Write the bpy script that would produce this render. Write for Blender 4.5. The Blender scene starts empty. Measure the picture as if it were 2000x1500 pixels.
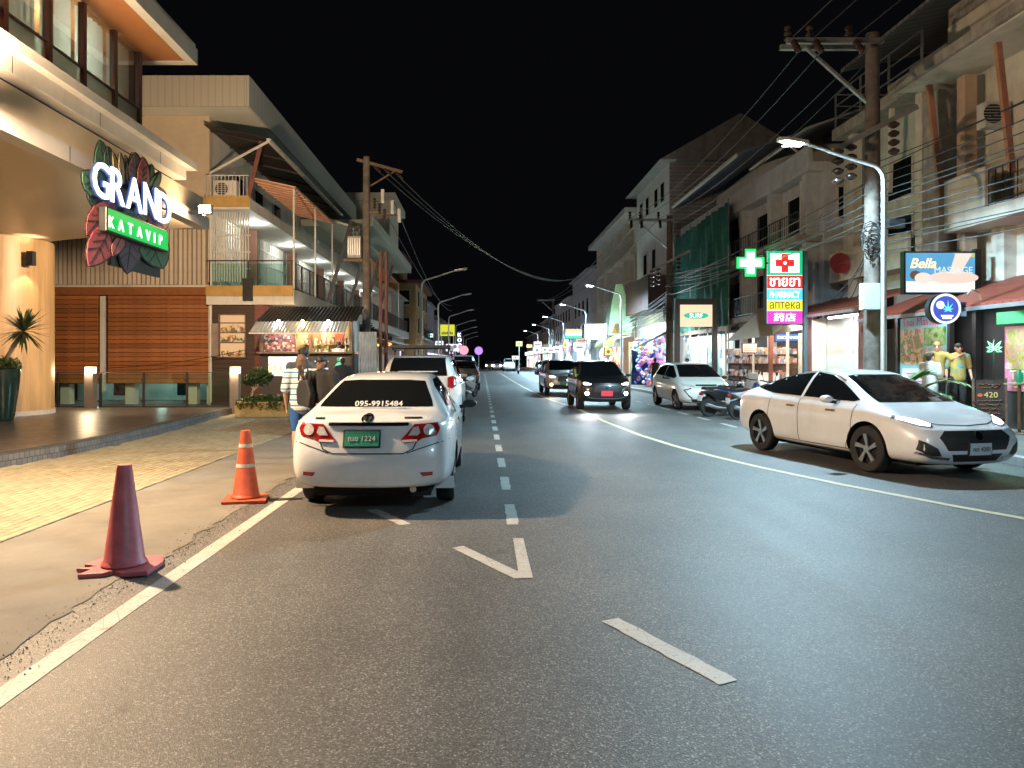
import bpy, bmesh, math, random
from mathutils import Vector, Matrix, noise
from mathutils.bvhtree import BVHTree
random.seed(7)
R = math.radians
V = Vector
sc = bpy.context.scene
C = sc.collection

# ------------------------------------------------------------------ camera
F, PX0, PY0, H = 1400.0, 942.0, 705.0, 1.6      # focal (px of the 2000 px frame), vanishing point, eye height
cd = bpy.data.cameras.new("camera"); cam = bpy.data.objects.new("camera", cd); C.objects.link(cam)
cam.location = (0, 0, H); cam.rotation_euler = (R(90), 0, 0)
cd.sensor_fit = 'HORIZONTAL'; cd.sensor_width = 36; cd.lens = 36 * F / 2000
cd.shift_x = (1000 - PX0) / 2000; cd.shift_y = -(750 - PY0) / 2000
cd.clip_start = .05; cd.clip_end = 2000
sc.camera = cam
# ------------------------------------------------------------------ night sky
w = bpy.data.worlds.new("World"); sc.world = w; w.use_nodes = True
nt = w.node_tree; bgn = nt.nodes['Background']
sky = nt.nodes.new('ShaderNodeTexSky'); sky.sky_type = 'NISHITA'; sky.sun_disc = False
sky.sun_elevation = R(-8); sky.sun_rotation = R(200)
mixn = nt.nodes.new('ShaderNodeMix'); mixn.data_type = 'RGBA'; mixn.blend_type = 'ADD'; mixn.inputs[0].default_value = 1
nt.links.new(sky.outputs[0], mixn.inputs[6]); mixn.inputs[7].default_value = (.009, .0095, .012, 1)
nt.links.new(mixn.outputs[2], bgn.inputs['Color']); bgn.inputs['Strength'].default_value = .12
sc.view_settings.view_transform = 'Standard'; sc.view_settings.look = 'None'
sc.view_settings.exposure = 0.95; sc.view_settings.gamma = 1
sc.render.engine = 'CYCLES'
sc.cycles.use_denoising = True
sc.cycles.max_bounces = 6; sc.cycles.diffuse_bounces = 3; sc.cycles.glossy_bounces = 3
sc.cycles.transparent_max_bounces = 12; sc.cycles.sample_clamp_indirect = 4
sc.cycles.caustics_reflective = False; sc.cycles.caustics_refractive = False

# ------------------------------------------------------------------ pixel -> place
def G(px, py, z=0.0):
    Y = F * (H - z) / (py - PY0); return V(((px - PX0) / F * Y, Y, z))
def P(px, py, Y): return V(((px - PX0) / F * Y, Y, H - (py - PY0) / F * Y))
def PP(px, py, X):
    Y = X * F / (px - PX0); return V((X, Y, H - (py - PY0) / F * Y))
def yat(px, X): return X * F / (px - PX0)
def zat(py, Y): return H - (py - PY0) / F * Y

# ------------------------------------------------------------------ materials
MATS = {}
def lin(c):
    if isinstance(c, str):
        c = [int(c[i:i + 2], 16) / 255 for i in (0, 2, 4)]
        c = [x / 12.92 if x <= .04045 else ((x + .055) / 1.055) ** 2.4 for x in c]
    return tuple(c) + (1,)
def nd(nt, t, **kw):
    n = nt.nodes.new(t)
    for k, v in kw.items():
        if hasattr(n, k): setattr(n, k, v)
        else: n.inputs[k.replace('_', ' ')].default_value = v
    return n
def mat(name, col=(.5, .5, .5), rough=.6, metal=0, var=.18, vs=3.0, bump=0, bs=60, spec=.5, coat=0, emit=0, ecol=None, dirt=0, trans=0):
    if name in MATS: return MATS[name]
    m = bpy.data.materials.new(name); m.use_nodes = True; MATS[name] = m
    n = m.node_tree; b = n.nodes['Principled BSDF']; L = n.links.new
    c = lin(col)
    b.inputs['Roughness'].default_value = rough; b.inputs['Metallic'].default_value = metal
    b.inputs['Specular IOR Level'].default_value = spec; b.inputs['Coat Weight'].default_value = coat
    b.inputs['Coat Roughness'].default_value = .04
    if trans: b.inputs['Transmission Weight'].default_value = trans
    if emit:
        b.inputs['Emission Color'].default_value = lin(ecol) if ecol else c
        b.inputs['Emission Strength'].default_value = emit
    tc = nd(n, 'ShaderNodeTexCoord')
    if var:
        ns = nd(n, 'ShaderNodeTexNoise'); ns.inputs['Scale'].default_value = vs; ns.inputs['Detail'].default_value = 6; ns.inputs['Roughness'].default_value = .65
        L(tc.outputs['Object'], ns.inputs['Vector'])
        mr = nd(n, 'ShaderNodeMapRange'); mr.inputs[1].default_value = .3; mr.inputs[2].default_value = .7
        mr.inputs[3].default_value = 1 - var; mr.inputs[4].default_value = 1 + var
        L(ns.outputs[0], mr.inputs[0])
        mx = nd(n, 'ShaderNodeVectorMath', operation='SCALE'); mx.inputs[0].default_value = c[:3]
        L(mr.outputs[0], mx.inputs['Scale']); out = mx.outputs[0]
        if dirt:
            n2 = nd(n, 'ShaderNodeTexNoise'); n2.inputs['Scale'].default_value = .9; n2.inputs['Detail'].default_value = 8; n2.inputs['Roughness'].default_value = .75
            mp = nd(n, 'ShaderNodeMapping'); mp.inputs['Scale'].default_value = (1.6, 1.6, .45)
            L(tc.outputs['Object'], mp.inputs[0]); L(mp.outputs[0], n2.inputs['Vector'])
            r2 = nd(n, 'ShaderNodeMapRange'); r2.inputs[1].default_value = .5; r2.inputs[2].default_value = .72; r2.inputs[4].default_value = dirt
            L(n2.outputs[0], r2.inputs[0])
            m2 = nd(n, 'ShaderNodeMix', data_type='RGBA'); L(r2.outputs[0], m2.inputs[0]); L(out, m2.inputs[6]); m2.inputs[7].default_value = (.035, .03, .025, 1)
            out = m2.outputs[2]
        L(out, b.inputs['Base Color'])
        rr = nd(n, 'ShaderNodeMapRange'); rr.inputs[3].default_value = max(0, rough - .08); rr.inputs[4].default_value = min(1, rough + .08)
        L(ns.outputs[0], rr.inputs[0]); L(rr.outputs[0], b.inputs['Roughness'])
    else: b.inputs['Base Color'].default_value = c
    if bump:
        nb = nd(n, 'ShaderNodeTexNoise'); nb.inputs['Scale'].default_value = bs; nb.inputs['Detail'].default_value = 4
        L(tc.outputs['Object'], nb.inputs['Vector'])
        bp = nd(n, 'ShaderNodeBump'); bp.inputs['Strength'].default_value = bump; bp.inputs['Distance'].default_value = .01
        L(nb.outputs[0], bp.inputs['Height']); L(bp.outputs[0], b.inputs['Normal'])
    return m
def glow(name, col=(1, 1, 1), s=1.0): return mat(name, (.02, .02, .02), .4, var=0, emit=s, ecol=col)
def glass_mat(name, tint=(.9, 1, .97), gloss=.06):
    if name in MATS: return MATS[name]
    m = bpy.data.materials.new(name); m.use_nodes = True; MATS[name] = m; n = m.node_tree
    n.nodes.remove(n.nodes['Principled BSDF']); o = n.nodes['Material Output']
    t = nd(n, 'ShaderNodeBsdfTransparent'); t.inputs[0].default_value = tint + (1,)
    g = nd(n, 'ShaderNodeBsdfGlossy'); g.inputs['Roughness'].default_value = .03
    lw = nd(n, 'ShaderNodeLayerWeight'); lw.inputs[0].default_value = .5; fr = nd(n, 'ShaderNodeMath', operation='POWER'); fr.inputs[1].default_value = 4; n.links.new(lw.outputs['Facing'], fr.inputs[0])
    ad = nd(n, 'ShaderNodeMath', operation='MULTIPLY_ADD'); ad.inputs[1].default_value = .6; ad.inputs[2].default_value = gloss
    mx = nd(n, 'ShaderNodeMixShader'); L = n.links.new
    L(fr.outputs[0], ad.inputs[0]); L(ad.outputs[0], mx.inputs[0]); L(t.outputs[0], mx.inputs[1]); L(g.outputs[0], mx.inputs[2]); L(mx.outputs[0], o.inputs[0])
    return m
def translucent(name, col, k=.5):
    m = mat(name, col, .9); n = m.node_tree; L = n.links.new; b = n.nodes['Principled BSDF']; o = n.nodes['Material Output']
    t = nd(n, 'ShaderNodeBsdfTranslucent'); t.inputs[0].default_value = lin(col); x = nd(n, 'ShaderNodeMixShader'); x.inputs[0].default_value = k
    L(b.outputs[0], x.inputs[1]); L(t.outputs[0], x.inputs[2]); L(x.outputs[0], o.inputs[0]); return m
def asphalt():
    m = bpy.data.materials.new('asphalt'); m.use_nodes = True; MATS['asphalt'] = m; n = m.node_tree; b = n.nodes['Principled BSDF']; L = n.links.new
    tc = nd(n, 'ShaderNodeTexCoord')
    vo = nd(n, 'ShaderNodeTexVoronoi'); vo.inputs['Scale'].default_value = 135; L(tc.outputs['Object'], vo.inputs['Vector'])
    sx = nd(n, 'ShaderNodeSeparateColor'); L(vo.outputs['Color'], sx.inputs[0])
    cr = nd(n, 'ShaderNodeValToRGB'); e = cr.color_ramp.elements
    e[0].position = .0; e[0].color = (.032, .031, .030, 1); e[1].position = 1; e[1].color = (.30, .285, .265, 1)
    k = e.new(.5); k.color = (.075, .072, .068, 1); k = e.new(.88); k.color = (.125, .12, .112, 1)
    L(sx.outputs[0], cr.inputs[0])
    n1 = nd(n, 'ShaderNodeTexNoise'); n1.inputs['Scale'].default_value = .55; n1.inputs['Detail'].default_value = 7; n1.inputs['Roughness'].default_value = .6
    L(tc.outputs['Object'], n1.inputs['Vector'])
    r1 = nd(n, 'ShaderNodeMapRange'); r1.inputs[1].default_value = .3; r1.inputs[2].default_value = .7; r1.inputs[3].default_value = .72; r1.inputs[4].default_value = 1.25
    L(n1.outputs[0], r1.inputs[0])
    # sparse dark oil spots
    n2 = nd(n, 'ShaderNodeTexNoise'); n2.inputs['Scale'].default_value = 2.6; n2.inputs['Detail'].default_value = 3; L(tc.outputs['Object'], n2.inputs['Vector'])
    r2 = nd(n, 'ShaderNodeMapRange'); r2.inputs[1].default_value = .68; r2.inputs[2].default_value = .76; r2.inputs[3].default_value = 1; r2.inputs[4].default_value = .45
    L(n2.outputs[0], r2.inputs[0])
    # tyre-polished lanes along the street
    sp = nd(n, 'ShaderNodeSeparateXYZ'); L(tc.outputs['Object'], sp.inputs[0])
    mp = nd(n, 'ShaderNodeMapping'); mp.inputs['Scale'].default_value = (1.3, .09, 1); L(tc.outputs['Object'], mp.inputs[0])
    n3 = nd(n, 'ShaderNodeTexNoise'); n3.inputs['Scale'].default_value = 1.1; n3.inputs['Detail'].default_value = 5; L(mp.outputs[0], n3.inputs['Vector'])
    r3 = nd(n, 'ShaderNodeMapRange'); r3.inputs[1].default_value = .3; r3.inputs[2].default_value = .7; r3.inputs[3].default_value = .78; r3.inputs[4].default_value = 1.2; L(n3.outputs[0], r3.inputs[0])
    m0 = nd(n, 'ShaderNodeMath', operation='MULTIPLY'); L(r1.outputs[0], m0.inputs[0]); L(r3.outputs[0], m0.inputs[1])
    mu = nd(n, 'ShaderNodeMath', operation='MULTIPLY'); L(m0.outputs[0], mu.inputs[0]); L(r2.outputs[0], mu.inputs[1])
    mx = nd(n, 'ShaderNodeVectorMath', operation='SCALE'); L(cr.outputs[0], mx.inputs[0]); L(mu.outputs[0], mx.inputs['Scale'])
    L(mx.outputs[0], b.inputs['Base Color'])
    rr = nd(n, 'ShaderNodeMapRange'); rr.inputs[3].default_value = .46; rr.inputs[4].default_value = .72; L(n3.outputs[0], rr.inputs[0]); L(rr.outputs[0], b.inputs['Roughness'])
    bp = nd(n, 'ShaderNodeBump'); bp.inputs['Strength'].default_value = .32; bp.inputs['Distance'].default_value = .004
    L(vo.outputs['Distance'], bp.inputs['Height']); L(bp.outputs[0], b.inputs['Normal'])
    b.inputs['Specular IOR Level'].default_value = .5
    return m
def paint_mat():
    m = mat('road_paint', (.42, .41, .38), .6, var=.12, vs=5)
    n = m.node_tree; b = n.nodes['Principled BSDF']; L = n.links.new; tc = n.nodes['Texture Coordinate']
    src = b.inputs['Base Color'].links[0].from_socket
    a = nd(n, 'ShaderNodeTexNoise'); a.inputs['Scale'].default_value = 38; a.inputs['Detail'].default_value = 5; a.inputs['Roughness'].default_value = .7; L(tc.outputs['Object'], a.inputs['Vector'])
    v = nd(n, 'ShaderNodeTexVoronoi', feature='DISTANCE_TO_EDGE'); v.inputs['Scale'].default_value = 4.5; L(tc.outputs['Object'], v.inputs['Vector'])
    r = nd(n, 'ShaderNodeMapRange'); r.inputs[1].default_value = .57; r.inputs[2].default_value = .66; r.inputs[4].default_value = .8; L(a.outputs[0], r.inputs[0])
    r2 = nd(n, 'ShaderNodeMapRange'); r2.inputs[1].default_value = .012; r2.inputs[2].default_value = .0; r2.inputs[4].default_value = .75; L(v.outputs[0], r2.inputs[0])
    mxx = nd(n, 'ShaderNodeMath', operation='MAXIMUM'); L(r.outputs[0], mxx.inputs[0]); L(r2.outputs[0], mxx.inputs[1])
    m2 = nd(n, 'ShaderNodeMix', data_type='RGBA'); L(mxx.outputs[0], m2.inputs[0]); L(src, m2.inputs[6]); m2.inputs[7].default_value = (.05, .047, .043, 1)
    L(m2.outputs[2], b.inputs['Base Color'])
    return m
def stripes(name, c1, c2, scale, axis='z', rough=.6, duty=.5, bump=.5, metal=0):
    """ribbed sheet: two tones and relief across one object axis"""
    if name in MATS: return MATS[name]
    m = bpy.data.materials.new(name); m.use_nodes = True; MATS[name] = m; n = m.node_tree; b = n.nodes['Principled BSDF']; L = n.links.new
    tc = nd(n, 'ShaderNodeTexCoord'); s = nd(n, 'ShaderNodeSeparateXYZ'); L(tc.outputs['Object'], s.inputs[0])
    q = nd(n, 'ShaderNodeMath', operation='MULTIPLY'); q.inputs[1].default_value = scale; L(s.outputs['xyz'.index(axis)], q.inputs[0])
    f = nd(n, 'ShaderNodeMath', operation='FRACT'); L(q.outputs[0], f.inputs[0])
    g = nd(n, 'ShaderNodeMath', operation='GREATER_THAN'); g.inputs[1].default_value = duty; L(f.outputs[0], g.inputs[0])
    x = nd(n, 'ShaderNodeMix', data_type='RGBA'); x.inputs[6].default_value = lin(c1); x.inputs[7].default_value = lin(c2); L(g.outputs[0], x.inputs[0])
    L(x.outputs[2], b.inputs['Base Color']); b.inputs['Roughness'].default_value = rough; b.inputs['Metallic'].default_value = metal
    bp = nd(n, 'ShaderNodeBump'); bp.inputs['Strength'].default_value = bump; bp.inputs['Distance'].default_value = .02; L(g.outputs[0], bp.inputs['Height']); L(bp.outputs[0], b.inputs['Normal'])
    return m
def tile_mat(name, c1, c2, mortar, w_, h_, rough=.5, coord='xy', gap=.006):
    if name in MATS: return MATS[name]
    m = bpy.data.materials.new(name); m.use_nodes = True; MATS[name] = m; n = m.node_tree; b = n.nodes['Principled BSDF']; L = n.links.new
    tc = nd(n, 'ShaderNodeTexCoord'); s = nd(n, 'ShaderNodeSeparateXYZ'); L(tc.outputs['Object'], s.inputs[0])
    cb = nd(n, 'ShaderNodeCombineXYZ'); L(s.outputs['xyz'.index(coord[0])], cb.inputs[0]); L(s.outputs['xyz'.index(coord[1])], cb.inputs[1])
    t = nd(n, 'ShaderNodeTexBrick'); t.inputs['Scale'].default_value = 1; t.inputs['Brick Width'].default_value = w_; t.inputs['Row Height'].default_value = h_
    t.inputs['Mortar Size'].default_value = gap; t.inputs['Color1'].default_value = lin(c1); t.inputs['Color2'].default_value = lin(c2); t.inputs['Mortar'].default_value = lin(mortar)
    L(cb.outputs[0], t.inputs['Vector']); L(t.outputs[0], b.inputs['Base Color'])
    ns = nd(n, 'ShaderNodeTexNoise'); ns.inputs['Scale'].default_value = 6; L(tc.outputs['Object'], ns.inputs['Vector'])
    rr = nd(n, 'ShaderNodeMapRange'); rr.inputs[3].default_value = rough - .12; rr.inputs[4].default_value = rough + .15; L(ns.outputs[0], rr.inputs[0]); L(rr.outputs[0], b.inputs['Roughness'])
    bp = nd(n, 'ShaderNodeBump'); bp.inputs['Strength'].default_value = .5; bp.inputs['Distance'].default_value = .01; bp.invert = True; L(t.outputs[1], bp.inputs['Height']); L(bp.outputs[0], b.inputs['Normal'])
    return m
def collage(name, cols, scale=5, emit=0, coord=(1, 1, 1), rand=1.0):
    """many small printed or packed colours (goods on shelves, menus, posters seen small)"""
    if name in MATS: return MATS[name]
    m = bpy.data.materials.new(name); m.use_nodes = True; MATS[name] = m; n = m.node_tree; b = n.nodes['Principled BSDF']; L = n.links.new
    tc = nd(n, 'ShaderNodeTexCoord'); mp = nd(n, 'ShaderNodeMapping'); mp.inputs['Scale'].default_value = coord; L(tc.outputs['Object'], mp.inputs[0])
    v = nd(n, 'ShaderNodeTexVoronoi'); v.distance = 'CHEBYCHEV'; v.inputs['Scale'].default_value = scale; v.inputs['Randomness'].default_value = rand; L(mp.outputs[0], v.inputs['Vector'])
    s = nd(n, 'ShaderNodeSeparateColor'); L(v.outputs['Color'], s.inputs[0])
    cr = nd(n, 'ShaderNodeValToRGB'); cr.color_ramp.interpolation = 'CONSTANT'; e = cr.color_ramp.elements
    while len(e) < len(cols): e.new(.5)
    for i, c in enumerate(cols): e[i].position = i / len(cols); e[i].color = lin(c)
    L(s.outputs[0], cr.inputs[0]); L(cr.outputs[0], b.inputs['Base Color']); b.inputs['Roughness'].default_value = .5
    if emit: L(cr.outputs[0], b.inputs['Emission Color']); b.inputs['Emission Strength'].default_value = emit
    return m
def print_mat(name, cols, scale=3, detail=4, dist=1.2):
    """soft printed picture: noise through a colour ramp"""
    m = bpy.data.materials.new(name); m.use_nodes = True; MATS[name] = m; n = m.node_tree; b = n.nodes['Principled BSDF']; L = n.links.new
    tc = nd(n, 'ShaderNodeTexCoord'); s = nd(n, 'ShaderNodeTexNoise'); s.inputs['Scale'].default_value = scale; s.inputs['Detail'].default_value = detail; s.inputs['Distortion'].default_value = dist; L(tc.outputs['Object'], s.inputs['Vector'])
    r = nd(n, 'ShaderNodeMapRange'); r.inputs[1].default_value = .3; r.inputs[2].default_value = .7; L(s.outputs[0], r.inputs[0])
    cr = nd(n, 'ShaderNodeValToRGB'); e = cr.color_ramp.elements
    while len(e) < len(cols): e.new(.5)
    for i, c in enumerate(cols): e[i].position = i / (len(cols) - 1); e[i].color = lin(c)
    L(r.outputs[0], cr.inputs[0]); L(cr.outputs[0], b.inputs['Base Color']); b.inputs['Roughness'].default_value = .4; return m
ASPHALT = asphalt(); PAINT = paint_mat()

# ------------------------------------------------------------------ things and parts
INV = {}
def tag(o, label=None, cat=None, group=None, kind=None):
    if label: o['label'] = label
    if cat: o['category'] = cat
    if group: o['group'] = group
    if kind: o['kind'] = kind
    return o
def T(name, label, cat, loc=(0, 0, 0), rz=0, group=None, world=True):
    """Empty at a thing's base; world=True: its parts are given in world coordinates"""
    o = bpy.data.objects.new(name, None); C.objects.link(o); o.location = loc; o.rotation_euler = (0, 0, rz); o.empty_display_size = .2
    tag(o, label, cat, group)
    if world: INV[o] = (Matrix.Translation(V(loc)) @ Matrix.Rotation(rz, 4, 'Z')).inverted()
    return o
def link(name, me, m, parent=None, smooth=False):
    o = bpy.data.objects.new(name, me); C.objects.link(o)
    if m is not None:
        ms = m if isinstance(m, (list, tuple)) else [m]
        if not len(me.materials):
            for q in ms: me.materials.append(q)
    if parent is not None:
        o.parent = parent
        if parent in INV: o.matrix_parent_inverse = INV[parent]
    if smooth and len(me.polygons): me.polygons.foreach_set('use_smooth', [True] * len(me.polygons))
    return o
def copy_tree(o, parent=None):
    c = o.copy(); C.objects.link(c)
    if parent is not None: c.parent = parent
    for ch in list(o.children): copy_tree(ch, c)
    return c
class MB:
    def __init__(s): s.v = []; s.f = []
    def add(s, vs, fs):
        n = len(s.v); s.v += [tuple(x) for x in vs]; s.f += [tuple(i + n for i in f) for f in fs]; return s
    def box(s, x0, x1, y0, y1, z0, z1):
        vs = [(x, y, z) for z in (z0, z1) for y in (y0, y1) for x in (x0, x1)]
        return s.add(vs, [(0, 2, 3, 1), (4, 5, 7, 6), (0, 1, 5, 4), (2, 6, 7, 3), (0, 4, 6, 2), (1, 3, 7, 5)])
    def bar(s, p, q, w=.05, h=.05, up=(0, 0, 1)):
        p, q = V(p), V(q); d = (q - p).normalized(); up = V(up)
        if abs(d.dot(up)) > .98: up = V((0, 1, 0))
        a = d.cross(up).normalized() * w / 2; b = a.cross(d).normalized() * h / 2
        vs = [e + x * a + y * b for e in (p, q) for x, y in ((-1, -1), (1, -1), (1, 1), (-1, 1))]
        return s.add(vs, [(3, 2, 1, 0), (4, 5, 6, 7)] + [(i, (i + 1) % 4, 4 + (i + 1) % 4, 4 + i) for i in range(4)])
    def tube(s, pts, r=.02, n=8, cap=True):
        pts = [V(p) for p in pts]; rs = r if isinstance(r, (list, tuple)) else [r] * len(pts)
        rings = []; a = None
        for i, p in enumerate(pts):
            d = (pts[min(i + 1, len(pts) - 1)] - pts[max(i - 1, 0)]).normalized()
            if a is None: a = d.cross(V((0, 0, 1)) if abs(d.z) < .95 else V((0, 1, 0))).normalized()
            else: a = (a - d * a.dot(d)).normalized()
            b = d.cross(a)
            rings.append([p + (a * math.cos(2 * math.pi * k / n) + b * math.sin(2 * math.pi * k / n)) * rs[i] for k in range(n)])
        vs = [x for q in rings for x in q]; fs = []
        for i in range(len(pts) - 1):
            for k in range(n): fs.append((i * n + k, i * n + (k + 1) % n, (i + 1) * n + (k + 1) % n, (i + 1) * n + k))
        if cap: fs += [tuple(range(n))[::-1], tuple((len(pts) - 1) * n + k for k in range(n))]
        return s.add(vs, fs)
    def lathe(s, prof, c=(0, 0, 0), n=24, axis='z', caps=True):
        c = V(c); vs = []; fs = []
        for r, h in prof:
            for k in range(n):
                a = 2 * math.pi * k / n; x, y = r * math.cos(a), r * math.sin(a)
                vs.append(c + (V((x, y, h)) if axis == 'z' else V((h, x, y)) if axis == 'x' else V((y, h, x))))
        for i in range(len(prof) - 1):
            for k in range(n): fs.append((i * n + k, i * n + (k + 1) % n, (i + 1) * n + (k + 1) % n, (i + 1) * n + k))
        if caps: fs += [tuple(range(n))[::-1], tuple((len(prof) - 1) * n + k for k in range(n))]
        return s.add(vs, fs)
    def prism(s, poly, d):
        """poly: 3-D outline, d: extrusion vector"""
        n = len(poly); d = V(d); vs = [V(p) for p in poly] + [V(p) + d for p in poly]
        return s.add(vs, [tuple(range(n))[::-1], tuple(range(n, 2 * n))] + [(i, (i + 1) % n, n + (i + 1) % n, n + i) for i in range(n)])
    def quad(s, a, b, c, d): return s.add([a, b, c, d], [(0, 1, 2, 3)])
    def blade(s, base, tip, w, droop=.0, fold=.15, n=4):
        base, tip = V(base), V(tip); d = tip - base; side = d.cross(V((0, 0, 1)))
        side = side.normalized() if side.length > 1e-4 else V((1, 0, 0)); vs = []; fs = []
        for i in range(n + 1):
            t = i / n; p = base + d * t - V((0, 0, droop * t * t)); ww = w * (math.sin(math.pi * min(1, (t * .86 + .1))) ** .8) / 2
            if i == n: ww = .002
            vs += [p - side * ww + V((0, 0, fold * ww)), p, p + side * ww + V((0, 0, fold * ww))]
        for i in range(n):
            a = i * 3; fs += [(a, a + 1, a + 4, a + 3), (a + 1, a + 2, a + 5, a + 4)]
        return s.add(vs, fs)
    def mesh(s, name):
        me = bpy.data.meshes.new(name); me.from_pydata(s.v, [], s.f); me.update(); return me
    def build(s, name, m, parent=None, smooth=False, bevel=0, auto=None):
        me = s.mesh(name)
        if bevel or True:
            bm = bmesh.new(); bm.from_mesh(me)
            bmesh.ops.recalc_face_normals(bm, faces=bm.faces)
            if bevel: bmesh.ops.bevel(bm, geom=[e for e in bm.edges if len(e.link_faces) == 2 and e.calc_face_angle(0) > .5], offset=bevel, segments=2, affect='EDGES', profile=.6, clamp_overlap=True)
            bm.to_mesh(me); bm.free()
        o = link(name, me, m, parent)
        if smooth and len(me.polygons):
            me.polygons.foreach_set('use_smooth', [True] * len(me.polygons))
            try: me.set_sharp_from_angle(angle=R(auto or 40))
            except Exception: pass
        return o
def box(name, m, parent, x0, x1, y0, y1, z0, z1, bevel=0): return MB().box(x0, x1, y0, y1, z0, z1).build(name, m, parent, bevel=bevel)
DG = None
def evaluated(o):
    dg = bpy.context.evaluated_depsgraph_get(); dg.update()
    return bpy.data.meshes.new_from_object(o.evaluated_get(dg))
def frame(o, u, v):
    """matrix: local x -> u, local y -> v"""
    u, v = V(u).normalized(), V(v).normalized(); n = u.cross(v)
    M = Matrix((u, v, n)).transposed().to_4x4(); M.translation = V(o); return M
def text(s, name, m, parent, origin, u, v, size=None, width=None, depth=.01, align='CENTER', bold=0, shear=0, spacing=1, height=None):
    cu = bpy.data.curves.new(name, 'FONT'); cu.body = s; cu.align_x = align; cu.align_y = 'CENTER'; cu.extrude = depth; cu.size = size or 1
    cu.offset = bold; cu.shear = shear; cu.space_character = spacing; cu.resolution_u = 3
    t = bpy.data.objects.new(name, cu); C.objects.link(t); me = evaluated(t)
    bpy.data.objects.remove(t); bpy.data.curves.remove(cu)
    if len(me.vertices):
        xs = [q.co.x for q in me.vertices]; ys = [q.co.y for q in me.vertices]
        kx = ky = 1
        if width: kx = ky = width / max(1e-6, max(xs) - min(xs))
        if height: ky = height / max(1e-6, max(ys) - min(ys)); kx = kx if width else ky
        cx, cy = ((max(xs) + min(xs)) / 2 if align == 'CENTER' else 0), (max(ys) + min(ys)) / 2
        for q in me.vertices: q.co = V(((q.co.x - cx) * kx, (q.co.y - cy) * ky, q.co.z))
    me.transform(frame(origin, u, v)); me.name = name
    return link(name, me, m, parent)
def plate2d(name, m, parent, pts, origin, u, v, depth=.01):
    """flat outline (u,v metres about origin) extruded towards its viewer"""
    M = frame(origin, u, v); n = (M.to_3x3() @ V((0, 0, 1))) * depth
    return MB().prism([M @ V((a, b, 0)) for a, b in pts], n).build(name, m, parent)
def circ(r, n=24, cx=0, cy=0, ry=None): return [(cx + r * math.cos(2 * math.pi * i / n), cy + (ry or r) * math.sin(2 * math.pi * i / n)) for i in range(n)]
def rect(w_, h_, cx=0, cy=0): return [(cx - w_ / 2, cy - h_ / 2), (cx + w_ / 2, cy - h_ / 2), (cx + w_ / 2, cy + h_ / 2), (cx - w_ / 2, cy + h_ / 2)]
def light(name, kind, loc, power, col, parent=None, size=.2, size_y=None, rot=None, spot=None, blend=.5, target=None):
    ld = bpy.data.lights.new(name, kind); ld.energy = power; ld.color = col
    if kind == 'AREA':
        ld.size = size
        if size_y: ld.shape = 'RECTANGLE'; ld.size_y = size_y
    else: ld.shadow_soft_size = size
    if kind == 'SPOT': ld.spot_size = R(spot or 120); ld.spot_blend = blend
    o = bpy.data.objects.new(name, ld); C.objects.link(o); o.location = loc
    if target is not None: o.rotation_euler = (V(target) - V(loc)).to_track_quat('-Z', 'Y').to_euler()
    elif rot: o.rotation_euler = rot
    if parent is not None:
        o.parent = parent
        if parent in INV: o.matrix_parent_inverse = INV[parent]
    return o
# common materials
M_white = mat('white_paint', (.62, .60, .55), .7, var=.1, bump=.05, dirt=.25)
def vary(m, lo=.8, hi=1.15):
    n = m.node_tree; b = n.nodes['Principled BSDF']; src = b.inputs['Base Color'].links[0].from_socket; oi = nd(n, 'ShaderNodeObjectInfo'); r = nd(n, 'ShaderNodeMapRange'); r.inputs[3].default_value = lo; r.inputs[4].default_value = hi
    n.links.new(oi.outputs['Random'], r.inputs[0]); x = nd(n, 'ShaderNodeVectorMath', operation='SCALE'); n.links.new(src, x.inputs[0]); n.links.new(r.outputs[0], x.inputs['Scale']); n.links.new(x.outputs[0], b.inputs['Base Color']); return m
M_cream = mat('cream_render', (.56, .46, .34), .8, var=.1, bump=.08, bs=90, dirt=.2)
M_grey = mat('grey_render', (.30, .30, .31), .85, var=.2, bump=.1, dirt=.5)
M_conc = mat('weathered_concrete', (.34, .31, .28), .9, var=.3, vs=4, bump=.25, bs=40, dirt=.6)
M_black = mat('black_metal', (.015, .015, .016), .45, var=.2)
M_steel = mat('galvanised_steel', (.42, .43, .44), .42, metal=.75, var=.2)
M_rust = mat('oxide_red_steel', (.16, .055, .04), .6, var=.3)
M_wood = mat('weathered_wood', (.13, .085, .06), .85, var=.4, vs=9, bump=.4, bs=30)
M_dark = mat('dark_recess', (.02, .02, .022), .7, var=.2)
M_win = mat('window_glass_dark', (.012, .014, .018), .06, var=0)
M_cable = mat('black_cable', (.02, .02, .02), .5, var=0)
# ================================================================== ground
def sheet(name, pts, z, m, kind='structure', thick=0):
    mb = MB()
    if thick: mb.prism([(x, y, z - thick) for x, y in pts], (0, 0, thick))
    else: mb.add([(x, y, z) for x, y in pts], [tuple(range(len(pts)))])
    o = mb.build(name, m); tag(o, kind=kind); return o
M_pave = mat('pavement_concrete', (.155, .145, .125), .85, var=.2, vs=1.6, bump=.25, bs=150, dirt=.35)
sheet('ground', [(-500, -40), (500, -40), (500, 900), (-500, 900)], -.06, mat('far_ground', (.07, .065, .06), .9))
sheet('road', [(-3.1, -14), (8.3, -14), (8.3, 420), (-3.1, 420)], 0, ASPHALT)
jag = []
y = -12.0
while y < 75:
    jag.append((-2.62 + .10 * noise.noise(V((y * .9, 0, 3))) + .07 * noise.noise(V((y * 4, 7, 1))) + random.uniform(-.02, .02), y)); y += .09 if y < 14 else .6
sheet('pavement', [(-4.22, 75), (-4.22, -12)] + jag, .006, M_pave)
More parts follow.
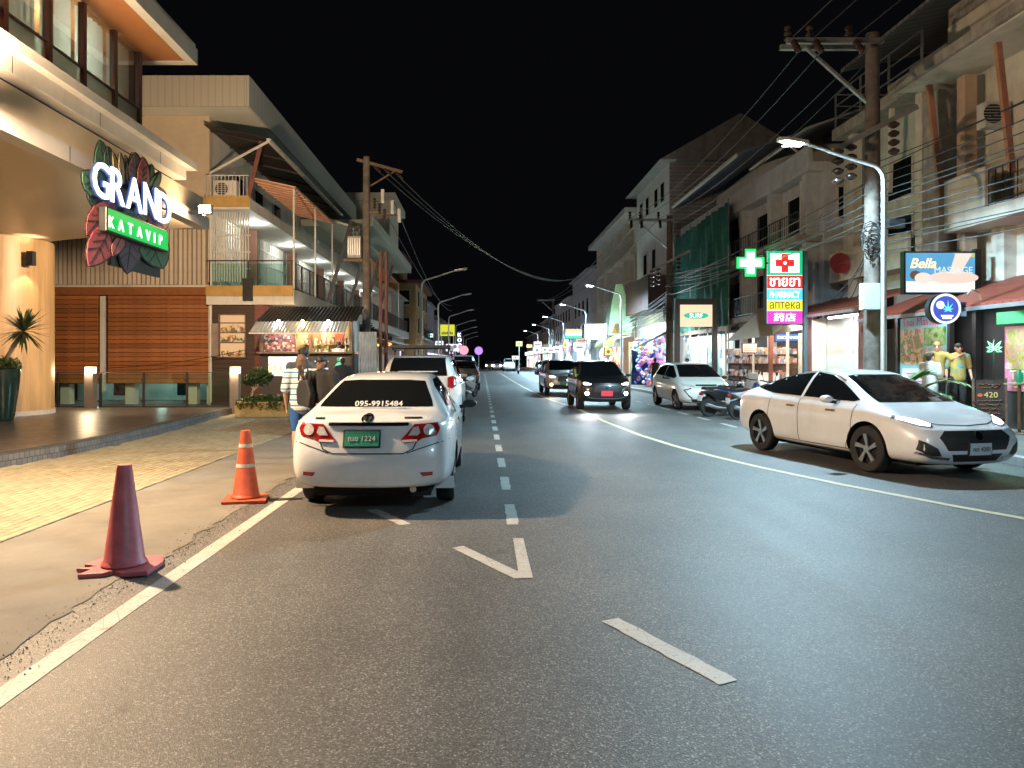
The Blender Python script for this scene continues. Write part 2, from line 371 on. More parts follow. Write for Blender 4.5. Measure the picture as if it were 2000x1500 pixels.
sheet('pavement', [(-30, 22.1), (-4.22, 22.1), (-4.22, 75), (-30, 75)], .003, M_pave)
sheet('pavement', [(-9, 75), (-2.6, 75), (-2.6, 300), (-9, 300)], .006, M_pave)
# loose grit along the broken edge
mb = MB()
for i in range(1500):
    yy = random.uniform(2.2, 11) ; xx = -2.58 + .1 * noise.noise(V((yy * .9, 0, 3))) + abs(random.gauss(0, .10)) * random.choice((1, 1, -1))
    s_ = random.uniform(.003, .010)
    mb.add([(xx + s_ * random.uniform(-1, 1), yy + s_ * random.uniform(-1, 1), .004 + s_ * (k == 3) * 1.2) for k in range(3)] + [(xx, yy, .006 + s_)], [(0, 1, 3), (1, 2, 3), (2, 0, 3), (0, 2, 1)])
tag(mb.build('grit', mat('grit', (.16, .14, .12), .9)), 'loose grit and broken tarmac along the concrete edge', 'grit', kind='stuff')
# pavers
EDGE = [(-9.6, 2), (-8.5, 6), (-7.62, 9), (-7.18, 10.67), (-6.98, 11.8), (-6.92, 13.6), (-7.08, 16.5), (-7.35, 19.2), (-7.5, 21.0)]
def edge_x(y):
    for (a, b), (c, d) in zip(EDGE, EDGE[1:]):
        if b <= y <= d: return a + (c - a) * (y - b) / (d - b)
    return EDGE[0][0] if y < EDGE[0][1] else EDGE[-1][0]
base = sheet('paver_bed', [(-4.22, 2), (-4.22, 22.1), (-7.5, 22.1)] + [(a, b) for a, b in EDGE[::-1]], .003, mat('sand_bed', (.07, .055, .04), .95))
PM = [mat('paver_%d' % i, c, .75, var=.2, vs=9, bump=.3, bs=60) for i, c in enumerate(((.25, .215, .135), (.275, .235, .15), (.225, .19, .12)))]
pm = MB().box(-.0455, .0455, -.0955, .0955, 0, .018).mesh('paver')
bm = bmesh.new(); bm.from_mesh(pm); bmesh.ops.bevel(bm, geom=[e for e in bm.edges if e.verts[0].co.z > .01 and e.verts[1].co.z > .01], offset=.006, segments=1, affect='EDGES'); bmesh.ops.recalc_face_normals(bm, faces=bm.faces); bm.to_mesh(pm); bm.free()
pms = []
for q in PM:
    k = pm.copy(); k.materials.append(q); pms.append(k)
spots = []
i = 0; x = -4.27
while x > -9.0:
    yy = 3.6 + (.1 if i % 2 else 0)
    while yy < 22:
        if x - .06 > edge_x(yy) : spots.append((x, yy))
        yy += .2
    x -= .1; i += 1
spots.sort(key=lambda p: (p[1] ** 2 + p[0] ** 2) + (400 if (p[0] / p[1] < -.70) else 0))
rest = [MB(), MB(), MB()]
pv = [q for q in pm.vertices]; pf = [tuple(p.vertices) for p in pm.polygons]
for k, (x, yy) in enumerate(spots):
    dz = random.uniform(-.002, .003) + .003
    if k < 300:
        o = bpy.data.objects.new('paver', random.choice(pms)); C.objects.link(o); o.location = (x, yy, dz); o.rotation_euler.z = random.gauss(0, .01); o.parent = base
    elif yy < 22: random.choice(rest).add([(v.co.x + x, v.co.y + yy, v.co.z + dz) for v in pv], pf)
for q, r_ in zip(PM, rest): tag(r_.build('paver_field', q, base), kind='stuff')
# painted markings
def ribbon(name, pts, wd, z=.004, m=PAINT, jit=.004):
    pts = [V((a, b, 0)) for a, b in pts]; fine = []
    for a, b in zip(pts, pts[1:]):
        n = max(1, int((b - a).length / .07))
        if (b - a).length > 12: n = int((b - a).length / 1.5)
        fine += [a.lerp(b, i / n) for i in range(n)]
    fine.append(pts[-1]); vs = []
    for i, p in enumerate(fine):
        d = (fine[min(i + 1, len(fine) - 1)] - fine[max(i - 1, 0)]).normalized(); s_ = V((-d.y, d.x, 0))
        for q in (-1, 1): vs.append(p + s_ * q * (wd / 2 + random.gauss(0, jit)) + V((0, 0, z)))
    o = MB().add(vs, [(2 * i, 2 * i + 2, 2 * i + 3, 2 * i + 1) for i in range(len(fine) - 1)]).build(name, m); tag(o, kind='structure'); return o
ribbon('edge_line', [(-2.29, -6), (-2.29, 60)], .135)
y = 7.0
while y < 95: ribbon('lane_dash', [(.30, y), (.30, y + .98)], .115); y += 1.89
def flat(name, pxs, z=.0045):
    o = MB().add([G(a, b) + V((0, 0, z)) for a, b in pxs], [tuple(range(len(pxs)))]).build(name, PAINT); tag(o, kind='structure'); return o
flat('chevron_mark', [(883, 1071), (905, 1067), (1012, 1117), (1002, 1052), (1022, 1052), (1041, 1129), (1004, 1131)])
ribbon('hatch_mark', [tuple(G(1192, 1211).xy), tuple(G(1424, 1334).xy)], .125, .0042)
ribbon('hatch_mark', [tuple(G(728, 996).xy), tuple(G(792, 1025).xy)], .12, .0042)
YP = mat('yellow_line_paint', (.55, .47, .30), .6, var=.2, vs=20)
curve = [tuple(G(a, b).xy) for a, b in ((2090, 1030), (2000, 1013), (1870, 990), (1750, 967), (1650, 948), (1560, 929), (1480, 912), (1400, 893), (1320, 872), (1250, 850), (1185, 825), (1122, 796))] + [(2.75, 30), (2.5, 45), (2.4, 62), (2.3, 120)]
ribbon('centre_line', curve, .12, .0044, YP)
for k in range(9): ribbon('bay_line', [(6.12, 15.2 + k * 2.05), (6.12, 16.3 + k * 2.05)], .1)
# right-hand pavement with its kerb
sheet('pavement', [(8.36, -14), (14, -14), (14, 300), (8.36, 300)], .13, M_pave, thick=.12)
tag(MB().box(8.2, 8.357, -14, 300, -.02, .135).build('kerb', mat('kerb_stone', (.42, .40, .37), .8, var=.25, vs=5, dirt=.4), bevel=.015), kind='structure')

# ================================================================== street lamps
M_lampgrey = mat('lamp_grey', (.45, .46, .46), .4, metal=.4, var=.1)
M_off = mat('lamp_lens_off', (.6, .6, .58), .25, var=0)
COOL = (.52, .82, 1.0)
def street_lamp(y, lit, label, group, power=650, side=1, X=8.4):
    s_ = -side
    t = T('street_lamp', label, 'street lamp', (X, y, .13 if side > 0 else 0), 0, group, world=False)
    MB().lathe([(.16, 0), (.16, .03), (.07, .05), (.07, .5), (.058, .52)], n=12).build('base', M_lampgrey, t, smooth=True)
    pts = [(0, 0, .3), (0, 0, 3), (0, 0, 5.25)] + [(s_ * .35 * (1 - math.cos(a)), 0, 5.25 + .35 * math.sin(a)) for a in (R(20), R(40), R(60))] + [(s_ * .8, 0, 5.74), (s_ * 1.65, 0, 6.03)]
    MB().tube(pts, [.06, .055, .047, .045, .043, .042, .038, .034], 10).build('pole', M_lampgrey, t, smooth=True)
    hd = MB().prism([(s_ * (1.6), -.10, 5.99), (s_ * 2.02, -.13, 6.05), (s_ * 2.22, -.08, 6.07), (s_ * 2.22, .08, 6.07), (s_ * 2.02, .13, 6.05), (s_ * 1.6, .10, 5.99)], (0, 0, .075)).build('lamp_head', M_lampgrey, t, bevel=.012)
    if lit:
        a = s_ * 1.9; MB().box(a - .19, a + .19, -.09, .09, 5.985, 5.992).build('lens', glow('led_lens', (.85, 1, .98), 40), hd)
        light('lamp_light', 'SPOT', (a, 0, 5.96), power, COOL, t, .14, spot=172, blend=.4, rot=(0, 0, 0))
    else: MB().prism([(s_ * 1.68, -.07, 5.985), (s_ * 2.12, -.07, 6.04), (s_ * 2.12, .07, 6.04), (s_ * 1.68, .07, 5.985)], (0, 0, .012)).build('lens', M_off, hd)
    return t
street_lamp(15, 1, 'lit curved-arm street lamp beside the big wooden power pole', 'street lamps over the right kerb', 4000)
street_lamp(-3, 1, 'lit street lamp on the right kerb, before the shops begin', 'street lamps over the right kerb', 1600)
ORD = ('first', 'second', 'third', 'fourth', 'fifth', 'sixth', 'seventh')
for k, y in enumerate((43.4, 58, 74, 90, 108)): street_lamp(y, 1, ORD[k] + ' lit street lamp past the surf gate sign on the shop-side kerb', 'street lamps over the right kerb', 4400)
for k, y in enumerate((35, 48, 63, 79, 95, 112, 130)): street_lamp(y, 0, ORD[k] + ' unlit street lamp past the snack kiosk on the balcony side', 'unlit lamps along the left pavement', side=-1, X=-2.95)

# ================================================================== hotel
WARM = (1, .71, .44)
M_hcream = mat('hotel_cream', (.60, .50, .36), .7, var=.06, bump=.04)
M_hwhite = mat('hotel_white_fascia', (.62, .58, .52), .65, var=.08, vs=2, bump=.05, dirt=.15)
M_soffit = mat('hotel_soffit', (.50, .42, .32), .38, var=.05)
hotel = T('hotel_building', 'cream hotel front with rounded entrance column, canopy slab and tall curtained windows', 'building', (-10, 8, 0))
Xf = -5.9
box('wall', M_hcream, hotel, -15.5, -15.2, -4, 20.5, .2, 4.76)
MB().prism([(-15.2, -4, 4.76), (Xf - .42, -4, 4.76), (Xf - .42, 16.3, 4.76), (-6.5, 16.8, 4.76), (-10.9, 18.7, 4.76), (-15.2, 21, 4.76)], (0, 0, .3)).build('soffit', M_soffit, hotel)
box('canopy_band', mat('band_grey', (.50, .48, .46), .5, var=.06), hotel, Xf - .25, Xf, -4, 15.5, 4.44, 4.68)
box('canopy_fascia', M_hcream, hotel, Xf - .4, Xf - .12, -4, 15.45, 4.684, 5.12)
sl = box('floor_slab', M_hwhite, hotel, -9, Xf + .06, -4, 14.15, 5.17, 5.53, .012)
box('slab_lip', M_hwhite, sl, -9, Xf + .2, -4, 14.35, 5.40, 5.545)
for k in range(7):
    yj = 13.0 - k * 2.05; box('panel_joint', M_dark, hotel, Xf + .0605, Xf + .0625, yj, yj + .012, 5.18, 5.395); box('panel_joint', M_dark, hotel, Xf + .0005, Xf + .0025, yj - .7, yj - .688, 4.445, 4.675)
box('slab_shadow_gap', M_dark, hotel, -9, Xf - .16, -4, 14.0, 5.122, 5.168)
# upper floor windows along X=-6.5
Xw = -6.5; M_mull = mat('maroon_frame', (.11, .045, .035), .5, var=.15)
box('upper_wall', M_hcream, hotel, -9.2, Xw - 1.6, -4, 13.45, 5.53, 7.42)
mys = [-3.2, -1.2, .8, 2.8, 4.8, 6.8, 8.75, 9.72, 10.72, 11.65, 12.64, 13.55]
M_cur = stripes('curtain_cloth', (.36, .36, .34), (.22, .22, .21), 9, 'y', .9, .5, 1.0)
M_frost = mat('frosted_glass', (.55, .62, .52), .6, var=.06, trans=.75)
for a, b in zip(mys, mys[1:]):
    wn = MB().box(Xw - .05, Xw + .05, b - .045, b + .045, 5.55, 7.42).build('window', M_mull, hotel)
    box('lower_pane', M_frost, wn, Xw - .02, Xw - .008, a + .05, b - .05, 5.58, 6.34)
    box('upper_pane', glass_mat('clear_pane', (.75, .8, .78), .12), wn, Xw - .02, Xw - .008, a + .05, b - .05, 6.37, 7.40)
    mb = MB(); n = 18
    vs = [(Xw - .16 + .035 * math.sin(i * 2.1), a + .06 + (b - a - .12) * i / n, z) for z in (6.2, 7.42) for i in range(n + 1)]
    mb.add(vs, [(i, i + 1, n + 2 + i, n + 1 + i) for i in range(n)]); mb.build('curtain', translucent('curtain', (.5, .5, .47), .6), wn, smooth=True)
    box('sill_rail', M_mull, wn, Xw - .03, Xw + .03, a + .045, b - .045, 6.341, 6.369)
for k, yy in enumerate((6, 9, 12)): light('added_pane_light', 'POINT', (Xw - 1.0, yy, 6.9), 70, (.95, 1, .85), hotel, .1)  # unseen lamps added to brighten the curtains and frosted panes from behind
box('end_wall', M_mull, hotel, -9, Xw - .06, 13.5, 13.58, 5.55, 7.42)
rf = box('roof', M_hwhite, hotel, -12, -5.62, -4, 14.05, 7.72, 7.8)
MB().box(-5.78, -5.6, -4, 14.1, 7.42, 7.719).box(-12, -5.79, 13.95, 14.1, 7.42, 7.719).build('roof_fascia', M_hwhite, rf)
box('roof_soffit', mat('orange_soffit', (.40, .16, .05), .6, var=.1), rf, -12, -5.79, -4, 13.94, 7.44, 7.47)
# column
M_col = mat('column_stone', (.34, .22, .105), .45, var=.25, vs=2.2)
n_ = M_col.node_tree
for q in n_.nodes:
    if q.bl_idname == 'ShaderNodeTexNoise':
        mp = nd(n_, 'ShaderNodeMapping'); mp.inputs['Scale'].default_value = (3.2, 3.2, .25); n_.links.new(n_.nodes['Texture Coordinate'].outputs['Object'], mp.inputs[0]); n_.links.new(mp.outputs[0], q.inputs['Vector'])
cl = MB().lathe([(1.4, .32), (1.4, 4.758)], (-12.9, 18.9, 0), 64).build('column', M_col, hotel, smooth=True)
MB().lathe([(1.425, .2), (1.425, .318)], (-12.9, 18.9, 0), 64).build('column_plinth', mat('plinth_stone', (.4, .38, .36), .3, var=.2, vs=12), cl, smooth=True)
sp = V((-11.45, 19.0, 0))
wl = MB().box(-11.52, -11.36, 18.1, 18.26, 4.02, 4.38).box(-11.56, -11.42, 18.14, 18.24, 4.15, 4.25).build('wall_light', M_black, hotel, bevel=.01)
light('wall_light_beam', 'SPOT', (-11.44, 18.18, 4.0), 40, WARM, hotel, .05, spot=95, target=(-11.6, 18.1, 0))
light('wall_light_beam', 'SPOT', (-11.44, 18.18, 4.4), 14, WARM, hotel, .05, spot=110, target=(-11.5, 18.1, 6))
def flood(name, loc, label, power, aim):
    t = T(name, label, 'floodlight', loc, 0, 'warm floodlights on the hotel canopy'); x, y, z = loc
    MB().box(x - .13, x + .13, y - .05, y + .05, z - .09, z + .09).build('housing', M_black, t, bevel=.015)
    MB().box(x - .11, x + .11, y - .062, y - .051, z - .07, z + .07).build('lens', glow('flood_lens', (1, .72, .36), 60), t)
    MB().bar((x, y + .05, z), (-5.92, y + .1, z - .04), .03, .03).build('bracket', M_black, t)
    light('flood_light', 'POINT', (x + .1, y - .16, z - .04), power, WARM, t, .1)
    return t
fl = V((-5.52, 14.3, 4.62))
fl1 = flood('floodlight', tuple(fl), 'glowing warm floodlight at the far end of the hotel canopy', 28, (-6, 9, 1.5))
light('flood_light', 'SPOT', (-5.66, 15.62, 4.70), 2300, WARM, fl1, .1, spot=120, blend=.5, target=(-13, 26, 6.2))
flood('floodlight', (-5.52, 7.85, 4.64), 'warm floodlight beside the hotel sign, over the pavement', 2400, (-2.4, 6.0, 0))

# sign
sg = T('hotel_sign', 'glowing GRAND sign on painted tropical leaves, green name box below', 'sign', (-5.7, 12, 3.2))
Z1 = 2.678
def zp(x, y, X): return PP(x / Z1, y / Z1, X)
LC = {'g': (.055, .15, .075), 'dg': (.03, .075, .05), 'r': (.34, .07, .075), 'p': (.11, .075, .11), 't': (.42, .30, .14), 'pk': (.42, .14, .14)}
leaves = [(560, 1000, 520, 735, 95, 'g'), (560, 900, 430, 1085, 0, 'g'), (575, 880, 560, 770, 50, 'dg'), (620, 960, 590, 800, 26, 't'), (640, 960, 625, 800, 26, 't'), (655, 960, 655, 815, 26, 't'), (668, 960, 690, 800, 26, 't'),
          (680, 980, 660, 850, 22, 't'), (710, 990, 705, 800, 74, 'p'), (750, 990, 745, 825, 62, 'r'), (775, 1000, 790, 862, 40, 'g'), (785, 1000, 832, 903, 46, 'g'), (790, 1040, 862, 1010, 110, 'p'), (780, 1180, 880, 1120, 120, 'pk'),
          (560, 1010, 430, 900, 130, 'g'), (580, 1060, 455, 1000, 120, 'dg'), (600, 1080, 490, 1095, 80, 't'), (590, 1060, 452, 1230, 130, 'r'), (600, 1170, 462, 1392, 150, 'r'), (640, 1230, 588, 1338, 60, 'pk'), (700, 1180, 662, 1428, 128, 'p'),
          (770, 1220, 850, 1402, 150, 'g'), (700, 1130, 800, 1090, 90, 't'), (640, 1110, 720, 1180, 80, 'g')]
back = MB()
for k, (bx, by, tx, ty, wd, c) in enumerate(leaves):
    if not wd: continue
    d = V((tx - bx, ty - by)); L_ = d.length; d.normalize(); s_ = V((-d.y, d.x))
    prof = [(0, .25), (.15, .7), (.35, 1), (.6, .92), (.8, .6), (.93, .25), (1, 0)]
    def outline(g):
        a = [V((bx, by)) + d * (t * (L_ + 2 * g) - g) + s_ * (wd / 2 * q + g * (q > 0)) for t, q in prof]
        b = [V((bx, by)) + d * (t * (L_ + 2 * g) - g) - s_ * (wd / 2 * q + g * (q > 0)) for t, q in prof[:-1]]
        return a + b[::-1]
    off = (k % 5) * .012
    ms = mat('leaf_' + c, LC[c], .55, var=.25, vs=7)
    MB().prism([zp(p.x, p.y, -5.78 + off) for p in outline(7)], (.008, 0, 0)).build('leaf_edge', M_black, sg)
    lf = MB().prism([zp(p.x, p.y, -5.770 + off) for p in outline(0)], (.010, 0, 0)).build('leaf', ms, sg)
    mb = MB(); p0 = V((bx, by)); ve = [(p0 + d * L_ * .05, p0 + d * L_ * .95)] + ([(p0 + d * L_ * t, p0 + d * L_ * (t + .16) + s_ * sgn * wd * .34) for t in (.2, .38, .56) for sgn in (-1, 1)] if wd > 60 else [])
    for a, b in ve: mb.bar(zp(a.x, a.y, -5.757 + off), zp(b.x, b.y, -5.757 + off), .012, .006, (1, 0, 0))
    mb.build('leaf_vein', M_black, lf)
box('mounting_frame', M_black, sg, -5.86, -5.80, 11.2, 12.9, 3.1, 4.5)
a, b = zp(505, 950, -5.66), zp(893, 1105, -5.66)
W_l = glow('sign_letters', (.85, .93, 1), 2.0)
yc = (a.y + b.y) / 2; g0, g1 = zp(500, 855, -5.66), zp(500, 1015, -5.66)
def letters(word, y_of, zc, hgt, X, m, parent, name, back=None):
    for k, ch in enumerate(word):
        p = V((X, y_of(k), zc(k)))
        o = text(ch, name, m, parent, p, (0, 1, 0), (0, 0, 1), height=hgt, depth=.008, bold=.004)
        if back: text(ch, 'letter_halo', back, o, p - V((.03, 0, 0)), (0, 1, 0), (0, 0, 1), height=hgt * 1.04, width=None, depth=.012, bold=.03)
lp_ = [zp(x, y, -5.64) for x, y in ((532, 942), (618, 978), (705, 1017), (790, 1052), (862, 1092))]
letters('GRAND', lambda k: lp_[k].y, lambda k: lp_[k].z, .53, -5.64, W_l, sg, 'letter', glow('letter_halo', (.06, .14, .5), .35))
c0 = [zp(548, 1093, -5.66), zp(548, 1200, -5.66), zp(862, 1312, -5.66), zp(862, 1212, -5.66)]
y0, y1 = c0[0].y, c0[2].y; z0 = sum((c0[1].z, c0[2].z)) / 2; z1 = (c0[0].z + c0[3].z) / 2
gb = MB().box(-5.74, -5.61, y0 - .04, y1 + .04, z0 - .03, z1 + .03).build('name_box', M_black, sg, bevel=.02)
MB().box(-5.609, -5.603, y0, y1, z0, z1).build('name_face', glow('green_lightbox', (.0, .62, .08), .55), gb)
lp2 = [zp(x, y, -5.6) for x, y in ((583, 1162), (633, 1180), (682, 1197), (730, 1214), (775, 1232), (808, 1244), (840, 1256))]
letters('KATAVIP', lambda k: lp2[k].y, lambda k: lp2[k].z, .17, -5.598, glow('name_white', (1, 1, 1), 1.1), gb, 'name_letter')

# platform with step, balustrade, bollards
M_slate = tile_mat('slate_tiles', (.085, .07, .062), (.06, .052, .048), (.03, .028, .026), .6, .3, .35)
pl = MB().prism([(-15.2, 2, .02), (-15.2, 22.0, .02), (-7.45, 22.0, .02)] + [(a + .012, b, .02) for a, b in EDGE[::-1]], (0, 0, .18)).build('terrace', M_slate); tag(pl, kind='structure')
mb = MB()
stp = tile_mat('step_mosaic', (.17, .165, .16), (.11, .108, .11), (.05, .05, .05), .1, .1, .6, 'yz')
for (a, b), (c, d) in zip(EDGE, EDGE[1:]): mb.add([(a + .016, b, .0), (c + .016, d, .0), (c + .016, d, .205), (a + .016, b, .205), (a - .25, b, .205), (c - .25, d, .205)], [(0, 1, 2, 3), (3, 2, 5, 4)])
tag(mb.build('step', stp), kind='structure')
bl = T('glass_balustrade', 'clear glass balustrade with dark posts along the hotel terrace end', 'balustrade', (-10, 21.7, .2))
posts = [-12.85, -11.98, -11.56, -10.25, -8.94, -7.63]
for x in posts:
    q = MB().box(x - .028, x + .028, 21.67, 21.73, .2, 1.24).build('post', M_black, bl)
    MB().box(x - .06, x + .06, 21.655, 21.668, .35, .41).box(x - .06, x + .06, 21.655, 21.668, 1.0, 1.06).build('clamp', M_black, q)
for a, b in ((0, 1), (2, 3), (3, 4), (4, 5)): box('glass_pane', glass_mat('balustrade_glass', (.78, .92, .88), .05), bl, posts[a] + .04, posts[b] - .04, 21.694, 21.706, .24, 1.2)
for a, b in ((0, 1), (2, 3), (3, 4), (4, 5)): MB().bar((posts[a], 21.7, 1.25), (posts[b], 21.7, 1.25), .04, .025).build('hand_rail', M_black, bl)
for a, b in ((0, 1), (2, 5)): box('bottom_rail', M_black, bl, posts[a], posts[b], 21.66, 21.74, .2, .23)
for x, nm in ((-11.77, 'square bollard lamp on the terrace between the balustrade panels'), (-7.42, 'square bollard lamp beside the clipped tree planter')):
    t = T('bollard_lamp', nm, 'bollard lamp', (x, 21.55, .2 if x < -10 else 0), 0, 'bollard lamps along the terrace end')
    box('post', mat('bollard_brown', (.10, .08, .07), .6), t, x - .13, x + .13, 21.42, 21.66, 0, 1.24)
    box('lamp', glow('bollard_lens', (1, .78, .48), 9), t, x - .115, x + .115, 21.43, 21.65, 1.242, 1.41)
    box('cap', M_black, t, x - .135, x + .135, 21.41, 21.67, 1.412, 1.44)
    light('bollard_light', 'POINT', (x, 21.36, 1.3), 38, (1, .74, .42), t, .08)

def foliage(mb, c, rad, n, size, seed=0, flat=1, core=.35):
    rnd = random.Random(seed); c = V(c)
    for _ in range(n):
        d = V((rnd.gauss(0, 1), rnd.gauss(0, 1), rnd.gauss(0, 1))).normalized(); q = noise.noise(d * 2.3 + V((seed, 0, 0)))
        r = (core + (1 - core) * rnd.random() ** .5) * (1 + .35 * q)
        p = c + V((d.x * rad[0], d.y * rad[1], d.z * rad[2])) * r
        a = V((rnd.gauss(0, 1), rnd.gauss(0, 1), rnd.gauss(0, .8))).normalized() + d * .5; a.normalize()
        b = a.cross(V((rnd.random(), rnd.random(), rnd.random()))).normalized(); s_ = size * rnd.uniform(.6, 1.3)
        mb.add([p - a * s_, p + b * s_ * .45, p + a * s_, p - b * s_ * .45], [(0, 1, 2, 3)])
M_leaf = mat('leaf_green', (.055, .10, .028), .5, var=.5, vs=14)
M_leaf2 = mat('leaf_dark_green', (.03, .065, .02), .5, var=.5, vs=12)
t = T('stone_planter', 'low yellow stone planter box filled with trailing green ground cover', 'planter', (-6.25, 20.6, 0))
MB().box(-7.02, -5.5, 20.3, 20.95, .0, .44).build('box', mat('yellow_stone', (.42, .29, .11), .85, var=.3, vs=8, bump=.4, bs=30), t, bevel=.02)
mb = MB(); foliage(mb, (-6.25, 20.62, .5), (.72, .32, .13), 1500, .05, 3)
for k in range(60):
    x = random.uniform(-7.0, -5.55); foliage(mb, (x, 20.27, random.uniform(.3, .45)), (.05, .03, .12), 8, .035, k)
mb.build('ground_cover', M_leaf, t)
t = T('clipped_tree', 'small clipped tree with a round crown growing from the yellow planter', 'tree', (-6.6, 20.6, .44))
MB().tube([(-6.62, 20.6, .4), (-6.64, 20.6, .6), (-6.58, 20.62, .78), (-6.5, 20.6, .98)], [.045, .04, .035, .03]).tube([(-6.6, 20.6, .72), (-6.45, 20.58, .86), (-6.3, 20.6, 1.0)], [.028, .022, .015]).tube([(-6.58, 20.62, .78), (-6.72, 20.65, .95)], [.025, .012]).build('trunk', mat('bark', (.22, .17, .12), .9, var=.3), t, smooth=True)
mb = MB()
for k, (x, z, r) in enumerate(((-6.55, 1.12, .25), (-6.3, 1.08, .25), (-6.42, 1.24, .24), (-6.18, 1.16, .18), (-6.72, 1.04, .18))): foliage(mb, (x, 20.6, z), (r, r, r * .8), 480, .038, k + 11)
mb.build('crown', M_leaf2, t)
# palm in tall pot, left edge
c = V((-11.2, 16.75, .2))
t = T('potted_palm', 'spiky palm in a tall glossy dark green pot by the column', 'potted plant', tuple(c))
MB().lathe([(.2, 0), (.24, .1), (.34, .9), (.36, 1.2), (.31, 1.24), (.28, 1.2)], c, 28).build('pot', mat('green_glaze', (.015, .04, .032), .12, var=.2, coat=.5), t, smooth=True)
MB().tube([c + V((.02, 0, 1.1)), c + V((.1, 0, 1.5)), c + V((.33, 0, 1.85)), c + V((.45, 0, 2.05))], [.06, .05, .045, .04]).build('trunk', mat('bark', (.2, .16, .1), .9), t, smooth=True)
mb = MB(); rnd = random.Random(5); hd = c + V((.48, 0, 2.1))
for k in range(120):
    a = rnd.uniform(0, 2 * math.pi); e = rnd.uniform(-.75, 1.35); L_ = rnd.uniform(.5, .78)
    mb.blade(hd, hd + V((math.cos(a) * math.cos(e), math.sin(a) * math.cos(e), math.sin(e))) * L_, .05, .1)
mb.build('crown', mat('palm_leaf', (.05, .075, .03), .45, var=.4), t)
mb = MB(); foliage(mb, c + V((-.03, 0, 1.3)), (.42, .42, .2), 700, .055, 8); mb.build('underplanting', M_leaf, t)
# ================================================================== left shophouse row with balconies
M_bwhite = mat('balcony_white', (.58, .55, .50), .75, var=.1, vs=2, bump=.06, dirt=.3)
M_sage = mat('sage_soffit', (.50, .55, .47), .7, var=.08)
M_ochre = mat('ochre_band', (.45, .28, .09), .75, var=.15, dirt=.2)
M_peach = mat('peach_canopy', (.55, .30, .19), .6, var=.1)
M_orange = vary(mat('orange_board', (.33, .115, .035), .6, var=.22, vs=5, dirt=.2), .72, 1.2)
M_rib = stripes('ribbed_fascia', (.48, .44, .37), (.40, .37, .31), 4, 'x', .6, .85, .6)
M_riby = stripes('ribbed_fascia_side', (.42, .43, .42), (.33, .34, .34), 2.2, 'y', .6, .9, .6)
ax = T('balcony_building', 'long cream shophouse with orange slatted side wall, balconies and white overhanging roof', 'building', (-12, 26, 0))
XS = -9.9
box('side_wall', mat('warm_wall', (.52, .42, .31), .8, var=.07, dirt=.12), ax, -20, XS, 26, 26.3, 6.42, 10.6)
box('street_wall', M_bwhite, ax, XS - .25, XS, 26.3, 66, 4.2, 10.6)
box('ground_wall', M_bwhite, ax, XS - .25, XS, 26.4, 66, 0, 4.0)
# vertical battens
box('batten_backing', mat('batten_back', (.20, .16, .12), .8), ax, -16.6, XS - .02, 26.08, 26.2, 4.36, 6.4)
bmesh_ = MB().box(-.055, .055, -.03, .03, 0, 2.0).mesh('batten'); bmesh_.materials.append(vary(mat('batten_cream', (.58, .49, .39), .65, var=.12, dirt=.15), .85, 1.1))
x = -16.5
while x < XS - .05:
    o = bpy.data.objects.new('batten', bmesh_); C.objects.link(o); o.parent = ax; o.matrix_parent_inverse = INV[ax]; o.location = (x, 26.05, 4.38); x += .168
box('batten_rail', M_bwhite, ax, -16.6, XS, 25.98, 26.2, 4.28, 4.36)
box('header_beam', M_orange, ax, -16.6, XS - .02, 26.0, 26.3, 4.0, 4.278)
# orange slatted screen, board by board
box('screen_backing', mat('screen_back', (.05, .025, .015), .9), ax, -16.6, XS - .02, 26.12, 26.2, .78, 3.98)
xs_ = [(-16.6, -13.95), (-13.6, XS - .04)]
for (a, b) in xs_:
    bmx = MB().box(0, b - a, -.02, .02, 0, .142).mesh('board'); bmx.materials.append(M_orange)
    for k in range(20):
        o = bpy.data.objects.new('board', bmx); C.objects.link(o); o.parent = ax; o.matrix_parent_inverse = INV[ax]
        o.location = (a, 26.06 + random.uniform(-.004, .004), .80 + k * .1595)
    mb = MB(); q = a + .3
    while q < b: mb.box(q, q + .045, 26.055, 26.1, .8, 3.95); q += .62
    mb.build('spacer', M_orange, ax)
box('post', M_bwhite, ax, -13.86, -13.7, 25.98, 26.1, .5, 3.95)
box('corner_post', M_bwhite, ax, XS - .02, XS + .1, 25.96, 26.3, 0, 4.0)
# undercroft seen through the glass balustrade
box('undercroft_wall', mat('undercroft_paint', (.42, .5, .48), .7), ax, -16.6, XS - .1, 29.4, 29.5, 0, .95)
for x in (-15.6, -13.2, -10.9): box('undercroft_pier', M_bwhite, ax, x, x + .35, 26.5, 26.8, 0, .79)
for x0, x1 in ((-15.1, -14.4), (-12.5, -11.7)): box('undercroft_window', M_win, ax, x0, x1, 29.36, 29.398, .2, .72)
light('undercroft_light', 'POINT', (-12.6, 28.2, .85), 16, (.75, 1, .95), ax, .1)
light('undercroft_light', 'POINT', (-15.2, 28.2, .85), 10, (.75, 1, .95), ax, .1)
# roof: ribbed fascia, flat soffit
rf = box('roof', M_bwhite, ax, -20, -8.2, 25.0, 46, 11.35, 11.5)
MB().box(-20, -8.2, 24.9, 24.99, 10.45, 11.52).build('front_fascia', M_rib, rf)
MB().box(-8.19, -8.1, 24.9, 46, 10.45, 11.52).build('side_fascia', M_riby, rf)
box('soffit', mat('soffit_cream', (.60, .58, .50), .7, var=.05), rf, -20, -8.2, 25.0, 46, 10.48, 10.55)
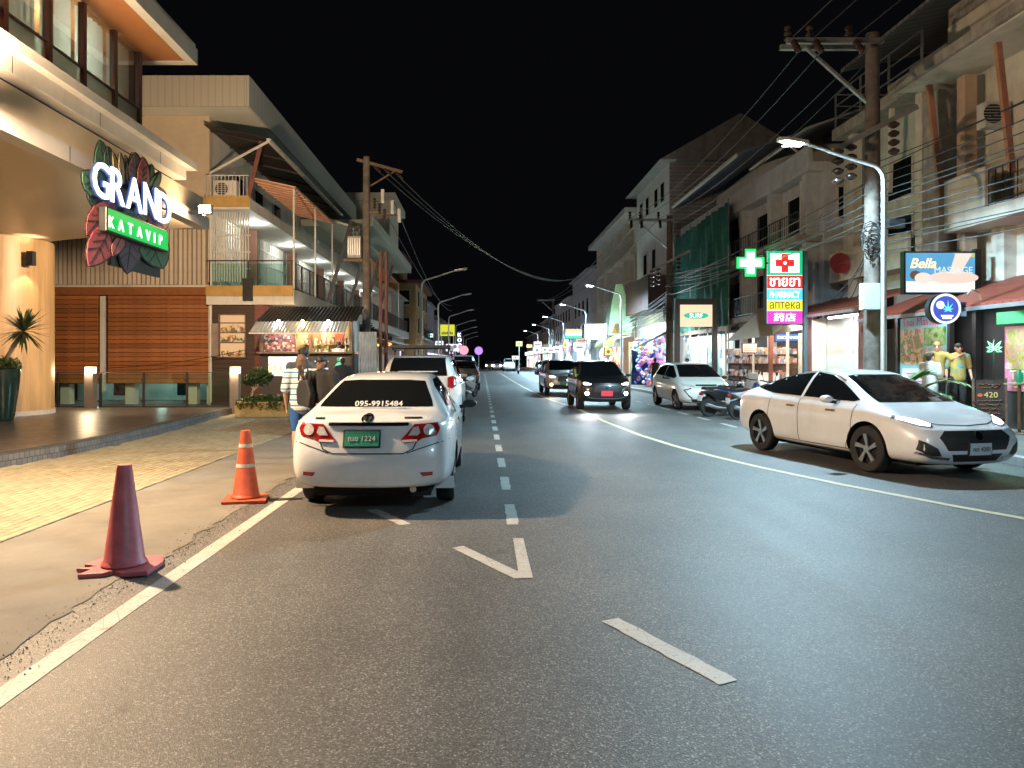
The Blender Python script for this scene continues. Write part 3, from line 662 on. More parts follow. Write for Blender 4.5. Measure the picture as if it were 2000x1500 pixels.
# dark ribbed awning under the eave with gutter and strut
M_brown = stripes('dark_rib_sheet', (.035, .025, .022), (.06, .045, .04), 2.6, 'y', .6, .8, .8)
aw = MB().add([(-9.88, 25.4, 9.98), (-7.56, 25.4, 9.46), (-7.56, 38.5, 9.46), (-9.88, 38.5, 9.98), (-9.88, 25.4, 10.0), (-7.56, 25.4, 9.48), (-7.56, 38.5, 9.48), (-9.88, 38.5, 10.0)], [(0, 3, 2, 1), (4, 5, 6, 7), (0, 1, 5, 4), (1, 2, 6, 5), (2, 3, 7, 6), (3, 0, 4, 7)]).build('eave_awning', M_brown, ax)
MB().box(-7.62, -7.48, 25.3, 38.5, 9.36, 9.455).build('gutter', M_bwhite, aw)
for yy in range(26, 38, 2): MB().bar((-9.86, yy, 9.93), (-7.6, yy, 9.42), .05, .06).build('rafter', M_brown, aw)
MB().tube([(-7.55, 25.4, 9.4), (-9.75, 25.7, 8.35), (-9.8, 25.85, 7.2), (-9.8, 25.85, 0.1)], .05, 8).build('downpipe', M_bwhite, ax, smooth=True)
MB().bar((-8.4, 25.7, 7.4), (-7.95, 25.8, 9.5), .14, .14).build('strut', M_rust, ax)
# slabs
up = box('upper_slab', M_bwhite, ax, XS, -8.3, 25.6, 66, 7.02, 7.42)
box('slab_edge_band', M_ochre, up, XS, -8.32, 25.55, 25.598, 7.1, 7.5)
lo = box('lower_slab', M_bwhite, ax, XS, -6.75, 25.7, 66, 3.62, 4.16)
box('slab_edge_band', M_ochre, lo, XS, -6.78, 25.64, 25.698, 3.92, 4.3)
# balcony interior screens (vertical slats + glowing ceiling lamps)
mb = MB()
for k in range(150):
    yy = 26.6 + k * .26
    if k % 12 in (10, 11): continue
    mb.box(-9.84, -9.79, yy, yy + .10, 4.2, 6.98)
for z in (4.6, 5.2, 5.9, 6.5): mb.box(-9.79, -9.765, 26.6, 65, z, z + .06)
o = mb.build('balcony_screen', M_bwhite, ax); tag(o, kind='stuff')
for k in range(6): box('partition', mat('brown_panel', (.2, .09, .06), .7), ax, -9.76, -9.3, 29.6 + k * 6.2, 29.75 + k * 6.2, 4.2, 7.0)
mb = MB()
for k in range(16): mb.box(-9.85 + k * .095, -9.81 + k * .095, 25.75, 25.8, 4.45, 6.95)
for z in (4.9, 5.5, 6.1): mb.box(-9.85, -8.35, 25.8, 25.83, z, z + .05)
o = mb.build('end_lattice', M_bwhite, ax); tag(o, kind='stuff')
for k in range(7):
    yy = 28.2 + k * 5.4
    MB().lathe([(.12, 6.985), (.12, 7.015)], (-9.0, yy, 0), 16).build('ceiling_lamp', glow('ceiling_lamp', (.9, 1, .96), 14), ax)
    light('ceiling_light', 'POINT', (-9.0, yy, 6.85), 42 if k < 4 else 60, (.9, 1, .95), ax, .1)
# railings
def railing(parent, p, q, z0, h, step, m=M_black, glass=False):
    p, q = V(p), V(q); L_ = (q - p).length; mb = MB()
    for z in (z0 + h, z0 + .08): mb.bar((p.x, p.y, z), (q.x, q.y, z), .035, .035)
    n = int(L_ / step)
    for i in range(n + 1):
        c = p.lerp(q, i / n); mb.bar((c.x, c.y, z0), (c.x, c.y, z0 + h), .018 if i % 8 else .04, .018 if i % 8 else .04)
    return mb.build('railing', m, parent)
railing(ax, (-6.82, 25.8, 0), (-6.82, 65, 0), 4.16, 1.0, .16)
gr = MB().bar((XS, 25.75, 5.2), (-6.8, 25.75, 5.2), .04, .04).bar((XS, 25.75, 4.2), (-6.8, 25.75, 4.2), .03, .03).build('end_rail', M_black, ax)
for x in (-9.8, -8.4, -6.85): MB().bar((x, 25.75, 4.16), (x, 25.75, 5.2), .035, .035).build('rail_post', M_black, gr)
box('end_glass', glass_mat('balustrade_glass'), gr, -9.7, -6.9, 25.745, 25.755, 4.3, 5.1)
box('hanging_bracket', M_black, ax, -8.55, -8.2, 25.56, 25.63, 3.75, 4.55)
# peach canopy over the balcony end with thin posts
def peach(y0, y1):
    c = MB().add([(-8.3, y0, 8.15), (-6.7, y0, 7.8), (-6.7, y1, 7.8), (-8.3, y1, 8.15), (-8.3, y0, 8.2), (-6.7, y0, 7.86), (-6.7, y1, 7.86), (-8.3, y1, 8.2)], [(0, 3, 2, 1), (4, 5, 6, 7), (0, 1, 5, 4), (1, 2, 6, 5), (2, 3, 7, 6), (3, 0, 4, 7)]).build('peach_canopy', M_peach, ax)
    for q in range(int(y0 * 2) + 1, int(y1 * 2)): MB().bar((-8.3, q / 2, 8.12), (-6.72, q / 2, 7.77), .04, .05).build('purlin', M_peach, c)
    for yy in (y0 + .1, (y0 + y1) / 2, y1 - .1): MB().bar((-6.78, yy, 4.2), (-6.78, yy, 7.8), .06, .06).build('canopy_post', M_bwhite, c)
peach(25.7, 32.5); peach(44, 58)
# air conditioner on the upper slab
def aircon(parent, x, y, z, face='-y', w_=.85, h_=.62, d=.32):
    o = MB().box(x - w_ / 2, x + w_ / 2, y, y + d, z, z + h_).build('air_conditioner', mat('aircon_white', (.58, .56, .52), .5, var=.1, dirt=.3), parent, bevel=.02)
    mb = MB().lathe([(.23, -.004), (.23, -.02)], (x - .12, y, z + h_ / 2), 20, 'y'); mb.build('fan', M_dark, o)
    mb = MB()
    for k in range(7): mb.bar((x - .36, y - .028, z + .1 + k * .07), (x + .12, y - .028, z + .1 + k * .07), .008, .012)
    mb.build('grille', M_bwhite, o)
aircon(ax, -9.2, 25.62, 7.44)
mb = MB()
for k in range(12): mb.bar((-9.8 + k * .13, 25.5, 7.44), (-9.8 + k * .13, 25.5, 8.2), .02, .02)
mb.bar((-9.85, 25.5, 8.2), (-8.3, 25.5, 8.2), .03, .03); mb.build('aircon_cage', M_bwhite, ax)
for yy in (28.5, 31.0, 33.8): 
    wn = box('window', M_bwhite, ax, -9.9, -9.84, yy, yy + 1.2, 8.1, 9.1); box('pane', M_win, wn, -9.838, -9.83, yy + .08, yy + 1.12, 8.18, 9.02)
# second roof tier with sage soffit and its leaning black struts
r2 = box('second_roof', M_sage, ax, -9.88, -5.95, 39, 60, 8.95, 9.3)
box('second_roof_rim', M_bwhite, r2, -6.0, -5.9, 38.9, 60, 9.302, 9.5)
box('upper_block', M_bwhite, ax, -9.88, -6.1, 47.2, 52, 9.6, 12.1); box('upper_block_roof', M_bwhite, ax, -10.2, -5.7, 46.8, 53, 12.12, 12.6)
M_peach2 = M_peach
def low_roof(y0, y1):
    MB().add([(-8.2, y0, 8.4), (-6.0, y0, 7.75), (-6.0, y1, 7.75), (-8.2, y1, 8.4), (-8.2, y0, 8.5), (-6.0, y0, 7.85), (-6.0, y1, 7.85), (-8.2, y1, 8.5)], [(0, 3, 2, 1), (4, 5, 6, 7), (0, 1, 5, 4), (1, 2, 6, 5), (2, 3, 7, 6), (3, 0, 4, 7)]).build('sage_canopy', M_sage, ax)
low_roof(33, 43)
for yy in (31.2, 35.9, 40.5, 45.5): MB().bar((-6.72, yy, 4.16), (-5.7, yy, 7.65), .2, .14).build('leaning_strut', M_black, ax)
# street floor: dark timber shopfront, window with shelves, brick pier
M_tim = stripes('dark_boards', (.05, .028, .02), (.028, .016, .012), 6, 'z', .5, .9, .6)
box('shopfront', M_tim, ax, XS + .1, -7.6, 25.9, 26.0, 0, 3.6)
sw = box('shop_window', glow('lit_shelf_back', (.75, .42, .2), .55), ax, -9.45, -8.55, 25.86, 25.898, 1.75, 3.25)
o = MB().box(-9.45, -8.55, 25.8, 25.855, 2.24, 2.28).box(-9.45, -8.55, 25.8, 25.855, 2.6, 2.64).box(-9.45, -8.55, 25.8, 25.855, 2.95, 2.99).build('shelf', M_wood, sw)
mb = MB(); rnd = random.Random(3)
for z in (1.76, 2.28, 2.64):
    x = -9.42
    while x < -8.6:
        w_ = rnd.uniform(.04, .09); mb.box(x, x + w_, 25.81, 25.85, z, z + rnd.uniform(.12, .26)); x += w_ + .015
tag(mb.build('bottles', collage('shelf_goods', ((.5, .3, .1), (.3, .1, .05), (.6, .5, .3), (.1, .15, .08), (.55, .5, .45)), 14), sw), kind='stuff')
MB().box(-9.5, -8.5, 25.78, 25.855, 3.25, 3.3).box(-9.5, -8.5, 25.78, 25.855, 1.7, 1.75).box(-9.5, -9.45, 25.78, 25.855, 1.75, 3.25).box(-8.55, -8.5, 25.78, 25.855, 1.75, 3.25).build('window_frame', M_wood, sw)
box('shutter', mat('dusty_panel', (.25, .19, .17), .7), sw, -9.85, -9.52, 25.82, 25.88, 1.75, 2.95)
bp_ = tile_mat('red_brick', (.17, .05, .035), (.12, .035, .028), (.07, .05, .04), .2, .075, .8, 'xz')
box('brick_pier', bp_, ax, -8.1, -7.62, 25.5, 25.89, 0, 3.6)

# ================================================================== snack kiosk
kx0, kx1, ky = -7.45, -4.35, 24.0
ki = T('snack_kiosk', 'dark snack kiosk with corrugated roof, striped awning and lit menu board', 'kiosk', (-5.9, 24.6, 0))
box('base', mat('kiosk_dark', (.03, .022, .02), .6), ki, kx0, kx1, ky, 25.4, 0, 1.84)
box('counter', M_wood, ki, kx0 - .05, kx1 + .05, ky - .25, ky + .2, 1.842, 1.9, .01)
for x in (kx0 + .05, -5.75, kx1 - .05): box('post', mat('kiosk_post', (.1, .055, .035), .6), ki, x - .05, x + .05, ky - .02, ky + .08, 1.9, 3.0)
bw = box('back_wall', mat('kiosk_wall', (.50, .36, .2), .8, var=.2), ki, kx0, kx1, 25.3, 25.38, 1.9, 3.0)
for x0, x1, z0, z1, c in ((-6.15, -5.7, 2.2, 2.85, (.55, .1, .03)), (-5.2, -4.9, 2.35, 2.9, (.6, .12, .04)), (-6.9, -6.5, 2.4, 2.8, (.2, .25, .06)), (-5.65, -5.3, 2.45, 2.75, (.55, .45, .25)), (-4.75, -4.5, 2.0, 2.9, (.5, .3, .05))): box('poster', mat('kposter_%d' % (-x0 * 100), c, .6, var=.5, vs=9), bw, x0, x1, 25.28, 25.298, z0, z1)
mb = MB(); rnd = random.Random(21)
for z in (1.92, 2.2):
    x = -6.3
    while x < kx1 - .3:
        w_ = rnd.uniform(.05, .12); mb.box(x, x + w_, 25.0, 25.15, z, z + rnd.uniform(.08, .24)); x += w_ + rnd.uniform(.01, .1)
mb.box(-6.3, kx1 - .2, 24.98, 25.2, 2.17, 2.195)
tag(mb.build('jars', collage('kiosk_jars', ((.5, .12, .04), (.6, .5, .3), (.15, .3, .05), (.3, .06, .03), (.6, .55, .5)), 13), ki), kind='stuff')
box('side_wall', M_steel, ki, kx1 - .04, kx1, ky + .1, 25.28, 1.9, 3.0)
def corrug(mb, x0, x1, ya, za, yb, zb, n, amp=.03):
    vs = []
    for i in range(n + 1):
        x = x0 + (x1 - x0) * i / n; d = amp * (i % 2)
        vs += [(x, ya, za + d), (x, yb, zb + d)]
    for i in range(n + 1):
        x = x0 + (x1 - x0) * i / n; d = amp * (i % 2) - .008
        vs += [(x, ya, za + d), (x, yb, zb + d)]
    fs = []
    for i in range(n):
        a = 2 * i; fs.append((a, a + 2, a + 3, a + 1)); b = a + 2 * (n + 1); fs.append((b, b + 1, b + 3, b + 2))
    return mb.add(vs, fs)
corrug(MB(), kx0 - .1, kx1 + .15, ky - .15, 2.92, 25.5, 3.52, 52).build('roof', mat('black_sheet', (.02, .02, .02), .45, metal=.3, var=.3), ki)
a2 = corrug(MB(), kx0 - .1, kx1 - .1, ky - .8, 2.52, ky - .1, 2.9, 56, .035).build('awning', mat('white_sheet', (.5, .52, .5), .4, metal=.3, var=.15), ki)
MB().bar((kx0 - .1, ky - .8, 2.5), (kx1 - .1, ky - .8, 2.5), .04, .04).build('awning_bar', M_bwhite, a2)
for k, x in enumerate((-6.75, -5.95, -5.1)):
    b_ = MB().lathe([(.02, 2.98), (.05, 2.93), (.055, 2.88), (.03, 2.84), (.005, 2.83)], (x, ky - .28, -.02), 14).build('bulb', glow('bulb_%d' % (k == 1), (1, .6, .2) if k == 1 else (.85, .95, 1), 35), ki, smooth=True)
    light('bulb_light', 'POINT', (x, ky - .4, 2.72), 34, (1, .72, .4) if k == 1 else (.85, .95, 1), ki, .06)
light('kiosk_light', 'POINT', (-5.9, 24.7, 2.75), 45, (1, .78, .5), ki, .12)
box('shelf_grid', collage('kiosk_goods', ((.05, .02, .02), (.25, .06, .05), (.12, .04, .03), (.3, .25, .2)), 12), ki, kx0 + .1, -6.3, ky + .12, ky + .2, 1.92, 2.5)
mb_ = box('menu_board', collage('menu_print', ((.75, .8, .9), (.8, .85, .9), (.75, .3, .25), (.7, .8, .9), (.75, .6, .3), (.8, .8, .85)), 9, emit=.9), ki, -7.15, -5.85, ky - .04, ky - .002, 1.1, 1.74)
box('menu_header', glow('menu_white', (.8, .9, 1), 1.6), mb_, -7.13, -5.87, ky - .05, ky - .041, 1.6, 1.73)
bd = box('dark_board', M_black, ki, -5.75, -4.4, ky - .04, ky - .002, .95, 1.74)
for k in range(4): MB().box(-5.6, -5.25 + .1 * (k % 2), ky - .05, ky - .041, 1.2 + k * .12, 1.25 + k * .12).build('menu_line', glow('menu_line', (.7, .8, 1), .8), bd)
plate2d('round_logo', glow('logo_green', (.05, .5, .3), .9), bd, circ(.17), (-4.75, ky - .043, 1.4), (1, 0, 0), (0, 0, 1), .008)
box('flag_green', glow('flag_green', (.0, .35, .15), .7), bd, -4.86, -4.76, ky - .05, ky - .043, 1.6, 1.72); box('flag_white', glow('flag_white', (.7, .7, .7), .7), bd, -4.76, -4.68, ky - .05, ky - .043, 1.6, 1.72); box('flag_red', glow('flag_red', (.5, .03, .03), .7), bd, -4.68, -4.6, ky - .05, ky - .043, 1.6, 1.72)
# silver corrugated hoarding + meter box beside the pole
t = T('metal_hoarding', 'silver corrugated hoarding panel between kiosk and power pole', 'hoarding', (-4.1, 24.8, 0))
mb = MB(); n = 14; vs = []
for i in range(n + 1): vs += [(-4.25 + i * .045, 24.6 + .04 * (i % 2), z) for z in (.05, 2.6)]
mb.add(vs, [(2 * i, 2 * i + 2, 2 * i + 3, 2 * i + 1) for i in range(n)]).build('sheet', M_steel, t)
t = T('utility_box', 'grey utility cabinet standing against the metal hoarding', 'cabinet', (-3.75, 24.4, 0))
box('cabinet', mat('box_grey', (.30, .27, .24), .6, dirt=.4), t, -3.95, -3.6, 24.3, 24.55, 0, 1.25, .01); box('door', mat('box_grey2', (.33, .30, .27), .55), t, -3.93, -3.62, 24.285, 24.298, .1, 1.2)

# ================================================================== power poles and cables
M_ins = mat('insulator_brown', (.05, .03, .025), .25, var=.2)
def insulator(parent, p, q, n=4, r=.07, name='insulator'):
    mb = MB(); p, q = V(p), V(q); pts = []; rs = []
    for i in range(n):
        for f, k in ((.0, .4), (.35, 1), (.65, 1), (1, .4)): pts.append(p.lerp(q, (i + f * .96) / n)); rs.append(r * k)
    return mb.tube(pts, rs, 10).build(name, M_ins, parent, smooth=True)
def wooden_pole(x, y, h, label, name='power_pole', m=None, r=.17, z0=0):
    t = T(name, label, 'power pole', (x, y, z0), 0, 'power poles along the street')
    MB().tube([(x, y, z0), (x, y, z0 + h * .5), (x, y, z0 + h)], [r, r * .86, r * .72], 12).build('pole', m or M_wood, t, smooth=True)
    return t
M_pole = mat('pole_timber', (.11, .09, .075), .9, var=.5, vs=5, bump=.5, bs=25, dirt=.4)
lp = wooden_pole(-4.2, 26, 9.0, 'brown power pole with grey transformer beside the snack kiosk', m=M_pole)
MB().bar((-4.55, 26, 8.9), (-2.9, 26, 8.45), .1, .1).bar((-4.2, 26.1, 7.9), (-3.2, 26.1, 8.5), .05, .05).build('crossarm', M_wood, lp)
for k in range(3): insulator(lp, (-3.95 + k * .4, 26, 8.7 - k * .12), (-3.7 + k * .4, 26, 8.45 - k * .12), 4, .06)
for k in range(3): insulator(lp, (-3.9 + .18 * k, 25.95, 7.5 - .2 * k), (-3.9 + .18 * k, 25.95, 7.1 - .2 * k), 4, .06)
tr = MB().box(-4.85, -4.35, 25.75, 26.2, 5.3, 6.1).build('transformer', mat('transformer_grey', (.2, .2, .19), .5, var=.2, dirt=.3), lp, bevel=.04)
mb = MB()
for k in range(6): mb.box(-4.82 + k * .08, -4.79 + k * .08, 25.68, 25.745, 5.4, 6.0)
mb.build('cooling_fin', M_steel, tr)
for k in range(3): insulator(tr, (-4.75 + k * .16, 25.95, 6.1), (-4.75 + k * .16, 25.95, 6.5), 3, .06, 'bushing')
for k, (x, z) in enumerate(((-3.6, 7.3), (-3.25, 6.9), (-3.0, 6.6))): box('fuse_cutout', mat('porcelain', (.5, .5, .48), .3), lp, x - .06, x + .06, 25.85, 25.95, z, z + .5, .02)
MB().bar((-4.2, 26, 7.0), (-3.0, 26, 6.9), .08, .08).bar((-5.0, 26, 5.25), (-4.0, 26, 5.25), .1, .1).build('bracket', M_wood, lp)
MB().tube([(-3.72, 26.2, 0), (-3.72, 26.2, 5.6)], .06, 8).build('conduit', M_rust, lp, smooth=True)
o = wooden_pole(-3.7, 27.6, 5.8, 'short rust-brown stay pole just behind the transformer pole', 'stay_pole', M_rust, .08)

def cable(pts, sag, r=.012, label='black overhead cable strung along the power poles', group='overhead cables', m=M_cable):
    a, b = V(pts[0]), V(pts[1]); n = 14
    o = MB().tube([a.lerp(b, i / n) - V((0, 0, sag * 4 * (i / n) * (1 - i / n))) for i in range(n + 1)], r, 5).build('overhead_cable', m, None)
    tag(o, label, 'cable', group); return o
# ================================================================== left far end
def facade(t, X, ys, zs, w_, h_, side=1, m=M_win, fr=M_bwhite, name='window'):
    """windows on a street-facing wall plane"""
    for y in ys:
        for z in zs:
            o = box(name, fr, t, min(X, X + side * .05), max(X, X + side * .05), y - w_ / 2 - .06, y + w_ / 2 + .06, z - .06, z + h_ + .06)
            box('pane', m, o, min(X + side * .052, X + side * .06), max(X + side * .052, X + side * .06), y - w_ / 2, y + w_ / 2, z, z + h_)
def facade_y(t, Y, xs, zs, w_, h_, m=M_win, fr=M_bwhite):
    for x in xs:
        for z in zs:
            o = box('window', fr, t, x - w_ / 2 - .06, x + w_ / 2 + .06, Y - .05, Y, z - .06, z + h_ + .06)
            box('pane', m, o, x - w_ / 2, x + w_ / 2, Y - .06, Y - .052, z, z + h_)
M_yel = mat('yellow_render', (.42, .29, .13), .8, var=.15, dirt=.3)
yb = T('yellow_house', 'three-storey ochre house with tiled eaves beyond the balcony building', 'building', (-9, 76, 0))
box('wall', M_yel, yb, -14, -6.5, 70, 84, 0, 9.2); box('tower', M_yel, yb, -13, -8.4, 72, 80, 9.2, 12.3)
box('tower_roof', mat('tile_red', (.14, .05, .035), .8), yb, -13.3, -7.9, 71.6, 80.4, 12.302, 12.6); box('eave', M_rust, yb, -14.2, -5.9, 69.7, 84.3, 9.202, 9.5)
facade(yb, -6.5, (72.5, 75.5, 79, 82), (1.4, 4.4, 7.1), 1.1, 1.5); facade_y(yb, 70, (-9.3, -7.6), (4.4, 7.1), 1.0, 1.4)
box('balcony', M_bwhite, yb, -6.49, -5.7, 71, 83, 3.7, 3.9); railing(yb, (-5.72, 71, 0), (-5.72, 83, 0), 3.9, .9, .3)
for k, (y0, y1, zt, c, lb) in enumerate(((60, 69.5, 7.4, (.36, .33, .30), 'pale two-storey shophouse with a white gable against the ochre house'), (86, 98, 8.6, (.30, .30, .33), 'dark grey shophouse behind the yellow-green signboard'), (99, 116, 7.2, (.28, .22, .26), 'low mauve shophouse far down the left pavement'), (118, 150, 8.2, (.25, .25, .26), 'dim grey shophouse at the far left end of the street'))):
    t = T('shophouse', lb, 'building', (-9, y0, 0)); X = -6.6 if k else -7.6
    box('wall', mat('far_wall_%d' % k, c, .85, dirt=.4), t, X - 6, X, y0, y1, 0, zt)
    MB().prism([(X - 6.2, y0 - .3, zt), (X + .5, y0 - .3, zt), (X - 2.5, y0 - .3, zt + 1.7)], (0, y1 - y0 + .6, 0)).build('roof', M_bwhite if k == 0 else M_grey, t)
    facade(t, X, [y0 + 2 + q * 3.2 for q in range(int((y1 - y0 - 2) / 3.2))], (4.2,), 1.2, 1.4)
    sb = box('shop_glow', collage('far_shop_%d' % k, ((.9, .6, .8), (.8, .85, .9), (.5, .4, .8), (.9, .7, .4), (.7, .2, .3), (.1, .1, .12)), 1.6, emit=1.2), t, X + .01, X + .05, y0 + .5, y1 - .5, .3, 2.6)
def board(name, label, Y, px0, px1, py0, py1, face, thick=.15, post=None, cat='sign', d=0, z0=0):
    """signboard facing the camera side of the street; returns thing, origin, width, height"""
    a, b = P(px0, py0, Y), P(px1, py1, Y); t = T(name, label, cat, ((a.x + b.x) / 2, Y, z0))
    MB().box(a.x - .04, b.x + .04, Y + .002, Y + thick, b.z - .04, a.z + .04).build('frame', M_black, t)
    MB().box(a.x, b.x, Y - .006, Y, b.z, a.z).build('face', face, t)
    if post:
        for q in post:
            x = P(q, py1, Y).x; MB().box(x - .06, x + .06, Y + .02, Y + .12, z0, b.z - .041).build('post', M_steel if d == 0 else M_black, t)
    return t, V(((a.x + b.x) / 2, Y - .007, (a.z + b.z) / 2)), b.x - a.x, a.z - b.z
U, W = (1, 0, 0), (0, 0, 1)
t, o, w_, h_ = board('shop_sign', 'yellow-green signboard above the far left shops', 72, 860, 888, 634, 656, glow('lime_board', (.5, .52, .03), .75), post=(862, 886), z0=0)
for k in range(7): MB().box(o.x - w_ * .4 + k * w_ * .115, o.x - w_ * .4 + k * w_ * .115 + w_ * .08, o.y - .006, o.y - .001, o.z - .42, o.z - .2 + .06 * (k % 2)).build('faded_letter', mat('sign_dark', (.1, .12, .02), .6), t)
t, o, w_, h_ = board('shop_sign', 'tall narrow vertical sign reading KOON beside the grey wall', 84, 893, 902, 648, 690, glow('koon_back', (.03, .03, .08), .8))
for k, ch in enumerate('KOON'): text(ch, 'letter', glow('koon_white', (.95, .95, 1), 3), t, o + V((0, -.002, h_ * (.36 - .24 * k))), U, W, height=h_ * .17, depth=.005)
t, o, w_, h_ = board('shop_sign', 'violet and white lightbox with round badges over the far shop', 70, 871, 902, 672, 686, glow('violet_box', (.75, .6, 1), 1.2))
for dx, c in ((-.55, (.4, .1, .6)), (.1, (.1, .1, .2)), (.6, (.8, .15, .25))): plate2d('badge', glow('badge_%d' % (dx * 100), c, 1), t, circ(.2), o + V((dx, -.001, .1)), U, W, .004)
for px, py, Y, r_, c, lb in ((935, 685, 88, .5, (.5, .25, .8), 'round pale violet illuminated disc sign at the far left'), (906, 684, 66, .42, (.9, .35, .45), 'round pink illuminated disc sign beside the violet lightbox')):
    c_ = P(px, py, Y); t = T('disc_sign', lb, 'sign', (c_.x, Y, 0))
    plate2d('disc', glow('disc_%d' % px, c, .7), t, circ(r_), c_, U, W, .08); plate2d('rim', M_black, t, circ(r_ * 1.06), c_ + V((0, .1, 0)), U, W, .08)
    MB().box(c_.x - .04, c_.x + .04, Y + .1, Y + .18, 0, c_.z - r_ * .9).build('post', M_steel, t)
# creeper and string lights on the balcony edge, left
t = T('hanging_creeper', 'leafy creeper with glowing orange lanterns under the balcony edge', 'creeper', (-5.9, 36, 3))
mb = MB()
for k in range(16): foliage(mb, (-6.2 + random.uniform(-.3, .4), 30 + k * .9, 3.3 - k * .02 + random.uniform(-.3, .2)), (.5, .5, .4), 170, .09, k + 40)
mb.build('leaves', M_leaf2, t)
for k in range(14):
    p = (-5.9 + random.uniform(-.4, .3), 29.5 + k * 1.2, 2.5 + random.uniform(-.25, .35))
    MB().lathe([(.03, -.09), (.1, -.04), (.11, .03), (.04, .09)], p, 10).build('lantern', glow('lantern', (1, .28, .06), 4), t, smooth=True)
light('lantern_light', 'POINT', (-5.7, 33, 2.5), 90, (1, .4, .15), t, .3)
light('lantern_light', 'POINT', (-5.7, 40, 2.5), 90, (1, .4, .15), t, .3)
ls = T('street_stall', 'open-fronted shop with a white awning under the hanging creeper', 'shop', (-7.5, 36, 0))
box('back_wall', collage('stall_goods', ((.5, .15, .06), (.5, .3, .12), (.2, .08, .05), (.6, .5, .35), (.1, .05, .05)), 2.2), ls, -7.0, -6.9, 28, 60, 0, 3.0)
MB().add([(-6.9, 30, 3.05), (-5.0, 30, 2.65), (-5.0, 60, 2.65), (-6.9, 60, 3.05), (-6.9, 30, 3.1), (-5.0, 30, 2.7), (-5.0, 60, 2.7), (-6.9, 60, 3.1)], [(0, 3, 2, 1), (4, 5, 6, 7), (0, 1, 5, 4), (1, 2, 6, 5), (2, 3, 7, 6), (3, 0, 4, 7)]).build('awning', M_bwhite, ls)
for y in (30.1, 38, 46, 54, 59.9): box('post', M_black, ls, -5.1, -5.03, y - .04, y + .04, 0, 2.62)

# ================================================================== right-hand buildings
M_r1 = mat('pale_render', (.64, .60, .52), .85, var=.14, vs=2, bump=.1, dirt=.3)
M_r2 = mat('grey_blue_render', (.52, .53, .55), .85, var=.14, bump=.08, dirt=.35)
r1 = T('apartment_house', 'weathered cream apartment house with slanted balcony props above the massage shop', 'building', (13, 16, 0))
box('wall', M_r1, r1, 12.6, 22, 11, 19.4, 0, 10.6)
ro = MB().prism([(11.2, 10.5, 8.72), (11.2, 19.5, 8.9), (11.2, 19.5, 9.05), (11.2, 10.5, 8.87)], (1.39, 0, 0)).build('balcony_roof', M_r1, r1)
box('roof_edge', M_conc, ro, 11.08, 11.198, 10.5, 19.6, 8.85, 9.1)
box('parapet', M_conc, r1, 12.62, 12.8, 11, 19.4, 10.602, 11.1)
pier = MB().box(11.9, 12.58, 18.7, 19.35, 0, 8.7).build('pier', M_conc, r1)
for y, w2 in ((17.75, .3), (15.0, .34), (12.6, .34)): box('column', mat('peach_column', (.48, .34, .25), .85, var=.12, dirt=.3), r1, 11.95, 12.25, y, y + w2, 0, 8.7)
for y in (18.35, 15.9, 13.4): MB().bar((11.75, y, 5.8), (11.5, y + .1, 8.7), .13, .1).build('slanted_prop', mat('salmon_steel', (.42, .2, .13), .7, dirt=.2), r1)
for z, nm in ((5.15, 'upper'), ):
    fl_ = MB().box(11.6, 12.59, 11, 18.0, z - .35, z).build('balcony_slab', M_r1, r1)
    box('parapet_wall', M_r1, fl_, 11.6, 11.75, 16.55, 18.0, z + .002, z + .95); box('parapet_wall', M_r1, fl_, 11.6, 11.75, 11, 14.9, z + .002, z + .95)
    railing(fl_, (11.66, 14.95, 0), (11.66, 16.5, 0), z, .85, .22)
for y0, y1, z in ((15.3, 16.2, 5.4), (12.9, 14.2, 5.4), (15.4, 16.6, 2.6)): o = box('door', M_dark, r1, 12.55, 12.598, y0, y1, z, z + 2.0)
aircon(r1, 12.2, 16.95, 7.15, w_=.6, h_=.6)
lv = box('louvre', M_white, r1, 12.5, 12.597, 12.3, 13.6, 9.2, 10.4)
mb = MB()
for k in range(12): mb.bar((12.48, 12.3, 9.25 + k * .1), (12.48, 13.6, 9.25 + k * .1), .03, .04)
mb.build('blade', M_grey, lv)
for y in (12.2, 14.4, 16.9): box('pilaster', M_r1, r1, 12.3, 12.598, y, y + .42, 0, 4.78)
r2 = T('terrace_house', 'grey-green house with railed roof terrace between the power pole and the cream apartments', 'building', (13, 22, 0))
box('wall', mat('green_grey_render', (.54, .56, .53), .85, var=.14, dirt=.35), r2, 12.8, 22, 19.5, 25.4, 0, 9.1)
sl = MB().prism([(12.0, 19.5, 9.15), (12.0, 24.6, 9.15), (12.0, 24.6, 9.5), (12.0, 19.5, 9.5)], (4, 0, 0)).build('roof_slab', M_conc, r2)
tr_ = MB()
for y in (19.7, 21.3, 22.9, 24.5): tr_.bar((12.08, y, 9.5), (12.08, y, 10.7), .05, .05)
for z in (9.9, 10.3, 10.7): tr_.bar((12.08, 19.7, z), (12.08, 24.5, z), .035, .035); tr_.bar((12.08, 24.5, z), (15, 24.5, z), .035, .035)
tr_.build('terrace_rail', M_steel, r2)
box('terrace_room', M_grey, r2, 14.3, 22, 19.5, 24.0, 9.502, 11.4)
MB().add([(12.3, 17.5, 11.5), (12.3, 24.6, 11.5), (16, 24.6, 12.3), (16, 17.5, 12.3), (12.3, 17.5, 11.6), (12.3, 24.6, 11.6), (16, 24.6, 12.4), (16, 17.5, 12.4)], [(0, 3, 2, 1), (4, 5, 6, 7), (0, 1, 5, 4), (1, 2, 6, 5), (2, 3, 7, 6), (3, 0, 4, 7)]).build('terrace_canopy', stripes('canopy_sheet', (.2, .19, .2), (.12, .11, .13), 3, 'y', .5, .7, .6), r2)
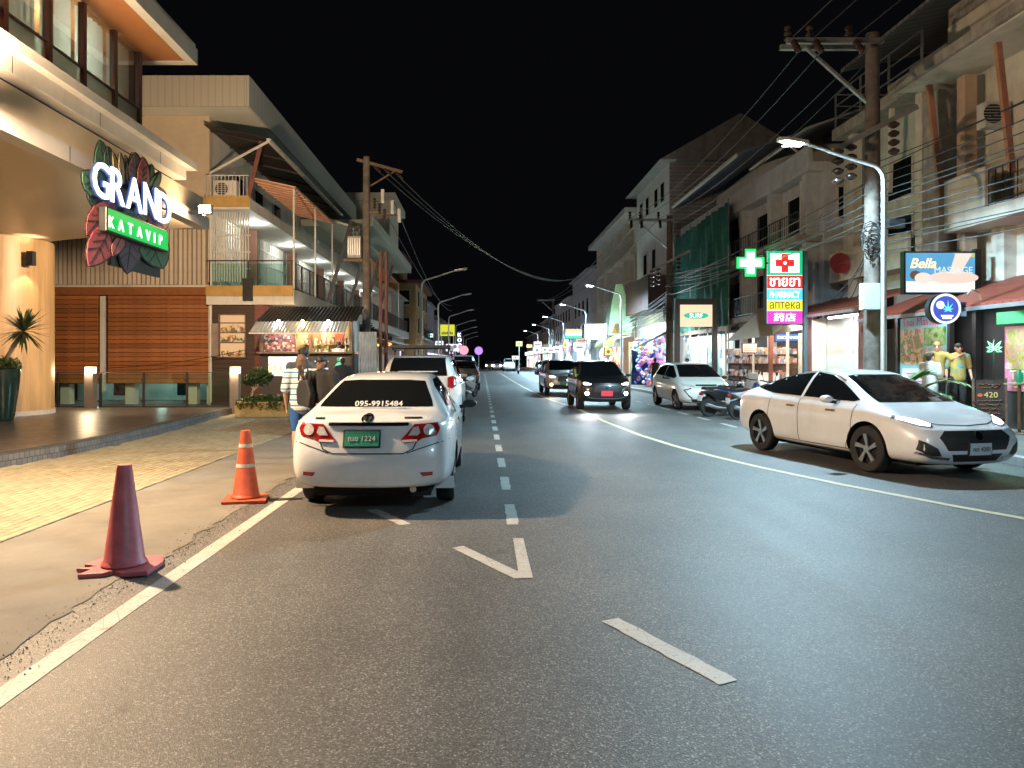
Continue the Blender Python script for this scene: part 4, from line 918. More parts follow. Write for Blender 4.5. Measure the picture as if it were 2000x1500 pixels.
box('column', M_r1, r2, 12.2, 12.5, 19.9, 20.2, 0, 9.1); box('column', M_r1, r2, 12.2, 12.5, 23.6, 23.9, 0, 9.1)
MB().bar((12.1, 21.3, 6.6), (12.0, 21.0, 9.0), .12, .1).build('slanted_prop', M_r1, r2)
facade(r2, 12.8, (21.9,), (4.9, 6.6), 1.2, 1.1, -1); fb = box('balcony_slab', M_r1, r2, 12.1, 12.79, 20.4, 25, 4.3, 4.6); box('balcony_front', M_r1, fb, 12.1, 12.2, 20.4, 25, 4.602, 5.3)
facade(r2, 12.8, (22.9,), (2.6,), 1.4, 1.2, -1)
r3 = T('grey_shophouse', 'long grey three-storey shophouse with rooftop awnings behind the pharmacy sign', 'building', (12, 33, 0))
box('wall', M_r2, r3, 12.2, 22, 25.6, 41.8, 0, 8.4)
box('roof_floor', M_r2, r3, 11.6, 22, 25.5, 41.9, 8.402, 8.7); box('parapet', M_r2, r3, 11.6, 11.75, 25.5, 41.9, 8.702, 9.3)
box('penthouse', M_white, r3, 13.4, 22, 31, 41, 8.702, 11.0); facade(r3, 13.4, (33, 36, 39), (9.2,), 1.2, 1.2, -1)
MB().add([(11.0, 31, 10.55), (11.0, 41.5, 10.55), (14, 41.5, 11.5), (14, 31, 11.5), (11.0, 31, 10.63), (11.0, 41.5, 10.63), (14, 41.5, 11.58), (14, 31, 11.58)], [(0, 3, 2, 1), (4, 5, 6, 7), (0, 1, 5, 4), (1, 2, 6, 5), (2, 3, 7, 6), (3, 0, 4, 7)]).build('roof_awning', stripes('blue_sheet', (.16, .2, .26), (.1, .12, .16), 3, 'y', .5, .7, .6), r3)
MB().bar((11.0, 31, 10.5), (11.0, 41.5, 10.5), .1, .12).build('awning_beam', M_white, r3)
MB().add([(11.6, 25.7, 9.9), (11.6, 30.8, 9.9), (14.5, 30.8, 10.9), (14.5, 25.7, 10.9), (11.6, 25.7, 9.98), (11.6, 30.8, 9.98), (14.5, 30.8, 10.98), (14.5, 25.7, 10.98)], [(0, 3, 2, 1), (4, 5, 6, 7), (0, 1, 5, 4), (1, 2, 6, 5), (2, 3, 7, 6), (3, 0, 4, 7)]).build('roof_awning', M_grey, r3)
MB().tube([(11.55, 30.9, 9.85), (11.7, 27.4, 9.9), (12.1, 27.2, 9.4), (12.1, 27.2, 3)], .06, 8).build('downpipe', M_white, r3, smooth=True)
for y in (26.0, 29.2, 32.4, 35.6, 38.8, 41.4): box('pier', M_r2, r3, 11.75, 12.19, y, y + .35, 0, 8.4)
for z in (3.3, 5.9): 
    b_ = box('balcony_slab', M_conc, r3, 11.3, 12.19, 25.7, 41.7, z, z + .22); railing(b_, (11.34, 25.7, 0), (11.34, 41.7, 0), z + .22, .85, .2)
facade(r3, 12.2, (27.7, 30.9, 34.1, 37.3, 40.3), (3.9, 6.5), 1.5, 1.4, -1); facade_y(r3, 25.6, (13.4, 15.6), (4.4, 6.7), 1.4, 1.1)
# green debris netting
t = T('debris_netting', 'green debris netting hung over scaffolding on the shophouse front', 'netting', (11.1, 37, 0))
mb = MB(); n, k_ = 40, 10; vs = []
for i in range(n + 1):
    for j in range(k_ + 1):
        y = 32.5 + 9.3 * i / n; z = 3.2 + (5.6 - .9 * i / n * .3) * j / k_; vs.append((11.12 + .09 * math.sin(i * 1.7 + j * .3) + .05 * math.sin(j * 1.3 + i * .4), y, z))
mb.add(vs, [(i * (k_ + 1) + j, (i + 1) * (k_ + 1) + j, (i + 1) * (k_ + 1) + j + 1, i * (k_ + 1) + j + 1) for i in range(n) for j in range(k_)])
mb.build('net', mat('net_green', (.015, .11, .085), .9, var=.4, vs=5), t, smooth=True)
for y in (32.6, 35.6, 38.6, 41.6): MB().tube([(11.2, y, .13), (11.2, y, 9.0)], .03, 6).build('scaffold_pole', M_steel, t)
# tall pale building with small windows
r4 = T('tall_pale_building', 'tall pale building with small square windows and a pitched roof beyond the netting', 'building', (13, 46, 0))
M_r4 = mat('mauve_white', (.66, .65, .67), .85, var=.1, dirt=.25)
box('wall', M_r4, r4, 11.0, 19, 42.2, 51, 0, 13.3)
MB().prism([(10.3, 41.6, 13.302), (19.6, 41.6, 13.302), (15, 41.6, 16.0)], (0, 10.2, 0)).build('roof', M_grey, r4)
facade(r4, 11.0, (43.6, 45.2, 47.6, 49.4), (11.3,), .75, 1.1, -1); facade(r4, 11.0, (45.8, 48.2), (7.4, ), .8, 1.3, -1)
mb = MB()
for k in range(20): mb.box(11.02, 18.98, 42.17, 42.198, 8.6 + k * .235, 8.8 + k * .235)
mb.build('siding', M_grey, r4)
box('annexe_roof', mat('maroon_sheet', (.055, .025, .025), .7), r4, 9.6, 10.98, 41.5, 48, 4.6, 6.6)
# further right
fr = T('balcony_block', 'slim block with wide eaves and stacked balconies beyond the tall pale building', 'building', (12, 60, 0))
box('wall', M_r2, fr, 12, 20, 51.4, 69, 0, 12.2); MB().prism([(10.2, 51.3, 12.202), (10.2, 69, 12.202), (10.2, 69, 12.6), (10.2, 51.3, 12.6)], (9, 0, 0)).build('eave', M_white, fr)
for k, y in enumerate((52.5, 56.5, 60.5, 64.5)):
    for z in (3.4, 6.4, 9.4): b_ = box('balcony', M_r1, fr, 10.9, 11.99, y, y + 3.4, z, z + .25); railing(b_, (10.94, y, 0), (10.94, y + 3.4, 0), z + .25, .9, .3, M_white)
facade(fr, 12, (54, 58, 62, 66), (4, 7, 10), 1.3, 1.6, -1)
for k in range(5): box('fin', M_r1, fr, 10.95, 11.99, 51.5 + k * 4.2, 51.75 + k * 4.2, 0, 12.19)
far_specs = ((70, 84, 10.6, (.5, .49, .53), 'mauve shophouse with dark windows beyond the white lightbox'), (85, 104, 9.2, (.45, .43, .45), 'dim five-bay shophouse above the far motorbikes'), (105, 128, 8.2, (.25, .23, .21), 'brownish shophouse with a pitched roof far along the right'), (130, 170, 7.0, (.2, .2, .22), 'low dark shophouse at the far right end of the street'))
for k, (y0, y1, zt, c, lb) in enumerate(far_specs):
    t = T('shophouse', lb, 'building', (12, y0, 0)); X = 10.6
    box('wall', mat('rfar_wall_%d' % k, c, .85, dirt=.4), t, X, X + 8, y0, y1, 0, zt)
    MB().prism([(X - .5, y0 - .3, zt + .002), (X + 8.2, y0 - .3, zt + .002), (X + 4, y0 - .3, zt + 1.8)], (0, y1 - y0 + .6, 0)).build('roof', M_grey, t)
    facade(t, X, [y0 + 2 + q * 3 for q in range(int((y1 - y0 - 1) / 3))], (3.9, 6.4) if zt > 8 else (3.9,), 1.2, 1.5, -1)
    for q in range(int((y1 - y0) / 5)):
        c2 = random.choice(((.9, .95, 1), (1, .8, .6), (.7, .9, 1), (1, .5, .6), (.6, 1, .7)))
        box('shop_front', collage('rfar_shop_%d%d' % (k, q), (c2, (.8, .8, .85), (.6, .3, .3), (.3, .5, .6), (.1, .1, .1), (.85, .8, .5)), 1.3, emit=.9), t, X - .06, X - .01, y0 + q * 5 + .3, y0 + q * 5 + 4.7, .2, 2.7)
        box('fascia_sign', glow('rfar_sign_%d%d' % (k, q), c2, 1.6), t, X - .5, X - .4, y0 + q * 5 + .6, y0 + q * 5 + 4.3, 2.9, 3.6)

# ---------------------------------------------------------------- shop fronts on the right
M_redroof = stripes('red_sheet', (.26, .055, .03), (.17, .035, .022), 4.5, 'y', .55, .75, .8)
def lean_roof(t, name, x0, z0, x1, z1, y0, y1, m, th=.05):
    return MB().add([(x0, y0, z0), (x0, y1, z0), (x1, y1, z1), (x1, y0, z1), (x0, y0, z0 + th), (x0, y1, z0 + th), (x1, y1, z1 + th), (x1, y0, z1 + th)], [(0, 3, 2, 1), (4, 5, 6, 7), (0, 1, 5, 4), (1, 2, 6, 5), (2, 3, 7, 6), (3, 0, 4, 7)]).build(name, m, t)
ms = T('massage_shop', 'massage shop under a red corrugated lean-to with white panelled front', 'shop', (11.5, 20, .13))
lean_roof(ms, 'roof', 10.3, 2.74, 12.55, 3.55, 10.5, 19.6, M_redroof); lean_roof(ms, 'roof', 10.2, 3.05, 12.55, 3.75, 19.7, 26.5, M_redroof)
MB().bar((10.28, 10.5, 2.7), (10.28, 19.6, 2.7), .06, .08).bar((10.18, 19.7, 3.0), (10.18, 26.5, 3.0), .06, .08).build('gutter', M_steel, ms)
pn = mat('white_panel', (.62, .68, .68), .5, var=.04)
for y0, y1 in ((20.6, 22.2), (22.25, 23.9), (23.95, 25.5)): box('panel', pn, ms, 11.5, 11.56, y0, y1, .13, 3.05)
for y in (19.9, 23.1, 26.2): box('post', M_rust, ms, 10.5, 10.62, y, y + .12, .13, 3.0)
for y in (17.55, 19.75): box('door_post', M_black, ms, 11.44, 11.56, y, y + .1, .13, 2.9)
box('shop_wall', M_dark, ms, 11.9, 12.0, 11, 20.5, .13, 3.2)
tb = MB().box(10.9, 11.02, 20.4, 22.6, 2.93, 2.98).build('tube_light', glow('tube_white', (.85, .97, 1), 16), ms); light('tube_glow', 'AREA', (10.96, 21.5, 2.9), 15, (.8, .95, 1), ms, 2.0, .1, rot=(0, 0, R(90)))
light('tube_glow', 'AREA', (10.8, 24.4, 2.9), 13, (.8, .95, 1), ms, 1.6, .1, rot=(0, 0, R(90)))
light('shop_light', 'AREA', (11.0, 17.0, 2.8), 34, (.9, .97, 1), ms, 2.5, .3, rot=(0, 0, R(90)))
# printed shop window (massage pictures)
D, Nn = (0, -1, 0), (0, 0, 1)
def wall_poster(t, X, y0, y1, z0, z1, m, name='poster'):
    return box(name, m, t, X - .02, X, y0, y1, z0, z1)
def on(X, y, z): return V((X, y, z))
p1 = wall_poster(ms, 11.5, 17.7, 19.7, .6, 2.75, mat('poster_teal', (.16, .42, .46), .4, var=.25, vs=2), 'window_poster')
text('Thai Massage', 'lettering', mat('poster_magenta', (.55, .02, .12), .5), p1, (11.478, 18.75, 2.6), D, Nn, width=1.7, depth=.003)
for k, (y0, y1, z0, z1, cl_) in enumerate(((18.68, 19.66, 1.5, 2.46, ((.05, .1, .03), (.5, .3, .06), (.55, .4, .3), (.3, .12, .06), (.12, .25, .06), (.6, .5, .4))), (17.74, 18.62, 2.0, 2.46, ((.02, .06, .02), (.1, .22, .05), (.3, .35, .15), (.04, .1, .04))), (17.74, 18.62, 1.5, 1.95, ((.3, .15, .09), (.55, .36, .27), (.12, .3, .3), (.45, .25, .15))))): box('picture', print_mat('spa_print_%d' % k, cl_, 3.5), p1, 11.472, 11.479, y0, y1, z0, z1)
box('price_panel', mat('poster_white', (.65, .6, .62), .5), p1, 11.472, 11.479, 18.4, 19.6, .75, 1.4)
for k in range(5): box('text_line', mat('poster_pink', (.5, .15, .3), .5), p1, 11.468, 11.4715, 18.5, 19.5 - .1 * (k % 3), .85 + k * .1, .88 + k * .1)
# weed shop poster wall, right edge
ws = T('poster_wall', 'pink and green painted poster wall under a green awning beside the massage shop', 'poster', (11.5, 14.6, .13))
b_ = box('panel', mat('poster_pinkish', (.48, .16, .26), .5, var=.5, vs=2.5), ws, 11.48, 11.54, 14.0, 15.75, .95, 2.35)
text('THIS IS', 'lettering', mat('poster_cream', (.75, .72, .6), .5), b_, (11.476, 15.15, 1.3), D, Nn, width=.85, depth=.003); text('ST.RO', 'lettering', mat('poster_amber', (.75, .45, .08), .5), b_, (11.476, 15.15, 1.1), D, Nn, width=.62, depth=.003)
box('artwork', print_mat('art_print', ((.5, .12, .25), (.6, .3, .4), (.2, .35, .04), (.55, .2, .3), (.35, .4, .08), (.5, .15, .05)), 2.6, 3, 2.0), b_, 11.472, 11.479, 14.05, 15.7, 1.42, 2.3)
box('green_awning', mat('green_canvas', (.02, .26, .09), .7), ws, 11.3, 11.5, 13.6, 15.75, 2.4, 2.66); box('cabinet', M_dark, ws, 11.5, 11.8, 14, 15.75, .13, .94)
light('poster_light', 'AREA', (11.0, 15.0, 2.62), 18, (1, .95, 1), ws, 1.6, .15, rot=(0, R(-25), R(90)))
# illuminated signs -----------------------------------------------------------
t, o, w_, h_ = board('pharmacy_sign', 'tall illuminated pharmacy sign in four languages with a red cross', 22.5, 1498, 1567, 490, 632, glow('sign_white', (1, 1, 1), 1.3), .18, z0=.13)
x0 = o.x - w_ / 2; zt = o.z + h_ / 2
def band(f0, f1, col, s_=1.0, nm='band'):
    s_ *= .62; return MB().box(x0, x0 + w_, o.y - .006, o.y - .001, zt - h_ * f1, zt - h_ * f0).build(nm, glow('ph_' + nm + str(int(f0 * 100)), col, s_), t)
b0 = band(0, .335, (.0, .55, .22), 1.0); plate2d('white_panel', glow('ph_white', (.95, 1, .98), .9), t, rect(w_ * .82, h_ * .27), V((o.x, o.y - .007, zt - h_ * .168)), U, W, .004)
def cross(r_, k=.36): a = r_ * k; return [(-a, -r_), (a, -r_), (a, -a), (r_, -a), (r_, a), (a, a), (a, r_), (-a, r_), (-a, a), (-r_, a), (-r_, -a), (-a, -a)]
plate2d('red_cross', glow('ph_red', (.75, .01, .01), 1), t, cross(.29), V((o.x, o.y - .0125, zt - h_ * .168)), U, W, .004); plate2d('cross_mark', glow('ph_white', (1, 1, 1)), t, circ(.06, 8), V((o.x, o.y - .018, zt - h_ * .168)), U, W, .003)
for f0, f1, c, s_, tx_, tc_ in ((.34, .52, (.75, .02, .02), 1, 'ขายยา', (1, 1, 1)), (.525, .675, (.05, .65, .85), 1.2, 'PHARMACY', (1, 1, 1)), (.68, .82, (.95, .85, .02), 1.1, 'аптека', (.12, .1, .08)), (.825, 1, (.85, .03, .6), 1, '药店', (1, 1, 1))):
    band(f0, f1, c, s_); text(tx_, 'lettering', glow('pht_%d' % (tc_[0] * 10), tc_, 1.5 if tc_[0] > .5 else .3), t, V((o.x, o.y - .008, zt - h_ * (f0 + f1) / 2)), U, W, width=w_ * (.86 if len(tx_) > 2 else .62), height=h_ * (f1 - f0) * .66, depth=.003, bold=.012 if len(tx_) != 6 else 0)
MB().box(o.x + w_ / 2 + .05, o.x + w_ / 2 + .17, 22.5, 22.62, .13, zt).build('post', mat('blue_grey_post', (.08, .11, .13), .5), t)
c_ = P(1466, 513, 22.4); t = T('green_cross', 'glowing green and white LED pharmacy cross', 'sign', tuple(c_))
plate2d('housing', M_black, t, cross(.46, .42), c_ + V((0, .1, 0)), U, W, .09); plate2d('green_glow', glow('led_green', (.0, .85, .10), .9), t, cross(.43, .4), c_ + V((0, .008, 0)), U, W, .006); plate2d('white_core', glow('led_core', (.75, 1, .82), 1.6), t, cross(.35, .33), c_, U, W, .006)
MB().bar(c_ + V((.4, .05, 0)), c_ + V((.62, .12, 0)), .05, .05).build('arm', M_black, t)
light('cross_light', 'POINT', c_ + V((0, -.25, 0)), 30, (.05, 1, .3), t, .2)
t, o, w_, h_ = board('massage_sign', 'bright billboard of a reclining woman reading Bella Massage', 17.0, 1769, 1904, 494, 571, glow('ms_sky', (.10, .36, .62), .6), .16, z0=.13)
MB().box(o.x + w_ / 2 + .02, o.x + w_ / 2 + .15, 17.0, 17.13, .13, o.z + h_ / 2 + .1).build('post', M_black, t)
def wshape(nm, pts, c, s_=1.2, dz=.002): plate2d(nm, glow('ms_' + nm, c, s_ * .42), t, pts, o + V((0, -dz, 0)), U, W, .002)
wshape('towel', [(-.81, -.46), (.81, -.46), (.81, -.2), (.3, -.16), (-.5, -.22), (-.81, -.2)], (.95, .95, 1), 1.7); wshape('back', circ(.6, 20, .3, -.12, .15), (.95, .72, .6), 1.3, .005); wshape('arms', [(.35, .45), (.75, .45), (.45, -.05), (.2, -.02)], (.95, .8, .7), 1.3, .008); wshape('face', circ(.2, 18, -.42, -.13, .13), (.95, .75, .65), 1.4, .011); wshape('hair', circ(.13, 14, -.6, -.06, .11), (.22, .12, .08), .8, .008); wshape('leaf_corner', [(.3, .46), (.81, .46), (.81, .36), (.4, .38)], (.7, .75, .2), 1.0, .005)
text('Bella', 'lettering', glow('ms_gold', (1, .8, .45), .8), t, o + V((-.42, -.018, .22)), U, W, width=.62, depth=.003, bold=.02, shear=.3); text('MASSAGE', 'lettering', glow('ms_silver', (.75, .85, .8), .6), t, o + V((.3, -.018, .06)), U, W, width=.9, depth=.003)
c_ = P(1847, 603, 15.2); t = T('round_sign', 'round blue illuminated leaf-and-moon sign hanging below the massage billboard', 'sign', tuple(c_))
plate2d('case', M_black, t, circ(.325, 32), c_ + V((-.04, .14, 0)), U, W, .14); plate2d('white_rim', glow('rs_white', (.85, .92, 1), .9), t, circ(.32, 32), c_, U, W, .006); plate2d('face', glow('rs_blue', (.05, .08, .5), .7), t, circ(.272, 32), c_ + V((0, -.007, 0)), U, W, .004)
plate2d('moon', glow('rs_moon', (.55, .75, .95), 1.3), t, circ(.085, 16), c_ + V((-.12, -.012, .08)), U, W, .003)
def leafpts(r_): 
    pts = []
    for a, k in ((-150, .5), (-165, .2), (170, .62), (150, .2), (130, .85), (108, .22), (90, 1), (72, .22), (50, .85), (30, .2), (10, .62), (-15, .2), (-30, .5), (-90, .12)): pts.append((r_ * k * math.cos(R(a)), r_ * k * math.sin(R(a))))
    return pts
plate2d('leaf', glow('rs_leaf', (.1, .7, .75), 1.2), t, leafpts(.2), c_ + V((.04, -.016, -.02)), U, W, .003)
for k in range(2): plate2d('text_arc', glow('rs_txt', (.8, .85, 1), 1.2), t, rect(.26 - .06 * k, .03), c_ + V((.02, -.016, -.15 - .05 * k)), U, W, .003)
MB().bar(c_ + V((.34, .07, 0)), c_ + V((.55, .2, 0)), .05, .3).build('bracket', mat('blue_bracket', (.1, .14, .35), .5), t)
MB().tube([c_ + V((.52, .1, .3)), c_ + V((.62, .1, .42)), c_ + V((.78, .1, .36)), c_ + V((.85, .1, .1))], .02, 8).build('hook_pipe', mat('brass_pipe', (.4, .33, .2), .4), t, smooth=True)
c_ = P(1942, 682, 15.2); t = T('neon_leaf', 'green neon leaf sign glowing in front of the poster wall', 'sign', tuple(c_)); plate2d('back_plate', glow('neon_green', (.0, .3, .09), .35), t, leafpts(.26), c_ + V((0, .03, -.02)), U, W, .004)
mb = MB()
for a in (-20, 15, 50, 90, 130, 165, 200):
    q = V((math.cos(R(a)), 0, math.sin(R(a)))); s_ = V((-q.z, 0, q.x)); L_ = .22 if 40 < a < 140 else .17; mb.tube([c_, c_ + q * L_ * .5 + s_ * .025, c_ + q * L_, c_ + q * L_ * .5 - s_ * .025, c_], .008, 6)
mb.build('neon_tube', glow('neon_tube', (.3, 1, .6), 1.6), t); MB().bar(c_ + V((0, .03, 0)), c_ + V((0, .03, -1.2)), .03, .03).build('stand', M_black, t)
light('neon_light', 'POINT', c_ + V((-.1, -.2, 0)), 14, (.1, 1, .4), t, .1)
# chalkboard easel and bar table with green lamp
c_ = V((10.2, 14.4, .13)); t = T('chalkboard', 'A-frame chalkboard with coloured handwriting and 420 on it', 'chalkboard', tuple(c_), R(-30), world=False)
MB().bar((-.27, 0, 0), (-.27, .12, 1.12), .04, .04).bar((.27, 0, 0), (.27, .12, 1.12), .04, .04).bar((-.27, .5, 0), (-.27, .14, 1.1), .04, .03).bar((.27, .5, 0), (.27, .14, 1.1), .04, .03).build('frame', M_wood, t)
bd = MB().add([(-.25, .02, .32), (.25, .02, .32), (.25, .11, 1.08), (-.25, .11, 1.08)], [(0, 1, 2, 3)]).build('slate', mat('slate', (.05, .03, .025), .8, var=.4, vs=9), t)
chz = V((0, .09, .76)).normalized(); nrm = V((0, -1, .118)).normalized()
for k, (f, c, tx_) in enumerate(((.62, (.75, .65, .2), '420'),)): text(tx_, 'chalk_number', mat('chalk_%d' % k, c, .9), bd, V((.02, .02, .32)) + chz * f * .76 + nrm * .006, U, chz, height=.11, depth=.001)
mb = MB()
for k, (f, wd) in enumerate(((.9, .38), (.82, .3), (.46, .42), (.36, .34), (.24, .3), (.14, .36))):
    p = V((0, .02, .32)) + chz * f * .76 + nrm * .006
    for q in range(7):
        a = p + V((-wd / 2 + q * wd / 7, 0, 0)); mb.bar(a, a + V((wd / 9, 0, 0)) + chz * random.uniform(-.02, .03), .004, .022, nrm)
mb.build('chalk_scrawl', collage('chalk', ((.6, .2, .25), (.65, .55, .3), (.6, .3, .1), (.5, .5, .5)), 9), bd)
plate2d('chalk_blob', mat('chalk_red', (.7, .12, .04), .8), bd, circ(.045, 10, ry=.035), V((-.16, .02, .32)) + chz * .46 + nrm * .004, U, chz, .003)
c_ = V((10.75, 14.35, .13)); t = T('bar_table', 'small round bar table holding a green glowing jar', 'table', tuple(c_), world=False)
MB().lathe([(.2, 0), (.2, .03), (.03, .05), (.03, .98), (.3, 1.0), (.3, 1.03)], n=20).build('table', mat('table_wood', (.25, .19, .13), .5), t, smooth=True)
tag(MB().lathe([(.05, 1.035), (.075, 1.08), (.075, 1.2), (.04, 1.26), (.03, 1.3)], c_, 16).build('glowing_jar', glow('jar_green', (.0, .4, .18), .4), None, smooth=True), 'green glowing glass jar on the bar table', 'jar')
c_ = P(1955, 692, 15.4)
# pharmacy shop, striped canopy, exchange sign
ps = T('pharmacy_shop', 'open pharmacy and souvenir shop under a beige canvas canopy', 'shop', (11.5, 30, .13))
MB().add([P(1418, 667, 24.5), P(1500, 592, 26.5), P(1585, 588, 27.5), P(1585, 640, 24.2), P(1510, 655, 24.2)], [(0, 1, 2, 3, 4)]).build('canopy', mat('beige_canvas', (.42, .33, .25), .8, var=.06), ps)
for k in range(11):
    f = k / 10; p = P(1470 + f * 100, 648 - 10 * f, 24.9 + f * 1.2); MB().lathe([(.01, .05), (.045, 0), (.03, -.05)], p, 10).build('string_bulb', glow('string_bulb', (1, .72, .4), 18), ps)
light('canopy_light', 'POINT', P(1500, 650, 25.2), 110, (1, .8, .6), ps, .3)
light('shop_light', 'AREA', (10.9, 28.6, 3.0), 75, (1, .93, .85), ps, 5, .4, rot=(0, 0, R(90)))
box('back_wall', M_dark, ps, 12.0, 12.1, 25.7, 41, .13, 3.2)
cols = ((.6, .25, .2), (.65, .55, .45), (.3, .12, .1), (.6, .6, .62), (.2, .3, .5), (.55, .4, .2))
for k, y in enumerate((26.2, 27.9, 29.6, 31.3)):
    rk = box('goods_rack', M_wood, ps, 11.2, 11.6, y, y + 1.4, .13, 1.5)
    mb = MB(); rnd = random.Random(k)
    for z in (.5, .95, 1.5, 1.85):
        yy = y
        while yy < y + 1.35: ww = rnd.uniform(.06, .16); mb.box(11.1, 11.19 if z < 1.4 else 11.5, yy, yy + ww, z, z + rnd.uniform(.12, .3)); yy += ww + .02
    tag(mb.build('goods', collage('souvenirs', cols, 6), rk), kind='stuff')
for y in (26.0, 29.3, 32.6): box('post', M_white, ps, 11.05, 11.13, y, y + .08, .13, 3.2)
box('glass_case', mat('shop_white', (.6, .6, .6), .4), ps, 10.1, 10.9, 26.3, 27.4, .13, 1.15); box('glass_door', mat('door_white', (.5, .55, .55), .3, var=.3), ps, 11.5, 11.56, 24.6 + 1, 26.1, .13, 2.6)
t, o, w_, h_ = board('exchange_sign', 'blue strip sign reading EXCHANGE under the canvas canopy', 26.2, 1515, 1588, 652, 666, glow('ex_blue', (.03, .12, .45), 1), .06); text('EXCHANGE', 'lettering', glow('ex_white', (.85, .95, 1), 1.8), t, o + V((-.22, -.002, 0)), U, W, width=.8, depth=.003)
t, o, w_, h_ = board('price_board', 'small pink price board in front of the souvenir racks', 25.6, 1451, 1477, 672, 688, mat('price_pink', (.6, .42, .4), .6), .04)
for k in range(4): MB().box(o.x - w_ * .4, o.x + w_ * .4, o.y - .003, o.y - .001, o.z + h_ * (.3 - .2 * k), o.z + h_ * (.36 - .2 * k)).build('text_line', M_rust, t)
# surf shop gate sign
st = T('surf_sign', 'dark gate frame holding a cream lightbox with a green surfboard logo', 'sign', (8.9, 31, .13))
a, b = P(1327, 595, 30.5), P(1391, 638, 30.5)
MB().box(a.x - .2, a.x, 30.4, 30.6, .13, a.z + .25).build('post', M_black, st); MB().box(b.x, b.x + .2, 30.4, 30.6, .13, a.z + .25).build('post', M_black, st); MB().box(a.x, b.x, 30.42, 30.58, a.z, a.z + .25).build('beam', M_black, st)
MB().box(a.x + .01, b.x - .01, 30.46, 30.56, b.z, a.z - .01).build('lightbox', glow('surf_cream', (.85, .70, .45), .62), st)
oc = V(((a.x + b.x) / 2, 30.455, (a.z + b.z) / 2)); plate2d('surfboard', glow('surf_green', (.0, .3, .22), 1), st, [(math.copysign(abs(math.cos(q)) ** .8, math.cos(q)) * .52, .13 * math.sin(q)) for q in [i * math.pi / 14 for i in range(28)]], oc, U, W, .006); text('SURF', 'lettering', glow('surf_white', (.9, .85, .75), 1.2), st, oc + V((0, -.01, 0)), U, W, height=.18, depth=.004)
sh = T('surf_shop', 'bright white-lit shop front behind the surf gate sign', 'shop', (11.5, 36, .13))
for k in range(5): 
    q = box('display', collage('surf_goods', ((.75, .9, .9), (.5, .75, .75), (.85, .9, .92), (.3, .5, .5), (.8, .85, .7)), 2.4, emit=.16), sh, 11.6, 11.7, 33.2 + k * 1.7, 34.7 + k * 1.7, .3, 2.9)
light('shop_light', 'AREA', (10.8, 36.5, 3.0), 70, (.8, 1, 1), sh, 5, .4, rot=(0, 0, R(90)))
box('fascia', mat('olive_fascia', (.2, .18, .1), .7), sh, 11.2, 11.29, 32.5, 41, 3.0, 3.28)
rb = T('beach_goods_stall', 'stall hung with colourful beach toys beside a dark awning', 'stall', (10, 42, .13))
mb = MB(); rnd = random.Random(9)
for k in range(150): 
    p = (rnd.uniform(9.0, 10.6), rnd.uniform(40, 43), rnd.uniform(.3, 2.9)); r_ = rnd.uniform(.06, .18); mb.lathe([(.02, -r_), (r_, -.3 * r_), (r_, .3 * r_), (.02, r_)], p, 7)
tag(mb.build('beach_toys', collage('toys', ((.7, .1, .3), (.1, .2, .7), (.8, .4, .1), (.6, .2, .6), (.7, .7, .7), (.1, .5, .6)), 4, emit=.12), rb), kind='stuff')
MB().add([P(1240, 680, 40), P(1302, 652, 44), P(1312, 640, 39), P(1255, 672, 36)], [(0, 1, 2, 3)]).build('awning', mat('grey_canvas', (.06, .065, .07), .8), rb)
light('stall_light', 'POINT', P(1308, 655, 38.5), 160, (.95, .9, 1), rb, .1)
t = T('blue_tarpaulin', 'crumpled blue tarpaulin hung beside the beach goods stall', 'tarpaulin', (8.9, 42, .13)); mb = MB(); n, k_ = 24, 14; vs = []
for i in range(n + 1):
    for j in range(k_ + 1): vs.append((8.75 + 1.6 * i / n, 42.0 + .14 * math.sin(i * .9 + 1.4 * math.sin(j * .5)) + .1 * math.sin(j * .8 + i * .35), .2 + 2.1 * j / k_ - .35 * math.sin(math.pi * i / n) * (j / k_)))
mb.add(vs, [(i * (k_ + 1) + j, (i + 1) * (k_ + 1) + j, (i + 1) * (k_ + 1) + j + 1, i * (k_ + 1) + j + 1) for i in range(n) for j in range(k_)]).build('sheet', mat('blue_tarp', (.03, .07, .24), .45, var=.3), t, smooth=True)
for x in (8.72, 10.4): MB().tube([(x, 42.05, .13), (x, 42.05, 2.5)], .03, 6).build('pole', M_steel, t)
# mid-distance signs
t, o, w_, h_ = board('blank_lightbox', 'large white lightbox over the yellow awning', 47, 1142, 1184, 633, 663, glow('lightbox_white', (1, 1, .97), 1.0), .2, post=(1180,), z0=.13)
t, o, w_, h_ = board('flag_sign', 'signboard striped saffron, white and green', 50, 1105, 1136, 643, 661, glow('fl_white', (.95, .98, .95), 1.3), .12, post=(1107,), z0=.13)
for f, c in ((.36, (.9, .35, .06)), (-.34, (.0, .5, .22))): MB().box(o.x - w_ / 2, o.x + w_ / 2, o.y - .006, o.y - .001, o.z + h_ * (f - .16), o.z + h_ * (f + .14)).build('stripe', glow('fl_%d' % (f * 100), c, 1.1), t)
t = T('yellow_awning', 'rounded yellow shop awning under the white lightbox', 'awning', (8.8, 48, 2.4)); mb = MB(); vs = []
for i in range(13):
    for j in range(7): vs.append((9.6 - 1.5 * math.sin(j * math.pi / 12), 44.5 + i * .62, 2.55 + .85 * math.cos(j * math.pi / 12) + .02 * (i % 2)))
mb.add(vs, [(i * 7 + j, (i + 1) * 7 + j, (i + 1) * 7 + j + 1, i * 7 + j + 1) for i in range(12) for j in range(6)]).build('canvas', mat('yellow_canvas', (.5, .42, .03), .7, var=.2, emit=.0), t, smooth=True)
light('awning_light', 'POINT', (8.3, 47, 2.3), 120, (1, .95, .7), t, .2)
